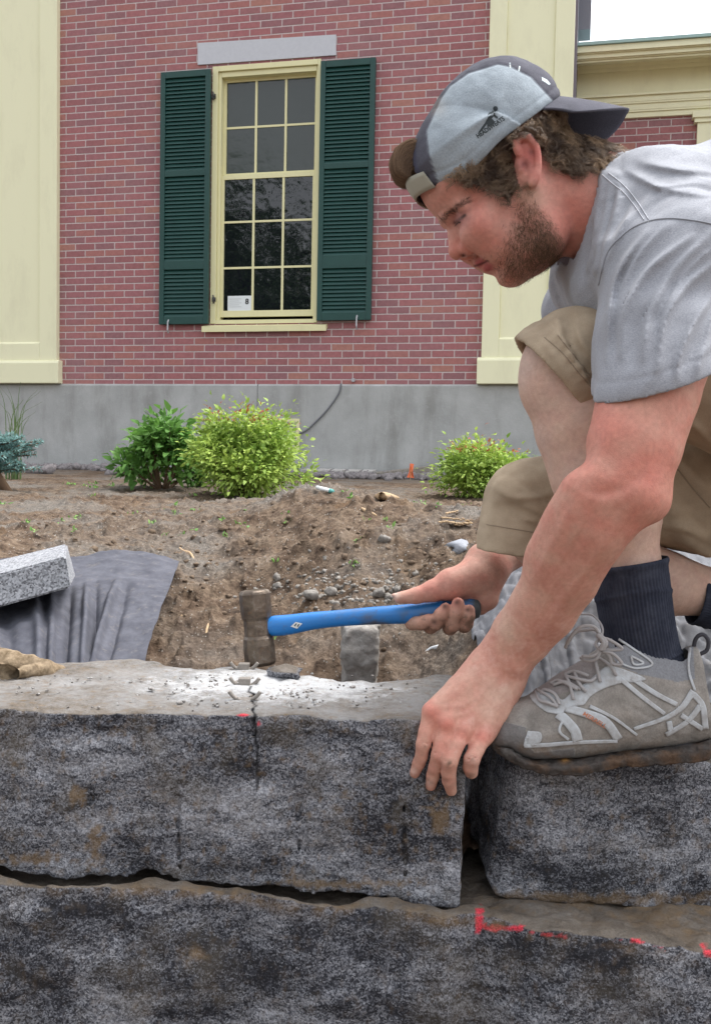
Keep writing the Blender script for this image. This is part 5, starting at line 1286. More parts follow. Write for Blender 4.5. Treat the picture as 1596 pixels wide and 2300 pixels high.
# colour the scalp under the hair
Cs = np.empty(len(body.data.vertices) * 4, np.float32); body.data.attributes['col'].data.foreach_get('color', Cs); Cs = Cs.reshape(-1, 4)
nh = len(HV); Cs[:nh, :3] = Cs[:nh, :3] * (1 - .85 * hw[:, None]) + np.array([.045, .028, .02]) * .85 * hw[:, None]
body.data.attributes['col'].data.foreach_set('color', Cs.ravel())
NL, PER, S = 1500, 9, 10
def curls(P, N, flow, L, curl, freq, lift, S, spread, per, rs):
    """locks of `per` hairs; each lock is a curl leaving the skin and following `flow`"""
    n = len(P); ph = rs.random(n) * 6.28; f = freq * (.7 + .6 * rs.random(n)); L = L * (.6 + .7 * rs.random(n))
    fl = flow - N * (flow * N).sum(1, keepdims=True); fl /= np.maximum(np.linalg.norm(fl, axis=1, keepdims=True), 1e-9)
    bt = np.cross(N, fl); hand = np.sign(rs.random(n) - .5)
    out = []
    for j in range(per):
        o = rs.normal(0, spread, (n, 3)); o -= N * (o * N).sum(1, keepdims=True)
        pts = []
        for s in np.linspace(0, 1, S):
            a = ph + hand * f * s * 6.28 + j * .06
            amp = curl * min(1, s * 2.5) * (.8 + .4 * ((j * 37) % 7) / 7)
            pts.append(P + o * (1 - .35 * s) + N * (lift * np.sqrt(s) + 0 * s)[..., None] if False else P + o * (1 - .3 * s) + N * ((lift * math.sqrt(s)) + amp * .5 * (1 - np.cos(a - ph)))[:, None] + fl * (L * s)[:, None] + (bt * np.sin(a)[:, None] - bt * np.sin(ph)[:, None]) * amp)
        out.append(np.stack(pts, 1))
    return np.concatenate(out)
P, N = sample(HV, HQ, hw * (1 + 1.0 * (HV[:, 2] < HD)), NL, rs)
N = -N if (N[:, 2] * (P[:, 2] - HD)).mean() < 0 else N
xy = pj(P)
flow = np.tile(np.array([-.25, .8, 0]), (NL, 1)) + rs.normal(0, .45, (NL, 3))
back = sst(1200, 1260, xy[:, 0])[:, None]; flow = flow * (1 - back) + (np.array([.75, .35, 0]) + rs.normal(0, .5, (NL, 3))) * back
Ln = .013 + .006 * back[:, 0]
PT = curls(P, N, flow, Ln * 1.25, .0050, .95, .006, 10, .0015, PER, rs)
ex = pj(PT); lim = 412 + (ex[..., 0] - 960) * (228 - 412) / 282
keep = ~((((ex[..., 1] < lim + 3) & (ex[..., 0] < 1250)) | (ex[..., 1] < 226)).any(1)); PT = PT[keep]
light = np.clip(.47 + .5 * fbm(PT[:, 4], 60, 2, 8) + .25 * rs.random(len(PT)) - .1, 0, 1)[:, None]
cd, cl = np.array([.055, .033, .022]), np.array([.42, .285, .175])
colh = cd * (1 - light ** 1.6) + cl * light ** 1.6
hair = strands('hair', PT, rs.uniform(.00016, .00032, len(PT)), colh, M_hair, person)
# -- wisps on the nape and round the ear
# -- the tuft through the front opening of the cap
n = 2200
t0 = rs.uniform(-1, 1, n); u0 = rs.random(n)
tt = t0 * .029
ctrl = [(960, 356), (920, 328), (886, 340), (876, 370), (884, 398), (908, 410)]
ctr2 = [(964, 404), (945, 400), (928, 396), (914, 392), (912, 400), (920, 408)]
pts = []
for i, (A_, B_) in enumerate(zip(ctrl, ctr2)):
    s = i / 5
    m_ = u0 ** 1.3
    x = A_[0] * (1 - m_) + B_[0] * m_ + rs.normal(0, 2.0, n); y = A_[1] * (1 - m_) + B_[1] * m_ + rs.normal(0, 2.0, n)
    x = x + (np.abs(t0) ** 2) * 16 * math.sin(s * 3.1)
    pts.append(np.stack([(x - 798) / FPX * HD, (y - 1150) / FPX * HD, HD + tt * (1 - .1 * s) + rs.normal(0, .0008, n)], 1))
ctl = np.stack(pts, 1)
SS = 13; TT = np.linspace(0, 5, SS); PTt = np.empty((n, SS, 3))
for j, t in enumerate(TT):
    i = min(int(t), 4); f = t - i
    a = ctl[:, max(i - 1, 0)]; b = ctl[:, i]; c = ctl[:, i + 1]; d = ctl[:, min(i + 2, 5)]
    PTt[:, j] = .5 * (2 * b + (c - a) * f + (2 * a - 5 * b + 4 * c - d) * f * f + (3 * b - a - 3 * c + d) * f ** 3)
lt = np.clip(.45 + .35 * np.sin(t0 * 17 + 3 * u0) * .6 + .4 * (rs.random(n) - .5), 0, 1)[:, None]
strands('front_hair', PTt, rs.uniform(.00022, .0004, n), np.array([.075, .043, .028]) * (1 - lt) + np.array([.44, .29, .18]) * lt, M_hair, person)
# -- beard
bw = beard_w(HV)
nb = 9500
P, N = sample(HV, HQ, bw ** 1.1, nb, rs); N = N if (N[:, 2] * (P[:, 2] - HD)).mean() > 0 else -N
flow = np.tile(np.array([.15, .85, 0]), (nb, 1)) + rs.normal(0, .35, (nb, 3))
xy = pj(P); fr = sst(1230, 1130, xy[:, 0])[:, None] if False else (1 - sst(1120, 1220, xy[:, 0]))[:, None]
flow = flow + fr * np.array([-.35, .2, 0])
L = rs.uniform(.0035, .0085, nb)
fl = flow - N * (flow * N).sum(1, keepdims=True); fl /= np.linalg.norm(fl, axis=1, keepdims=True)
bend = rs.normal(0, .0012, (nb, 3))
PB = np.stack([P + (fl * .8 * s + N * (.55 * s - .18 * s * s)) * L[:, None] + bend * s * s for s in (0, .33, .66, 1)], 1)
lb = rs.random((nb, 1)) ** 2
strands('beard', PB, rs.uniform(.0001, .0002, nb), np.array([.060, .036, .024]) * (1 - lb) + np.array([.30, .17, .09]) * lb, M_hair, person)
# -- eyebrows
def brow_w(V):
    xy = pj(V); d = polydist(xy, [(992, 496), (1004, 480), (1024, 464), (1050, 452)])
    return np.clip(1 - d / 7.5, 0, 1) * (np.abs(V[:, 2] - HD) > .006)
P, N = sample(HV, HQ, brow_w(HV), 420, rs); N = N if (N[:, 2] * (P[:, 2] - HD)).mean() > 0 else -N
fl = np.array([.72, -.45, 0]) + rs.normal(0, .3, (len(P), 3)); fl[:, 2] += .4 * np.sign(P[:, 2] - HD)
fl -= N * (fl * N).sum(1, keepdims=True); fl /= np.linalg.norm(fl, axis=1, keepdims=True)
PE = np.stack([P + (fl * .9 * s + N * .3 * s) * .0075 for s in (0, .5, 1)], 1)
strands('eyebrow', PE, rs.uniform(.00013, .00024, len(P)), np.tile([.11, .062, .042], (len(P), 1)), M_hair, person)
# eyelashes
q = rs.random(90); sg = np.where(rs.random(90) < .5, -1, 1)
xl = 1027 + 22 * q; yl = 499 - 16 * q; dl = .029 + .012 * q
Pn = np.stack([(xl - 798) / FPX * (HD - dl), (yl - 1150) / FPX * (HD - dl), HD + sg * dl], 1)
PL = np.stack([Pn + np.array([-.0045, .0040, 0]) * s + np.array([0, .002, 0]) * s * s for s in (-.2, .4, 1)], 1)
for s_g in (-1, 1):
    k_ = sg == s_g; strands('eyelashes', PL[k_], np.full(k_.sum(), .00022), np.tile([.02, .013, .01], (k_.sum(), 1)), M_hair, person)

# ---- cap
capC = hp(1106, 314); eA = np.array([.852, -.524, 0]); nA = np.array([-.524, -.852, 0]); zA = np.array([0, 0, 1.])
skC = hp(1097, 312)
sil = [((1130, 135), 0), ((1080, 145), 0), ((1010, 190), 0), ((960, 260), 0), ((925, 330), 0), ((914, 412), 0), ((936, 443), 0), ((1190, 150), 0), ((1240, 185), 0), ((1270, 222), 0)]
angs, scs = [], []
for (x, y), _ in sil:
    d = hp(x, y) - skC; f = d @ HF / (172 * KH); u = d @ HU / (138 * KH); angs.append(math.atan2(u, f)); scs.append(math.hypot(f, u))
o_ = np.argsort(angs); angs = np.array(angs)[o_]; scs = np.array(scs)[o_]
def cap_r(D, base=capC, off=0.0):      # distance from the base centre to the crown surface along D
    lo = np.full(len(D), .01); hi = np.full(len(D), .22)
    for _ in range(32):
        m_ = (lo + hi) / 2; q = base + D * m_[:, None] - skC
        f = q @ HF / (172 * KH); u = q @ HU / (138 * KH); t = q[:, 2] / .0765
        an = np.unwrap(np.arctan2(u, f)); an = np.arctan2(u, f); an = np.where(an < -1.8, an + 2 * math.pi, an)
        s = np.interp(an, angs, scs)
        s = s * (1 - .02 * np.clip(np.abs(t), 0, 1)) + off
        ins = np.sqrt(f * f + u * u + (t * 1.0) ** 2) < s
        lo = np.where(ins, m_, lo); hi = np.where(ins, hi, m_)
    return lo
nth, nal = 220, 90
th = np.linspace(0, 2 * math.pi, nth, endpoint=False); al = np.linspace(.0, math.pi / 2, nal)
TH, AL = np.meshgrid(th, al, indexing='ij')
dip = lambda a: .235 * np.abs(np.sin(a)) ** 1.3 + .045 * (1 - np.cos(a)) + .12 * np.exp(-((np.abs(np.abs(a) - math.pi) - .82) / .40) ** 2)
AL = AL * (1 + dip(TH) / (math.pi / 2))
D = (np.cos(AL)[..., None] * nA + np.sin(AL)[..., None] * (np.cos(TH)[..., None] * eA + np.sin(TH)[..., None] * zA)).reshape(-1, 3)
CV = capC + D * cap_r(D)[:, None]
h_edge = np.tile((1 - al / (math.pi / 2)) * 1.5708 * .105, nth)
CV = CV + D * (.0011 * fbm(CV, 26, 3, 31) + .0006 * fbm(CV * [1, 1, .6], 70, 2, 32))[:, None]
# the rim is pulled in a little and folded
CV = CV + D * (-.0016 * np.exp(-(h_edge / .003) ** 2) - .0009 * np.exp(-((h_edge - .013) / .002) ** 2))[:, None]
I = np.arange(nth * nal).reshape(nth, nal)
CQ = np.stack([I, np.roll(I, -1, 0)], -1); CQ = np.stack([CQ[:, :-1, 0], CQ[:, 1:, 0], CQ[:, 1:, 1], CQ[:, :-1, 1]], -1).reshape(-1, 4)
CQ = vol_fix(CV, CQ)
fc = CV[CQ].mean(1); fh = (fc - capC) @ nA; ft = np.abs(fc[:, 2] - HD); fe = (fc - capC) @ eA
hole = (fe < 0) & ((ft / .036) ** 2 + ((fh + .008) / .050) ** 2 < 1)
CQ = CQ[~hole]
sxy = pj(np.stack([CV[:, 0], CV[:, 1], HD - np.abs(CV[:, 2] - HD)], 1))   # side elevation of the cap itself
panel = np.array([(1118, 143), (1147, 149), (1192, 172), (1242, 225), (1262, 214), (1246, 244), (1180, 300), (990, 430), (973, 376), (962, 342), (957, 294), (991, 218), (1010, 192), (1052, 163)], float)
inp = inpoly(sxy, panel) & (np.abs(CV[:, 2] - HD) > .012)
pd_ = polydist(sxy, list(panel) + [panel[0]])
pw = np.where(inp, np.clip(.5 + pd_ / 4, 0, 1), np.clip(.5 - pd_ / 4, 0, 1))[:, None] * 1.0
CVn = CV - D * (.0008 * np.exp(-(pd_ / 2.5) ** 2) * (np.abs(CV[:, 2] - HD) > .012))[:, None]
nn = fbm(CV, 40, 3, 3)[:, None]
cc = np.array([.078, .078, .098]) * (1 - pw) + np.array([.31, .355, .395]) * pw
band = np.exp(-((h_edge - .006) / .006) ** 2)[:, None] * pw
cc = cc * (1 - .10 * band); cc = cc * (1 + .10 * nn)
sweat = np.exp(-(((sxy - [985, 240]) / [18, 22]) ** 2).sum(1))[:, None]; cc = cc * (1 - .25 * sweat) + np.array([.40, .33, .25]) * .25 * sweat
frontb = (np.exp(-((np.sqrt((np.abs(CV[:, 2] - HD) / .036) ** 2 + (((CV - capC) @ nA + .008) / .050) ** 2) - 1.1) / .10) ** 2) * ((CV - capC) @ eA < 0))[:, None]
cc = cc * (1 - frontb) + np.array([.055, .055, .085]) * frontb
mc = Mat('cap_cloth', rough=.9, spec=.2); v = mc.co('Object')
mc.col(mc.mix(.5, mc.vcol('col'), mc.ramp(mc.noise(v, 500, 2), [(.3, .38), (.7, .62)]), 'OVERLAY'))
mc.bump(mc.vor(v, 750, 'Distance'), .5, .0005).bump(mc.noise(v, 60, 3), .4, .0015); M_cap = mc.m
me = raw_mesh('cap', tow(CVn), CQ); attr(me, 'col', cc)
cap = link('cap', me, M_cap, person); cap['label'] = 'backwards running cap with grey side panels and dark brim'
sm = cap.modifiers.new('thick', 'SOLIDIFY'); sm.thickness = .0015; sm.offset = -1
cap_bvh = BVHTree.FromPolygons([tuple(v) for v in CVn], [tuple(int(i) for i in q) for q in CQ])
# strap over the forehead
sv, sq = [], []
ns = 48
for i in range(ns + 1):
    a = math.pi + (i / ns - .5) * .80
    for j in range(5):
        hgt = -.003 + j / 4 * .021
        A2 = math.pi / 2 + dip(a) - hgt / .10 - .02; d = np.array([math.cos(A2) * nA + math.sin(A2) * (math.cos(a) * eA + math.sin(a) * zA)]); r = cap_r(d)[0]
        base = capC + d[0] * (r + .0012)
        sv.append(base)
for i in range(ns):
    for j in range(4): k = i * 5 + j; sq.append((k, k + 1, k + 6, k + 5))
mst = Mat('strap_cloth', (.34, .33, .27), .75); v = mst.co('Object'); mst.bump(mst.noise(v, 700, 2), .4, .0006); 
me = raw_mesh('cap_strap', tow(np.array(sv)), sq); st = link('strap', me, mst.m, cap)
q_ = st.modifiers.new('thick', 'SOLIDIFY'); q_.thickness = .0016
# visor: leaves the rim at the back and curves down at its sides
nu, nv = 24, 48; vv, vq = [], []
for i in range(nu + 1):
    for j in range(nv + 1):
        b = (j / nv - .5) * 2; a = b * .92; u = i / nu
        d = np.array([math.cos(a) * eA + math.sin(a) * zA]); r = cap_r(d)[0]
        rim = capC + d[0] * (r - .003) - nA * r * math.tan(dip(a))
        Lb = .090 * (1 - .62 * abs(b) ** 2.6) + .0
        dirv = np.array([.985, .13, 0]); dirv = dirv / np.linalg.norm(dirv)
        p = rim + dirv * Lb * u
        p = p + np.array([0.0, 1.0, 0]) * (.0065 * u * u + .002 * u ** 1.2 * abs(b) ** 1.9 + .0075 * b * u) + zA * math.copysign(1, b) * .004 * u * abs(b)
        vv.append(p)
vv = np.array(vv)
for i in range(nu):
    for j in range(nv): k = i * (nv + 1) + j; vq.append((k, k + 1, k + nv + 2, k + nv + 1))
me = raw_mesh('cap_visor', tow(vv), vq); attr(me, 'col', np.tile([.078, .078, .098], (len(vv), 1)) * (1 + .12 * fbm(vv, 60, 3, 2)[:, None]))
vis = link('visor', me, M_cap, cap); q_ = vis.modifiers.new('thick', 'SOLIDIFY'); q_.thickness = .0028; q_.offset = 0
# button on the crown and small pale marks by the back seam
def decal(name, V2, F, bvh, mat, parent, off=.0005):
    V = []
    for x, y in V2:
        d = Vector(cp(x, y, 1.0)).normalized(); hit = bvh.ray_cast(Vector((0, 0, 0)), d)
        V.append(None if hit[0] is None else np.array(hit[0]) - np.array(d) * off)
    keep = [f for f in F if all(V[i] is not None for i in f)]
    V = [v if v is not None else np.zeros(3) for v in V]
    used = sorted({i for f in keep for i in f}); mp = {u: k for k, u in enumerate(used)}
    me = raw_mesh(name, tow(np.array([V[u] for u in used])), [tuple(mp[i] for i in f) for f in keep], False)
    return link(name, me, mat, parent)
def text2d(s, org, ang, size, squash=1.0, bold=0.0, cuts=1):
    cu = bpy.data.curves.new('t', 'FONT'); cu.body = s; cu.size = 1.0; cu.resolution_u = 3; cu.offset = bold
    ob = bpy.data.objects.new('t', cu); COL.objects.link(ob)
    dg = bpy.context.evaluated_depsgraph_get(); me = bpy.data.meshes.new_from_object(ob.evaluated_get(dg))
    bm = bmesh.new(); bm.from_mesh(me); bmesh.ops.triangulate(bm, faces=bm.faces)
    if cuts: bmesh.ops.subdivide_edges(bm, edges=bm.edges, cuts=cuts, use_grid_fill=True)
    bmesh.ops.triangulate(bm, faces=bm.faces)
    bm.verts.index_update()
    V = np.array([v.co[:2] for v in bm.verts]); F = [tuple(v.index for v in f.verts) for f in bm.faces]
    bm.free(); bpy.data.objects.remove(ob); bpy.data.curves.remove(cu); bpy.data.meshes.remove(me)
    V = V * size * [squash, 1]; c, s_ = math.cos(ang), math.sin(ang)
    return [(org[0] + x * c + y * s_ * 1.0, org[1] + x * s_ - y * c) for x, y in V], F
def poly2d(polys):
    bm = bmesh.new()
    for p in polys: bm.faces.new([bm.verts.new((x, y, 0)) for x, y in p])
    bmesh.ops.triangulate(bm, faces=bm.faces); bmesh.ops.subdivide_edges(bm, edges=bm.edges, cuts=1); bmesh.ops.triangulate(bm, faces=bm.faces)
    bm.verts.index_update(); V = [tuple(v.co[:2]) for v in bm.verts]; F = [tuple(v.index for v in f.verts) for f in bm.faces]; bm.free(); return V, F
mk = Mat('dark_print', (.03, .04, .045), .8).m
V2, F2 = text2d('HEADSWEATS', (1073, 310), math.radians(-34.5), 14.5, .80, .03); decal('cap_print', V2, F2, cap_bvh, mk, cap)
R_ = lambda cx, cy, r, n=10: [(cx + r * math.cos(6.283 * i / n), cy + r * math.sin(6.283 * i / n)) for i in range(n)]
runner = [R_(1112, 243, 5.5), [(1094, 258), (1098, 252), (1108, 248), (1114, 250), (1110, 258), (1102, 268), (1097, 266), (1104, 256), (1096, 262)],
          [(1098, 264), (1105, 266), (1100, 276), (1110, 272), (1108, 278), (1094, 285), (1093, 278)], [(1096, 262), (1100, 268), (1090, 282), (1084, 290), (1078, 296), (1074, 296), (1082, 284), (1088, 276)],
          [(1110, 256), (1118, 262), (1116, 266), (1108, 260)]]
V2, F2 = poly2d(runner); decal('cap_emblem', V2, F2, cap_bvh, mk, cap)
mw = Mat('pale_print', (.5, .58, .6), .8).m
for pl_ in ([(1143, 140), (1146, 140), (1147, 152), (1144, 152)], [(1165, 147), (1168, 148), (1166, 160), (1163, 159)], [(1216, 172), (1228, 178), (1236, 188), (1232, 190), (1224, 184), (1217, 180)]):
    V2, F2 = poly2d([pl_]); decal('cap_back_print', V2, F2, cap_bvh, mw, cap)
P, N = sample(*ARMW, 2600, rsa); N = N if N[:, 2].mean() < 0 else -N
fl = np.array([-.55, .75, 0]) + rsa.normal(0, .35, (len(P), 3)); fl -= N * (fl * N).sum(1, keepdims=True); fl /= np.linalg.norm(fl, axis=1, keepdims=True); La = rsa.uniform(.006, .013, len(P))[:, None]
PA = np.stack([P + (fl * s * .9 + N * (.45 * s - .25 * s * s)) * La for s in (0, .35, .7, 1)], 1)
strands('arm_hair', PA, rsa.uniform(.00006, .00011, len(P)), np.tile([.50, .34, .20], (len(P), 1)), M_hair, person)
# ---- T-shirt, shorts, socks: cloth shells shaped over the body, open at their hems
def fold(g, pts, r, k, op='u', fl=None): g.chain(spline_r(pts), k, kj=.003, op=op, fl=fl)
def spline_r(pts, n=5):
    P = spline([np.append(p, r) for p, r in pts], n); return [(q[:3], max(q[3], .0004)) for q in P]
def plane_d(P, o, n): return ((P - np.asarray(o, np.float32)) @ np.asarray(n, np.float32)).astype(np.float32)
def hollow(g, c, rad, thick, O, inner=None):
    """take out the inside of the cloth around an opening"""
    c = np.array(c)
    sl, P = g.sub(c - rad - .01, c + rad + .01)
    sph = np.linalg.norm(P - c.astype(np.float32), axis=-1) - rad
    I = O[sl] + thick
    g.F[sl] = np.maximum(g.F[sl], -np.maximum(I, sph))
def cut(g, c, rad, o, n):
    c = np.array(c); sl, P = g.sub(c - rad - .01, c + rad + .01)
    sph = np.linalg.norm(P - c.astype(np.float32), axis=-1) - rad
    g.F[sl] = np.maximum(g.F[sl], -np.maximum(-plane_d(P, o, n), sph))
def groove(g, c, rad, o, n, off, w, depth):
    c = np.array(c); sl, P = g.sub(c - rad, c + rad)
    pd = plane_d(P, o, n)
    g.F[sl] += depth * np.exp(-((pd + off) / w) ** 2) * (np.linalg.norm(P - c.astype(np.float32), axis=-1) < rad)
def front(g, x, y, d0=.95, d1=1.6):      # distance of the first surface seen at a picture position
    for d in np.arange(d0, d1, .0015):
        i = np.round((cp(x, y, d) - g.lo) / g.h).astype(int)
        if (i >= 0).all() and (i < g.n).all() and g.F[tuple(i)] < 0: return d
    return None
def ridge(g, pts, r, k, op='u', sink=.5):
    L = []
    for p in spline([np.array([p[0], p[1], p[2] if len(p) > 2 else 1.0]) for p in pts], 6):
        d = front(g, p[0], p[1])
        if d is not None: L.append((cp(p[0], p[1], d + r * p[2] * sink), r * p[2]))
    g.chain(L, k, kj=.003, op=op)
PP = lambda x, y, d, r: (cp(x, y, d), r * d / FPX)

# ================= T-shirt
g = Grid(cp(1180, 270, 1.32) + [0, 0, -.34], cp(2060, 1010, 1.32) + [0, 0, .27], .0025)
g.chain([PP(1440, 545, 1.31, 190), PP(1600, 545, 1.32, 205), PP(1850, 600, 1.34, 215), PP(2150, 760, 1.38, 235)], .03, fl=((0, 0, 1), 1.35))
g.chain([PP(1362, 474, 1.29, 124), PP(1440, 500, 1.30, 160)], .03)                  # collar to shoulders
g.cone(cp(1470, 520, 1.24), cp(1560, 600, 1.14), .075, .080, .05)
g.chain([PP(1493, 640, 1.155, 148), PP(1489, 760, 1.125, 152), PP(1484, 905, 1.10, 156)], .03)   # near sleeve
g.cone(cp(1500, 560, 1.40), cp(1480, 640, 1.49), .07, .072, .05)                     # far shoulder
g.chain([PP(1340, 640, 1.50, 90), PP(1300, 700, 1.52, 85)], .04)
g.chain([PP(1375, 560, 1.27, 95), PP(1372, 640, 1.24, 88)], .03)                  # drape of the chest, near side
g.chain([PP(1350, 560, 1.35, 88), PP(1305, 645, 1.37, 66)], .03)
g.chain([PP(1420, 640, 1.30, 130), PP(1600, 700, 1.32, 150)], .04)
n_before = g.F.copy()
# folds
for pts, r in () and (
    ([(1352, 590, .3), (1349, 680), (1352, 780), (1347, 880, .5)], .0050),
    ([(1420, 540, .2), (1388, 620), (1372, 730), (1372, 850, .3)], .0052),
    ([(1510, 545, .2), (1452, 640), (1408, 740), (1398, 840, .3)], .0055),
    ([(1585, 600, .3), (1520, 680), (1455, 770), (1436, 850, .3)], .0052),
    ([(1600, 690, .3), (1550, 740), (1495, 800), (1478, 845, .2)], .0048),
    ([(1600, 790, .3), (1560, 815), (1530, 845, .2)], .004)):
    ridge(g, pts, r, .02, sink=.35)
for pts, r in () and (
    ([(1400, 600, .4), (1366, 700), (1358, 820, .4)], .0050),
    ([(1470, 600, .4), (1412, 700), (1386, 810, .4)], .0052),
    ([(1550, 620, .4), (1476, 730), (1432, 820, .3)], .0052),
    ([(1600, 650, .4), (1530, 730), (1480, 800, .3)], .0048)):
    ridge(g, pts, r, .020, 's', sink=-.45)
for pts, w, A in (
    ([(1596, 520), (1513, 606), (1458, 700), (1440, 800)], 13, .0095), ([(1551, 530), (1457, 602), (1404, 690), (1392, 800)], 11, .0090),
    ([(1600, 590), (1530, 650), (1490, 740), (1474, 830)], 12, .0095), ([(1600, 660), (1560, 720), (1525, 800), (1516, 850)], 11, .0085),
    ([(1450, 520), (1392, 600), (1366, 700), (1362, 810)], 10, .0075), ([(1600, 760), (1575, 800), (1560, 845)], 10, .007),
    ([(1500, 500), (1432, 575), (1392, 660)], 8, .0050), ([(1600, 555), (1540, 610), (1500, 680), (1480, 740)], 7, .0050), ([(1600, 700), (1585, 760), (1545, 830)], 7, .005),
    ([(1540, 575), (1480, 650), (1430, 740), (1418, 820)], 11, -.0030), ([(1580, 630), (1510, 700), (1480, 800)], 9, -.0028), ([(1430, 560), (1382, 650), (1377, 780)], 9, -.0028),
    ([(1372, 400), (1352, 500), (1322, 600)], 8, .0055), ([(1392, 410), (1380, 480), (1350, 560), (1320, 640)], 8, .0055), ([(1384, 400), (1366, 500), (1335, 600)], 7, -.003), ([(1420, 460), (1390, 520), (1352, 600)], 8, .005),
    ([(1400, 380), (1480, 420), (1596, 440)], 10, .005), ([(1440, 365), (1520, 380), (1596, 385)], 12, .005)):
    crease(g, pts, w, A, 1.32)
seam = [(1344, 640), (1362, 570), (1400, 525), (1447, 499), (1500, 490), (1560, 495), (1610, 505)]
for dx in (0, 1, 2):
    ridge(g, [(1362 + 16 * dx, 400, .4), (1347 + 16 * dx, 500, 1), (1328 + 14 * dx, 600, .5)], .003, .014)
# noise wrinkles over everything near the surface
idx = np.argwhere(np.abs(g.F) < .02)
Pn = (g.lo + idx * g.h).astype(np.float32)
dv = np.array([.62, -.78, 0], np.float32); q = Pn - (Pn @ dv)[:, None] * dv * .72   # stretched along the pull of the arm
w = fbm(q, 34, 3, 41) * .0026 + fbm(Pn, 16, 2, 44) * .0028
g.F[tuple(idx.T)] += w
O = g.F.copy()
hem_o = cp(1432, 868, 1.10); hem_c = cp(1490, 900, 1.09)
# hem plane: its near and far ends fitted to the picture
a_, b_ = cp(1332, 912, 1.075), cp(1596, 845, 1.03)
hx = (b_ - a_) / np.linalg.norm(b_ - a_); hz = np.array([.05, -.28, 1.0]); hn = np.cross(hx, hz); hn /= np.linalg.norm(hn)
if hn[1] < 0: hn = -hn
groove(g, hem_c, .16, a_, hn, .020, .0022, .0011); groove(g, hem_c, .16, a_, hn, .003, .003, .0006)
cut(g, hem_c + [0, .04, .02], .15, a_, hn); hollow(g, hem_c, .125, .0080, O)
# neck opening
nc = cp(1325, 480, 1.28)
cn = np.array([-.975, -.21, -.08]); cn /= np.linalg.norm(cn); co_ = cp(1327, 468, 1.21)
groove(g, nc, .12, co_, cn, .020, .0024, .0012)
cut(g, nc + [-.03, -.01, .0], .115, co_, cn); hollow(g, nc + [.01, 0, 0], .085, .0062, O)
V, Q = keep_big(*g.mesh()); V = relax(V, Q, 2); Q = vol_fix(V, Q)
mt = Mat('heather_cotton', rough=.92, spec=.15); v = mt.co('Object')
hn1 = mt.noise(mt.co('Object', (1, 1, 3.0)), 420, 3, .7); hn2 = mt.noise(v, 1500, 2, .6); hn3 = mt.noise(v, 14, 3)
c1 = mt.ramp(hn1, [(.30, (.225, .233, .262)), (.72, (.385, .398, .438))])
c1 = mt.mix(mt.ramp(hn3, [(.35, 0.0), (.75, .35)]), c1, (.30, .31, .34))
mt.col(mt.mix(.25, c1, mt.ramp(hn2, [(.3, .3), (.7, .7)]), 'OVERLAY')); mt.bump(hn1, .25, .0006).bump(hn2, .3, .0003)
mt.b.inputs['Sheen Weight'].default_value = .15
xyS = pj(V)
me = raw_mesh('t_shirt', tow(V), Q); shirt = link('t_shirt', me, mt.m, person)
shirt['label'] = 'heather grey short-sleeved T-shirt'
sh_bvh = BVHTree.FromPolygons([tuple(v) for v in V], [tuple(int(i) for i in q) for q in Q])
def surf_line(pts, bvh, off=.0006, n=10):
    out = []
    for p in spline([np.array(p[:2], float) for p in pts], n):
        d = Vector(cp(p[0], p[1], 1.0)).normalized(); h = bvh.ray_cast(Vector((0, 0, 0)), d)
        if h[0] is not None: out.append(np.array(h[0]) - np.array(d) * off)
    return out
def stitch(name, lines, bvh, r, mat, parent, off=.0004):
    mb = MB()
    for l in lines:
        P = surf_line(l, bvh, off); 
        if len(P) > 2: mb.tube([C2W @ p for p in P], r, 5)
    return mb.build(name, mat, parent, True)
mts = Mat('thread', (.44, .45, .49), .8).m; mtd = Mat('seam_cloth', (.26, .27, .30), .9).m
stitch('sleeve_seam', [[(p[0], p[1]) for p in seam]], sh_bvh, .0011, mtd, shirt)
stitch('shoulder_stitching', [[(1352, 392), (1375, 412), (1400, 432), (1425, 462), (1446, 494)], [(1366, 388), (1388, 405), (1412, 428), (1436, 460), (1456, 492)]], sh_bvh, .0007, mts, shirt)

# ================= khaki shorts
g = Grid(cp(1030, 620, 1.36) + [0, 0, -.24], cp(2080, 1420, 1.36) + [0, 0, .24], .0030)
D = 1.245
g.chain([PP(1298, 803, D, 110), PP(1450, 820, D, 125), PP(1700, 880, D + .01, 170), PP(1950, 930, D + .04, 200)], .03)
g.chain([PP(1300, 800, D, 104), PP(1236, 852, D - .005, 127), PP(1200, 884, D - .005, 134)], .02, fl=((0, 0, 1), .86))
D2 = 1.435
nO = len(g.F)
g.chain([PP(1190, 1132, D2, 92), PP(1400, 1090, D2, 130), PP(1700, 1090, D2, 178), PP(1950, 1060, D2 - .02, 210)], .02)
g.chain([PP(1184, 1130, D2, 90), PP(1165, 1200, D2, 92), PP(1158, 1290, D2, 92)], .02)
g.chain([PP(1950, 900, 1.34, 230), PP(2050, 800, 1.34, 230)], .05)
ridge(g, [(1250, 722, .3), (1262, 770), (1300, 850), (1330, 900, .4)], .004, .018, sink=.4)
ridge(g, [(1290, 710, .3), (1290, 780), (1325, 850, .3)], .004, .016, 's', sink=-.4)
ridge(g, [(1130, 1090, .3), (1180, 1130), (1250, 1160, .4)], .005, .02, sink=.4)
ridge(g, [(1120, 1140, .3), (1180, 1160), (1240, 1190, .4)], .004, .016, 's', sink=-.4)
ridge(g, [(1500, 1130, .3), (1540, 1200), (1590, 1240, .4)], .006, .02, sink=.4)
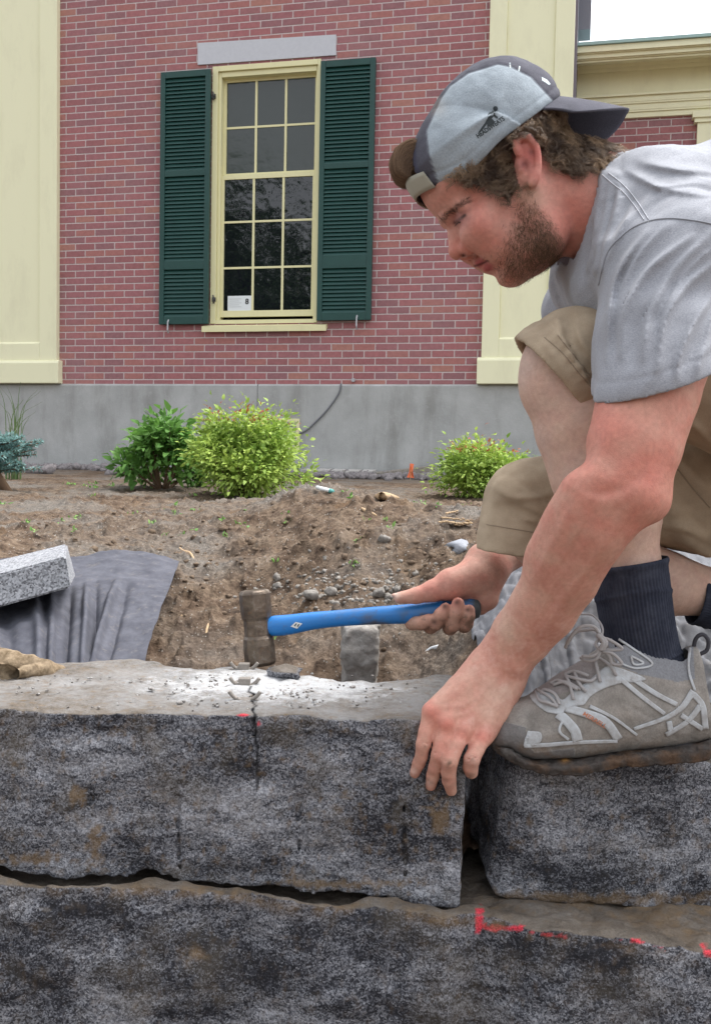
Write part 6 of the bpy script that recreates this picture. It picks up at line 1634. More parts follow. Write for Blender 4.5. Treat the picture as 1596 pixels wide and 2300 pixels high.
for pts, w, A in (([(1250, 715), (1258, 760), (1310, 840), (1336, 890)], 9, .004), ([(1200, 745), (1240, 800), (1290, 880)], 8, .003), ([(1290, 700), (1300, 760), (1335, 800)], 10, .004),
    ([(1110, 1100), (1170, 1120), (1250, 1110)], 10, .005), ([(1130, 1140), (1190, 1170), (1260, 1180)], 10, .005), ([(1160, 1080), (1210, 1110), (1260, 1140)], 9, -.004), ([(1500, 1000), (1550, 1060), (1600, 1110)], 14, .006), ([(1490, 1180), (1540, 1190), (1600, 1220)], 14, .006), ([(1500, 930), (1560, 960), (1600, 1010)], 12, .005)):
    crease(g, pts, w, A, 1.5)
idx = np.argwhere(np.abs(g.F) < .02); Pn = (g.lo + idx * g.h).astype(np.float32)
g.F[tuple(idx.T)] += fbm(Pn, 24, 3, 51) * .0026 + fbm(Pn, 11, 2, 54) * .003
O = g.F.copy()
ha, hb = cp(1156, 755, 1.22), cp(1332, 941, 1.19)
hx = (hb - ha) / np.linalg.norm(hb - ha); hn = np.cross(hx, np.array([.12, .0, 1.0])); hn /= np.linalg.norm(hn)
if hn[0] > 0: hn = -hn
kc = cp(1236, 852, D)
idx2 = None
groove(g, kc, .13, ha, hn, .040, .0028, .0013); groove(g, kc, .13, ha, hn, .004, .003, .0006)
# puckers between hem stitching and edge
sl, Pq = g.sub(kc - .13, kc + .13); pdp = plane_d(Pq, ha, hn); al_ = (Pq - ha.astype(np.float32)) @ hx.astype(np.float32)
g.F[sl] += .0010 * np.sin(al_ * 420 + 2.0 * vnoise(Pq, 40, 5)) * np.exp(-((pdp + .026) / .013) ** 2)
cut(g, kc + hn * .02, .12, ha, hn); hollow(g, kc + hn * -.005, .085, .0075, O)
ha2, hb2 = cp(1071, 1234, 1.43), cp(1240, 1262, 1.37)
hx = (hb2 - ha2) / np.linalg.norm(hb2 - ha2); hn2 = np.cross(hx, np.array([-.1, -.05, 1.0])); hn2 /= np.linalg.norm(hn2)
if hn2[1] < 0: hn2 = -hn2
kc2 = cp(1160, 1245, D2)
groove(g, kc2, .13, ha2, hn2, .033, .0028, .0014)
cut(g, kc2 + hn2 * .03, .10, ha2, hn2); hollow(g, kc2, .085, .0075, O)
V, Q = keep_big(*g.mesh()); V = relax(V, Q, 2); Q = vol_fix(V, Q)
mk_ = Mat('khaki_twill', rough=.9, spec=.15); v = mk_.co('Object')
tw = mk_.wave(mk_.co('Object', (1, 1, 1)), 520, dirn='DIAGONAL'); kn = mk_.noise(v, 30, 4); kd = mk_.noise(v, 9, 4, .6)
c = mk_.ramp(kn, [(.3, (.335, .262, .185)), (.7, (.43, .345, .25))])
c = mk_.mix(mk_.ramp(kd, [(.52, 0.0), (.75, .55)]), c, (.24, .19, .14))
mk_.col(mk_.mix(.3, c, mk_.ramp(mk_.noise(v, 900, 2), [(.3, .35), (.7, .65)]), 'OVERLAY')); mk_.bump(tw, .18, .0003).bump(mk_.noise(v, 150, 3), .3, .001)
me = raw_mesh('shorts', tow(V), Q); shorts = link('shorts', me, mk_.m, person); shorts['label'] = 'khaki knee-length shorts, dusty at the hems'
so_bvh = BVHTree.FromPolygons([tuple(v) for v in V], [tuple(int(i) for i in q) for q in Q])
mks = Mat('khaki_thread', (.27, .21, .15), .9).m
for l_ in ([(1252, 752), (1290, 800), (1330, 850), (1345, 872)], [(1510, 1040), (1550, 1090), (1594, 1140)]): stitch('side_seam', [l_], so_bvh, .0009, mks, shorts)
for l_ in ([(1222, 757), (1262, 792), (1300, 838), (1336, 880)], [(1092, 1178), (1140, 1186), (1200, 1196)]): stitch('hem_stitching', [l_], so_bvh, .0006, mks, shorts)

# ================= socks
def sock(name, ctr, cuffn, label=None):
    """ctr: [(x, y, d, rx_px, rz_m)] down the leg"""
    C = [np.array([*cp(x, y, d), r * d / FPX, rz]) for x, y, d, r, rz in ctr]
    S = spline(C, 14); n = 260; V = []
    ax = C[-1][:3] - C[0][:3]; ax /= np.linalg.norm(ax)
    for i, c in enumerate(S):
        t = S[min(i + 1, len(S) - 1)][:3] - S[max(i - 1, 0)][:3]; t /= np.linalg.norm(t)
        u = np.cross(t, [0, 0, 1]); u /= np.linalg.norm(u); w = np.array([0, 0, 1.]) - t * t[2]; w /= np.linalg.norm(w)
        f = i / (len(S) - 1)
        for k in range(n):
            a = 2 * math.pi * k / n
            rib = .00065 * math.cos(a * 62) * (1 if f > .10 else .4)
            roll = .0022 * math.exp(-((f - .02) / .02) ** 2) + sum(.0018 * math.exp(-((f - q - .02 * math.sin(a * 2 + q * 9)) / .014) ** 2) for q in (.20, .72, .78))
            r = 1 + (rib + roll) / c[3]
            V.append(c[:3] + (u * math.cos(a) * c[3] + w * math.sin(a) * c[4]) * r)
    V = np.array(V); I = np.arange(len(S) * n).reshape(len(S), n)
    Q = np.stack([I[:-1], np.roll(I, -1, 1)[:-1], np.roll(I, -1, 1)[1:], I[1:]], -1).reshape(-1, 4)
    Q = vol_fix(V, Q)
    me = raw_mesh(name, tow(V), Q); o = link(name, me, M_sock, person); m_ = o.modifiers.new('thick', 'SOLIDIFY'); m_.thickness = .002; m_.offset = -1
    return o
mso = Mat('sock_knit', rough=.95, spec=.1); v = mso.co('Object')
mso.col(mso.mix(mso.ramp(mso.noise(v, 60, 4, .7), [(.4, 0.0), (.8, .5)]), (.028, .032, .048), (.085, .092, .12))); mso.bump(mso.noise(v, 900, 2), .5, .0006); M_sock = mso.m
D = 1.245
sock('sock', [(1409, 1262, D, 86, .050), (1420, 1330, D, 83, .046), (1431, 1400, D, 81, .044), (1444, 1460, D, 80, .040), (1455, 1500, D, 80, .038), (1462, 1540, D, 70, .034)], None)
sock('sock', [(1560, 1340, 1.43, 62, .042), (1640, 1356, 1.43, 66, .042), (1720, 1370, 1.43, 70, .043)], None)
# ================= trail shoes: upper and sole lofted along the foot, overlays raised on the side, laces
def loft_shoe(tx, zc, dz_top):
    pass
SD = 1.225                                # distance of the middle of the near shoe
topP = [(1097, 1664), (1104, 1635), (1122, 1604), (1150, 1578), (1191, 1563), (1206, 1552), (1250, 1520), (1303, 1487), (1340, 1462), (1362, 1438), (1390, 1430), (1437, 1446), (1485, 1461), (1522, 1468), (1545, 1452), (1562, 1450), (1572, 1490), (1580, 1560), (1596, 1600), (1602, 1640)]
botP = [(1097, 1672), (1136, 1672), (1163, 1692), (1197, 1700), (1290, 1697), (1392, 1684), (1500, 1673), (1563, 1664), (1602, 1650)]
solP = [(1094, 1668), (1105, 1682), (1135, 1698), (1163, 1709), (1221, 1722), (1290, 1721), (1358, 1707), (1495, 1703), (1575, 1697), (1606, 1680), (1608, 1655)]
wP = [(1094, .004), (1104, .020), (1122, .033), (1160, .044), (1200, .049), (1270, .051), (1340, .046), (1420, .040), (1500, .037), (1570, .033), (1598, .022), (1608, .006)]
xs = np.concatenate([1097 + 505 * (1 - np.cos(np.linspace(0, math.pi, 420))) / 2])
tf = lambda P, x: np.interp(x, [p[0] for p in P], [p[1] for p in P])
def smooth1(a, n=5):
    k = np.hanning(n + 2)[1:-1]; k /= k.sum(); return np.convolve(np.pad(a, n // 2, 'edge'), k, 'valid')
T_, B_, W_ = smooth1(tf(topP, xs), 13), smooth1(tf(botP, xs), 13), smooth1(tf(wP, xs), 17)
na = 250; ang = np.linspace(0, 2 * math.pi, na, endpoint=False)
def shoe_mesh():
    V = np.zeros((len(xs), na, 3))
    for i, x in enumerate(xs):
        t, b, w = T_[i], B_[i], W_[i]; h = (b - t)
        ank = sst(1300, 1400, x)          # narrower ankle above a wide foot
        for_ = np.arange(na)
        ca, sa = np.cos(ang), np.sin(ang)       # sa up, ca depth
        v = np.sign(sa) * np.abs(sa) ** .75
        yy = (t + b) / 2 - v * h / 2
        prof = np.abs(ca) ** .72
        up = np.clip((v + .1) / 1.1, 0, 1)
        narrow = 1 - (.30 * (1 - ank) + .34 * ank) * up ** 1.1
        zz = np.sign(ca) * prof * w * narrow
        for j in range(na):
            c = cp(x, yy[j], SD); V[i, j] = [c[0], c[1], SD + zz[j]]
    return V
SV = shoe_mesh()
I = np.arange(len(xs) * na).reshape(len(xs), na)
SQ = np.stack([I[:-1], np.roll(I, -1, 1)[:-1], np.roll(I, -1, 1)[1:], I[1:]], -1).reshape(-1, 4)
SVf = SV.reshape(-1, 3)
SQ = vol_fix(SVf, SQ); NV = np.zeros_like(SVf)
fn_ = tri_n(SVf, SQ)
for k in range(4):
    for ax in range(3): NV[:, ax] += np.bincount(SQ[:, k], weights=fn_[:, ax], minlength=len(SVf))
NV /= np.maximum(np.linalg.norm(NV, axis=1, keepdims=True), 1e-9)
# side elevation used on both sides of the foot
side = pj(np.stack([SVf[:, 0], SVf[:, 1], SD - np.abs(SVf[:, 2] - SD)], 1))
Z9 = lambda pts: [(1050.5 + .3418 * x, 1313.1 + .3418 * y) for x, y in pts]
mask = np.zeros(len(SVf)); dark = np.zeros(len(SVf)); blue = np.zeros(len(SVf))
def strip(pts, w0, w1=None):
    """a band along a line; returns soft mask"""
    w1 = w0 if w1 is None else w1; P = Z9(pts); best = np.zeros(len(SVf))
    n = len(P) - 1
    for i in range(n):
        a, b = np.array(P[i]), np.array(P[i + 1]); ab = b - a
        t = np.clip(((side - a) @ ab) / (ab @ ab), 0, 1); d = np.linalg.norm(side - a - t[:, None] * ab, axis=1)
        w = (w0 + (w1 - w0) * (i + t) / n) * .3418
        best = np.maximum(best, np.clip((w - d) / .9 + .5, 0, 1))
    return best
eyest = [(440, 700), (560, 700), (620, 760), (700, 690), (770, 650), (830, 600), (900, 545), (980, 545), (1160, 615), (1110, 640), (1000, 650), (880, 690), (800, 740), (760, 790), (700, 800), (640, 820), (620, 850), (570, 850), (500, 830), (410, 745)]
STRIPS = (
    ([(1000, 620), (1150, 745), (1290, 850)], 15, 13), ([(1070, 610), (1220, 710), (1370, 790)], 17, 15),
    ([(1480, 700), (1400, 810), (1290, 880), (1090, 950)], 22, 10), ([(590, 850), (640, 890), (700, 960), (720, 1030)], 30, 34),
    ([(640, 810), (780, 850), (900, 900), (990, 1020)], 26, 30), ([(800, 800), (960, 880), (1110, 990)], 12, 8),
    ([(640, 860), (600, 960), (660, 1020)], 8, 8), ([(380, 1060), (520, 1055), (700, 1040), (980, 1030)], 14, 10),
    ([(425, 990), (425, 1045)], 34, 40), ([(1320, 900), (1330, 960)], 18, 18), ([(1400, 860), (1540, 950)], 16, 16), ([(1530, 790), (1440, 900), (1300, 990)], 18, 14),
    ([(1480, 720), (1540, 800), (1560, 950)], 20, 20), ([(1460, 400), (1450, 560), (1490, 700)], 8, 8),
    ([(990, 360), (1080, 420), (1210, 520), (1100, 550), (980, 510)], 6, 6), ([(1070, 470), (1150, 515), (1090, 525), (1070, 470)], 6, 6))
tong = inpoly(side, np.array(Z9([(440, 690), (740, 510), (860, 470), (830, 600), (700, 690), (600, 720)])))
coll = inpoly(side, np.array(Z9([(890, 340), (1100, 340), (1380, 440), (1480, 400), (1490, 620), (1380, 640), (1160, 600), (980, 530)])))
toe = np.maximum(np.where(inpoly(side, np.array(Z9([(120, 1080), (130, 960), (220, 900), (380, 940), (380, 1040), (440, 1100), (700, 1075), (700, 1130), (300, 1150)]))), 1, 0), 0)
n1 = fbm(SVf, 70, 4, 61); n2 = fbm(SVf, 300, 3, 62); n3 = fbm(SVf, 28, 3, 63)
disp = mask * .0014 + toe * .0012 + n1 * .0005 + n2 * .0002
quilt = .0007 * np.exp(-(polydist(side, Z9([(900, 850), (1000, 760), (1240, 900)])) / 4) ** 2)
SVd = SVf + NV * (disp - quilt)[:, None]
Cc = np.tile([.235, .215, .195], (len(SVf), 1))
Cc = Cc * (1 + .25 * n1[:, None]) 
wv = lambda m, c: Cc * (1 - m[:, None]) + np.array(c) * m[:, None]
Cc = wv(np.clip(n3 * .8 + .2, 0, 1) * .5, (.31, .30, .285))
Cc = wv(coll * 1.0, (.20, .205, .22)); Cc = wv(tong * .9, (.24, .215, .21))
Cc = wv(toe * .85, (.15, .145, .145))
Cc = wv(mask, (.37, .39, .41)); Cc = wv(mask * np.clip(.25 + .7 * n1, 0, 1) * .6, (.26, .235, .21))
low = sst(1640, 1690, side[:, 1]); Cc = wv(low * np.clip(.3 + n1, 0, 1) * .6, (.13, .085, .055))
msh = Mat('suede_and_web', rough=.85, spec=.2); v = msh.co('Object')
msh.col(mc_ if False else msh.mix(.45, msh.vcol('col'), msh.ramp(msh.noise(v, 420, 4, .7), [(.3, .3), (.72, .72)]), 'OVERLAY')); msh.bump(msh.noise(v, 600, 3, .6), .5, .0006); M_shoe = msh.m
# the open collar: faces on top of the ankle are removed and the shell thickened
ctr = SVd[SQ].mean(1); cs = pj(np.stack([ctr[:, 0], ctr[:, 1], np.full(len(ctr), SD)], 1))
topy = np.interp(cs[:, 0], xs, T_)
openm = (cs[:, 0] > 1372) & (cs[:, 0] < 1538) & (cs[:, 1] < topy + 14) & (np.abs(ctr[:, 2] - SD) < .030)
def make_shoe(tagged, M=None, cut_open=True):
    fin = (lambda P: tow(P)) if M is None else M
    me = raw_mesh('shoe_upper', fin(SVd), SQ[~openm]); attr(me, 'col', np.clip(Cc, .01, .9))
    up = link('shoe', me, M_shoe, person); mm = up.modifiers.new('thick', 'SOLIDIFY'); mm.thickness = .003; mm.offset = -1
    if tagged: up['label'] = tagged
    # sole
    n = 120; sx = np.linspace(1094.5, 1607.5, 260); NN = len(sx); ny = 14
    V = []; top = smooth1(tf([(a, b - 6) for a, b in botP], sx), 7); bot = smooth1(tf(solP, sx), 7); w = smooth1(tf(wP, sx), 9) + .0045
    top = np.minimum(top, bot - 3)
    a = np.linspace(0, 2 * math.pi, n, endpoint=False)
    for i in range(NN):
        h = bot[i] - top[i]
        for k in range(n):
            ca, sa = math.cos(a[k]), math.sin(a[k])
            vy = math.copysign(abs(sa) ** .35, sa); vz = math.copysign(abs(ca) ** .35, ca)
            lug = 6.0 * (math.sin(sx[i] * .24 + 1.2 * math.sin(sx[i] * .05)) > -.1) * (sa < -.5)
            c = cp(sx[i], (top[i] + bot[i]) / 2 - vy * h / 2 - lug, SD)
            V.append([c[0], c[1], SD + vz * w[i] * (1 - .05 * (sa < 0))])
    V = np.array(V); V = V + .0016 * np.stack([fbm(V, 110, 3, 71), fbm(V, 110, 3, 72), fbm(V, 90, 3, 73)], 1)
    I = np.arange(NN * n).reshape(NN, n)
    Q = np.stack([I[:-1], np.roll(I, -1, 1)[:-1], np.roll(I, -1, 1)[1:], I[1:]], -1).reshape(-1, 4); Q = vol_fix(V, Q)
    s2 = pj(V); m1 = fbm(V, 55, 4, 74); m2 = fbm(V, 200, 3, 75)
    C = np.tile([.055, .048, .044], (len(V), 1))
    def bl(m, c):
        nonlocal C
        m = np.clip(m, 0, 1)[:, None]; C = C * (1 - m) + np.array(c) * m
    bl((s2[:, 0] < 1290) * .45 * (s2[:, 1] < 1698), (.15, .142, .132)); bl(np.clip(.30 + 1.4 * m1, 0, 1) * .8, (.095, .056, .033)); bl(np.clip(m2 - .1, 0, 1) * .5, (.05, .035, .03))
    bl(np.exp(-(((s2 - [1460, 1668]) / [60, 6]) ** 2).sum(1)) * .7, (.22, .27, .36)); bl(np.exp(-(((s2 - [1268, 1701]) / [11, 10]) ** 2).sum(1)) * .95, (.40, .19, .04))
    me = raw_mesh('sole', fin(V), Q); attr(me, 'col', C)
    link('sole', me, M_sole, up)
    return up
mso2 = Mat('muddy_rubber', rough=.8, spec=.25); v = mso2.co('Object')
mso2.col(mso2.mix(.5, mso2.vcol('col'), mso2.ramp(mso2.noise(v, 300, 4, .7), [(.3, .25), (.7, .75)]), 'OVERLAY')); mso2.bump(mso2.noise(v, 350, 4, .7), .8, .0014); M_sole = mso2.m
shoe = make_shoe('dusty grey trail shoe with light grey webbing and muddy sole')
shoe_bvh = BVHTree.FromPolygons([tuple(v) for v in SVd], [tuple(int(i) for i in q) for q in SQ])
# webbing straps and the eyelet panel laid over the upper
mwb = Mat('webbing', rough=.8, spec=.25); v = mwb.co('Object'); mwb.col(mwb.mix(mwb.ramp(mwb.noise(v, 90, 5, .7), [(.42, 0.0), (.72, .75)]), (.43, .45, .47), (.27, .25, .235))); mwb.bump(mwb.noise(v, 700, 3), .35, .0005)
def on_shoe(x, y, off):
    d = Vector(cp(x, y, 1.0)).normalized(); h = shoe_bvh.ray_cast(Vector((0, 0, 0)), d); return None if h[0] is None else np.array(h[0]) - np.array(d) * off
def overlay(V2, F, name):
    Vv = [on_shoe(x, y, .0011) for x, y in V2]; keep = [f for f in F if all(Vv[i] is not None for i in f)]
    if not keep: return
    used = sorted({i for f in keep for i in f}); mp = {u: k for k, u in enumerate(used)}; W3 = np.array([Vv[u] for u in used])
    me = raw_mesh(name, tow(W3), [tuple(mp[i] for i in f) for f in keep]); bm = bmesh.new(); bm.from_mesh(me); bmesh.ops.recalc_face_normals(bm, faces=bm.faces); bm.to_mesh(me); bm.free(); me.polygons.foreach_set('use_smooth', np.ones(len(me.polygons), bool))
    o = link(name, me, mwb.m, shoe); q = o.modifiers.new('t', 'SOLIDIFY'); q.thickness = .0016; q.offset = 0; return o
for pts, w0, w1 in STRIPS:
    P = np.array(spline([np.array(q, float) for q in Z9(pts)], 10)); n = len(P); T = np.gradient(P, axis=0); T /= np.linalg.norm(T, axis=1, keepdims=True); Nn = np.stack([-T[:, 1], T[:, 0]], 1)
    V2, F = [], []
    for i in range(n):
        w = (w0 + (w1 - w0) * i / (n - 1)) * .3418
        for j in range(5): V2.append(tuple(P[i] + Nn[i] * w * (j / 2 - 1)))
    for i in range(n - 1):
        for j in range(4): k = i * 5 + j; F.append((k, k + 1, k + 6, k + 5))
    overlay(V2, F, 'strap')
def poly_fine(poly, st=4.0):
    """a polygon filled with a fine grid whose rim follows the outline"""
    poly = np.array(spline([np.array(q, float) for q in list(poly) + [poly[0]]], 4))[:-1]
    bm = bmesh.new(); f = bm.faces.new([bm.verts.new((x, y, 0)) for x, y in poly]); bmesh.ops.triangulate(bm, faces=bm.faces)
    bmesh.ops.subdivide_edges(bm, edges=[e for e in bm.edges if e.calc_length() > st * 2], cuts=3); bmesh.ops.triangulate(bm, faces=bm.faces); bmesh.ops.subdivide_edges(bm, edges=[e for e in bm.edges if e.calc_length() > st * 2], cuts=2); bmesh.ops.triangulate(bm, faces=bm.faces)
    bm.verts.index_update(); V2 = [tuple(v.co[:2]) for v in bm.verts]; F = [tuple(v.index for v in f.verts) for f in bm.faces]; bm.free(); return V2, F
overlay(*poly_fine(Z9(eyest)), 'eyelet_panel')
overlay(*poly_fine(Z9([(392, 962), (478, 975), (470, 1045), (368, 1070)])), 'toe_patch')
# laces
ml = Mat('lace', (.34, .325, .325), .9); v = ml.co('Object'); ml.bump(ml.wave(v, 900, dirn='DIAGONAL'), .4, .0004); M_lace = ml.m
def lace(pts, r=.0021, off=.0036, n=8):
    P = []
    for q in spline([np.array(list(p) + ([0] if len(p) < 3 else []), float) for p in [tuple(a) + ((pts_o,) if False else ()) for a in pts]], n):
        x, y = 1050.5 + .3418 * q[0], 1313.1 + .3418 * q[1]
        d = Vector(cp(x, y, 1.0)).normalized(); h = shoe_bvh.ray_cast(Vector((0, 0, 0)), d)
        dist = None if h[0] is None else np.array(h[0]) @ np.array([0, 0, 1.])
        P.append((x, y, dist, q[2]))
    last = None; out = []
    for x, y, dd, o in P:
        if dd is None: dd = last if last is not None else SD - .02
        last = dd; out.append(cp(x, y, dd - off - o))
    for _ in range(2): out = [out[0]] + [(out[i - 1] + 2 * out[i] + out[i + 1]) / 4 for i in range(1, len(out) - 1)] + [out[-1]]
    mb.tube([C2W @ p for p in out], r, 7)
mb = MB()
ey = [(590, 805), (692, 757), (775, 705), (868, 640), (975, 598)]
lace([ey[0], (540, 740, .003), (450, 690, .002)]); lace([ey[0], (520, 775, .004), (470, 760, .003), (440, 700)]); lace([(600, 790), (570, 720, .003), (500, 690, .002), (480, 720)])
lace([ey[1], (670, 660, .003), (640, 590, .002)]); lace([(545, 650, .0), (600, 630, .003), (720, 690, .003)]); lace([ey[2], (730, 650, .003), (700, 575, .002)])
lace([(560, 660), (640, 640, .004), (740, 690)]); lace([(640, 600), (720, 620, .005), (800, 635, .003), (840, 610)]); lace([ey[3], (850, 560, .003), (840, 510, .002)])
lace([ey[4], (930, 530, .004), (855, 480, .003)]); lace([(640, 590), (700, 570, .004), (790, 600, .004)])
# bow: loops standing off the tongue
def bow(pts, r=.0021):
    mb.tube([C2W @ cp(1050.5 + .3418 * q[0], 1313.1 + .3418 * q[1], q[2]) for q in spline([np.array(p, float) for p in pts], 9)], r, 7)
bow([(640, 415, 1.20), (670, 350, 1.19), (740, 280, 1.185), (820, 275, 1.185), (860, 320, 1.185), (880, 380, 1.185)])
bow([(650, 395, 1.212), (700, 320, 1.205), (770, 300, 1.20), (840, 300, 1.195), (870, 350, 1.19)])
bow([(750, 470, 1.19), (820, 470, 1.182), (860, 430, 1.18), (840, 390, 1.182), (880, 330, 1.185)]); bow([(740, 480, 1.20), (780, 500, 1.19), (840, 490, 1.182), (870, 440, 1.18)])
bow([(740, 195, 1.235), (810, 200, 1.23), (860, 240, 1.22), (885, 300, 1.20), (870, 380, 1.185)], .0013)
bow([(870, 350, 1.185), (930, 365, 1.178), (1010, 420, 1.178), (940, 430, 1.18), (880, 420, 1.182)]); bow([(880, 440, 1.182), (950, 455, 1.178), (1010, 520, 1.178), (950, 520, 1.18), (930, 470, 1.18), (890, 430, 1.182)])
for dx in (0, 14): bow([(850 + dx, 330, 1.183), (890 + dx, 380, 1.176), (870 + dx, 430, 1.178)], .003)
mb.build('laces', M_lace, shoe, True)
mb = MB()
for x, y in ey:
    q = Z9([(x, y)])[0]; d = Vector(cp(q[0], q[1], 1.0)).normalized(); h = shoe_bvh.ray_cast(Vector((0, 0, 0)), d)
    if h[0] is None: continue
    c = np.array(h[0]); t = np.cross(np.array(h[1]), [0, 1, 0]); t /= np.linalg.norm(t); b = np.cross(np.array(h[1]), t)
    ring = [C2W @ (c - np.array(d) * .0004 + (t * math.cos(a) + b * math.sin(a)) * .0036) for a in np.linspace(0, 6.283, 14)]
    mb.tube(ring, .0011, 6)
mb.build('eyelets', Mat('eyelet', (.12, .12, .13), .7).m, shoe, True)
mb = MB(); loop = [(1490, 470, 1.225), (1485, 400, 1.222), (1505, 345, 1.218), (1545, 330, 1.216), (1578, 370, 1.216), (1570, 430, 1.218), (1530, 455, 1.220), (1500, 460, 1.222)]
mb.tube([C2W @ cp(1050.5 + .3418 * q[0], 1313.1 + .3418 * q[1], q[2]) for q in spline([np.array(p, float) for p in loop], 8)], .0026, 7)
mb.build('pull_tab', Mat('dark_web', (.045, .045, .055), .9).m, shoe, True)
mr = Mat('rust_print', (.42, .17, .10), .8).m
V2, F2 = text2d('MERRELL', (1307, 1606), math.radians(31), 13.5, 1.12, .02); decal('shoe_print', V2, F2, shoe_bvh, mr, shoe, .0026)
# the far shoe, mostly beyond the picture: the same foot turned and laid behind
ax0 = cp(1350, 1600, SD)
def far_M(P):
    q = P - ax0; a = math.radians(-18); c, s = math.cos(a), math.sin(a)
    q = np.stack([q[:, 0] * c - q[:, 1] * s, q[:, 0] * s + q[:, 1] * c, q[:, 2]], 1)
    return tow(q + cp(1870, 1470, 1.43))
far_shoe = make_shoe('far shoe, seen behind the near leg', far_M)
# sheen of dust: nothing else
# ================================================================== the hammer
HY = 1.505
def hw(x, y, d=HY): return cp(x, y, d)
hm = empty('sledge_hammer', wp(580, 1495, HY), 'short sledge hammer with a worn steel head and a blue handle, held over the wedges', 'hammer'); bpy.context.view_layer.update()
# head: an eight-sided block, waisted at the eye
c0, c1 = cp(571, 1328, HY), cp(585, 1492, HY)          # top and bottom centres of the block
ax = c1 - c0; Lh = np.linalg.norm(ax); ax /= Lh; sx = np.cross(np.array([0, 0, 1.]), ax); sx /= np.linalg.norm(sx); sx = sx if sx[0] > 0 else -sx; sz = np.cross(sx, ax); sz = sz if sz[2] > 0 else -sz
ry = math.radians(24); sx, sz = sx * math.cos(ry) + sz * math.sin(ry), sz * math.cos(ry) - sx * math.sin(ry)
V, F = [], []; W = .0225
st = [(-.002, .80), (.0, .93), (.004, 1.0), (.030, 1.0), (.040, .95), (Lh / 2 - .012, .86), (Lh / 2 + .012, .86), (Lh - .040, .95), (Lh - .030, 1.0), (Lh - .004, 1.0), (Lh, .93), (Lh + .002, .80)]
for t, w in st:
    r = W * w; ch = r * .45
    for a, b in ((r, ch), (ch, r), (-ch, r), (-r, ch), (-r, -ch), (-ch, -r), (ch, -r), (r, -ch)):
        V.append(tow((c0 + ax * t + sx * a + sz * b)[None])[0])
n = len(st)
for i in range(n - 1): F += [(i * 8 + k, i * 8 + (k + 1) % 8, i * 8 + 8 + (k + 1) % 8, i * 8 + 8 + k) for k in range(8)]
F += [tuple(range(8))[::-1], tuple(range((n - 1) * 8, n * 8))]
me = raw_mesh('hammer_head', V, F, False); bm = bmesh.new(); bm.from_mesh(me); bmesh.ops.recalc_face_normals(bm, faces=bm.faces); bm.to_mesh(me); bm.free()
m = Mat('hammer_steel', rough=.42, spec=.5, metal=.75); v = m.co('Object')
c = m.ramp(m.noise(v, 45, 5, .7), [(.3, (.075, .060, .050)), (.55, (.17, .135, .105)), (.75, (.30, .27, .24))]); zc_ = m.sep(v, 2)
c = m.mix(m.ramp(m.noise(v, 120, 4, .7), [(.55, 0.0), (.75, .6)]), c, (.20, .11, .06)); m.col(c); m.rgh(m.ramp(m.noise(v, 60, 4), [(.3, .30), (.7, .62)])); m.bump(m.noise(v, 160, 4, .6), .45, .002)
o = link('hammer_head', me, m.m, hm); q = o.modifiers.new('b', 'BEVEL'); q.width = .0018; q.segments = 2; q.limit_method = 'ANGLE'
# handle, oval, swelling in the grip
ctr = [(600, 1407, 19, .0115), (617, 1406, 23, .0118), (650, 1403, 22.5, .0118), (700, 1395, 20, .0112), (760, 1389, 18.5, .0108), (840, 1383, 20, .0110), (920, 1379, 22, .0115), (990, 1374, 23.5, .0120), (1040, 1369, 25, .0128), (1064, 1366, 25, .0128), (1074, 1366, 22, .0115), (1078, 1366, 15, .0085)]
S = spline([np.array([*cp(x, y, HY), r * HY / FPX, z]) for x, y, r, z in ctr], 9); n = 28; V = []
for i, c in enumerate(S):
    t = S[min(i + 1, len(S) - 1)][:3] - S[max(i - 1, 0)][:3]; t /= np.linalg.norm(t); u = np.cross(t, [0, 0, 1]); u /= np.linalg.norm(u)
    for k in range(n): a = 6.28319 * k / n; V.append(c[:3] + u * math.cos(a) * c[3] + np.array([0, 0, 1]) * math.sin(a) * c[4])
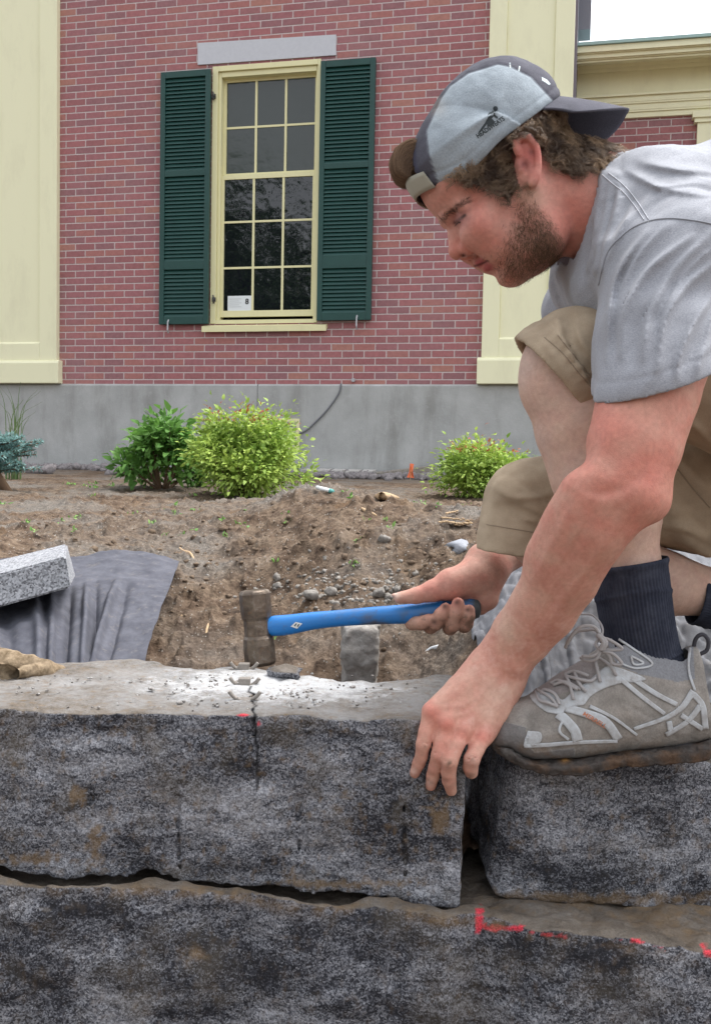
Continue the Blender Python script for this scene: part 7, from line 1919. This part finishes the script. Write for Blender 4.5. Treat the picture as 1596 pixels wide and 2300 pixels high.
V = np.array(V); N = len(S); F = [(i * n + k, i * n + (k + 1) % n, (i + 1) * n + (k + 1) % n, (i + 1) * n + k) for i in range(N - 1) for k in range(n)] + [tuple(range(n))[::-1], tuple(range((N - 1) * n, N * n))]
me = raw_mesh('handle', tow(V), F); bm = bmesh.new(); bm.from_mesh(me); bmesh.ops.recalc_face_normals(bm, faces=bm.faces); bm.to_mesh(me); bm.free()
xyv = pj(V); nn = fbm(V, 40, 4, 401); nf = fbm(V, 160, 3, 402)
C = np.tile([.012, .17, .50], (len(V), 1)); wr = np.clip(.5 * (sst(700, 960, xyv[:, 0])) + .9 * nn * sst(640, 820, xyv[:, 0]), 0, 1)[:, None]
C = C * (1 - wr * .8) + np.array([.06, .14, .26]) * wr * .8; dr = np.clip(nn * 1.2 + .7 * nf + .25 * sst(1357, 1400, xyv[:, 1]) - .25, 0, 1)[:, None] * sst(730, 860, xyv[:, 0])[:, None]; C = C * (1 - dr * .8) + np.array([.10, .07, .05]) * dr * .8
en = sst(1052, 1068, xyv[:, 0])[:, None]; C = C * (1 - en) + np.array([.06, .07, .075]) * en
attr(me, 'col', C); m = Mat('blue_fibreglass', rough=.42, spec=.5); v = m.co('Object'); m.col(m.mix(m.ramp(m.noise(v, 130, 4, .75), [(.58, 0.0), (.75, .55)]), m.vcol('col'), (.10, .075, .055))); m.bump(m.noise(v, 260, 4, .6), .3, .001)
hd = link('handle', me, m.m, hm)
from mathutils.bvhtree import BVHTree
h_bvh = BVHTree.FromPolygons([tuple(v) for v in V], F)
def hammer_label():
    zz = lambda pts: [(450.2 + .42313 * x, 1238.1 + .42313 * y) for x, y in pts]
    D_ = [zz([(478, 400), (505, 376), (540, 384), (512, 412)])]; V2, F2 = poly2d(D_)
    decal('maker_mark', V2, F2, h_bvh, Mat('silver_print', (.70, .71, .68), .6).m, hd)
    V2, F2 = poly2d([zz([(496, 396), (504, 384), (512, 384), (502, 400)]), zz([(512, 400), (518, 388), (526, 388), (518, 402)])]); decal('maker_letters', V2, F2, h_bvh, Mat('dark_ink', (.03, .04, .06), .7).m, hd, .0010)
hammer_label()
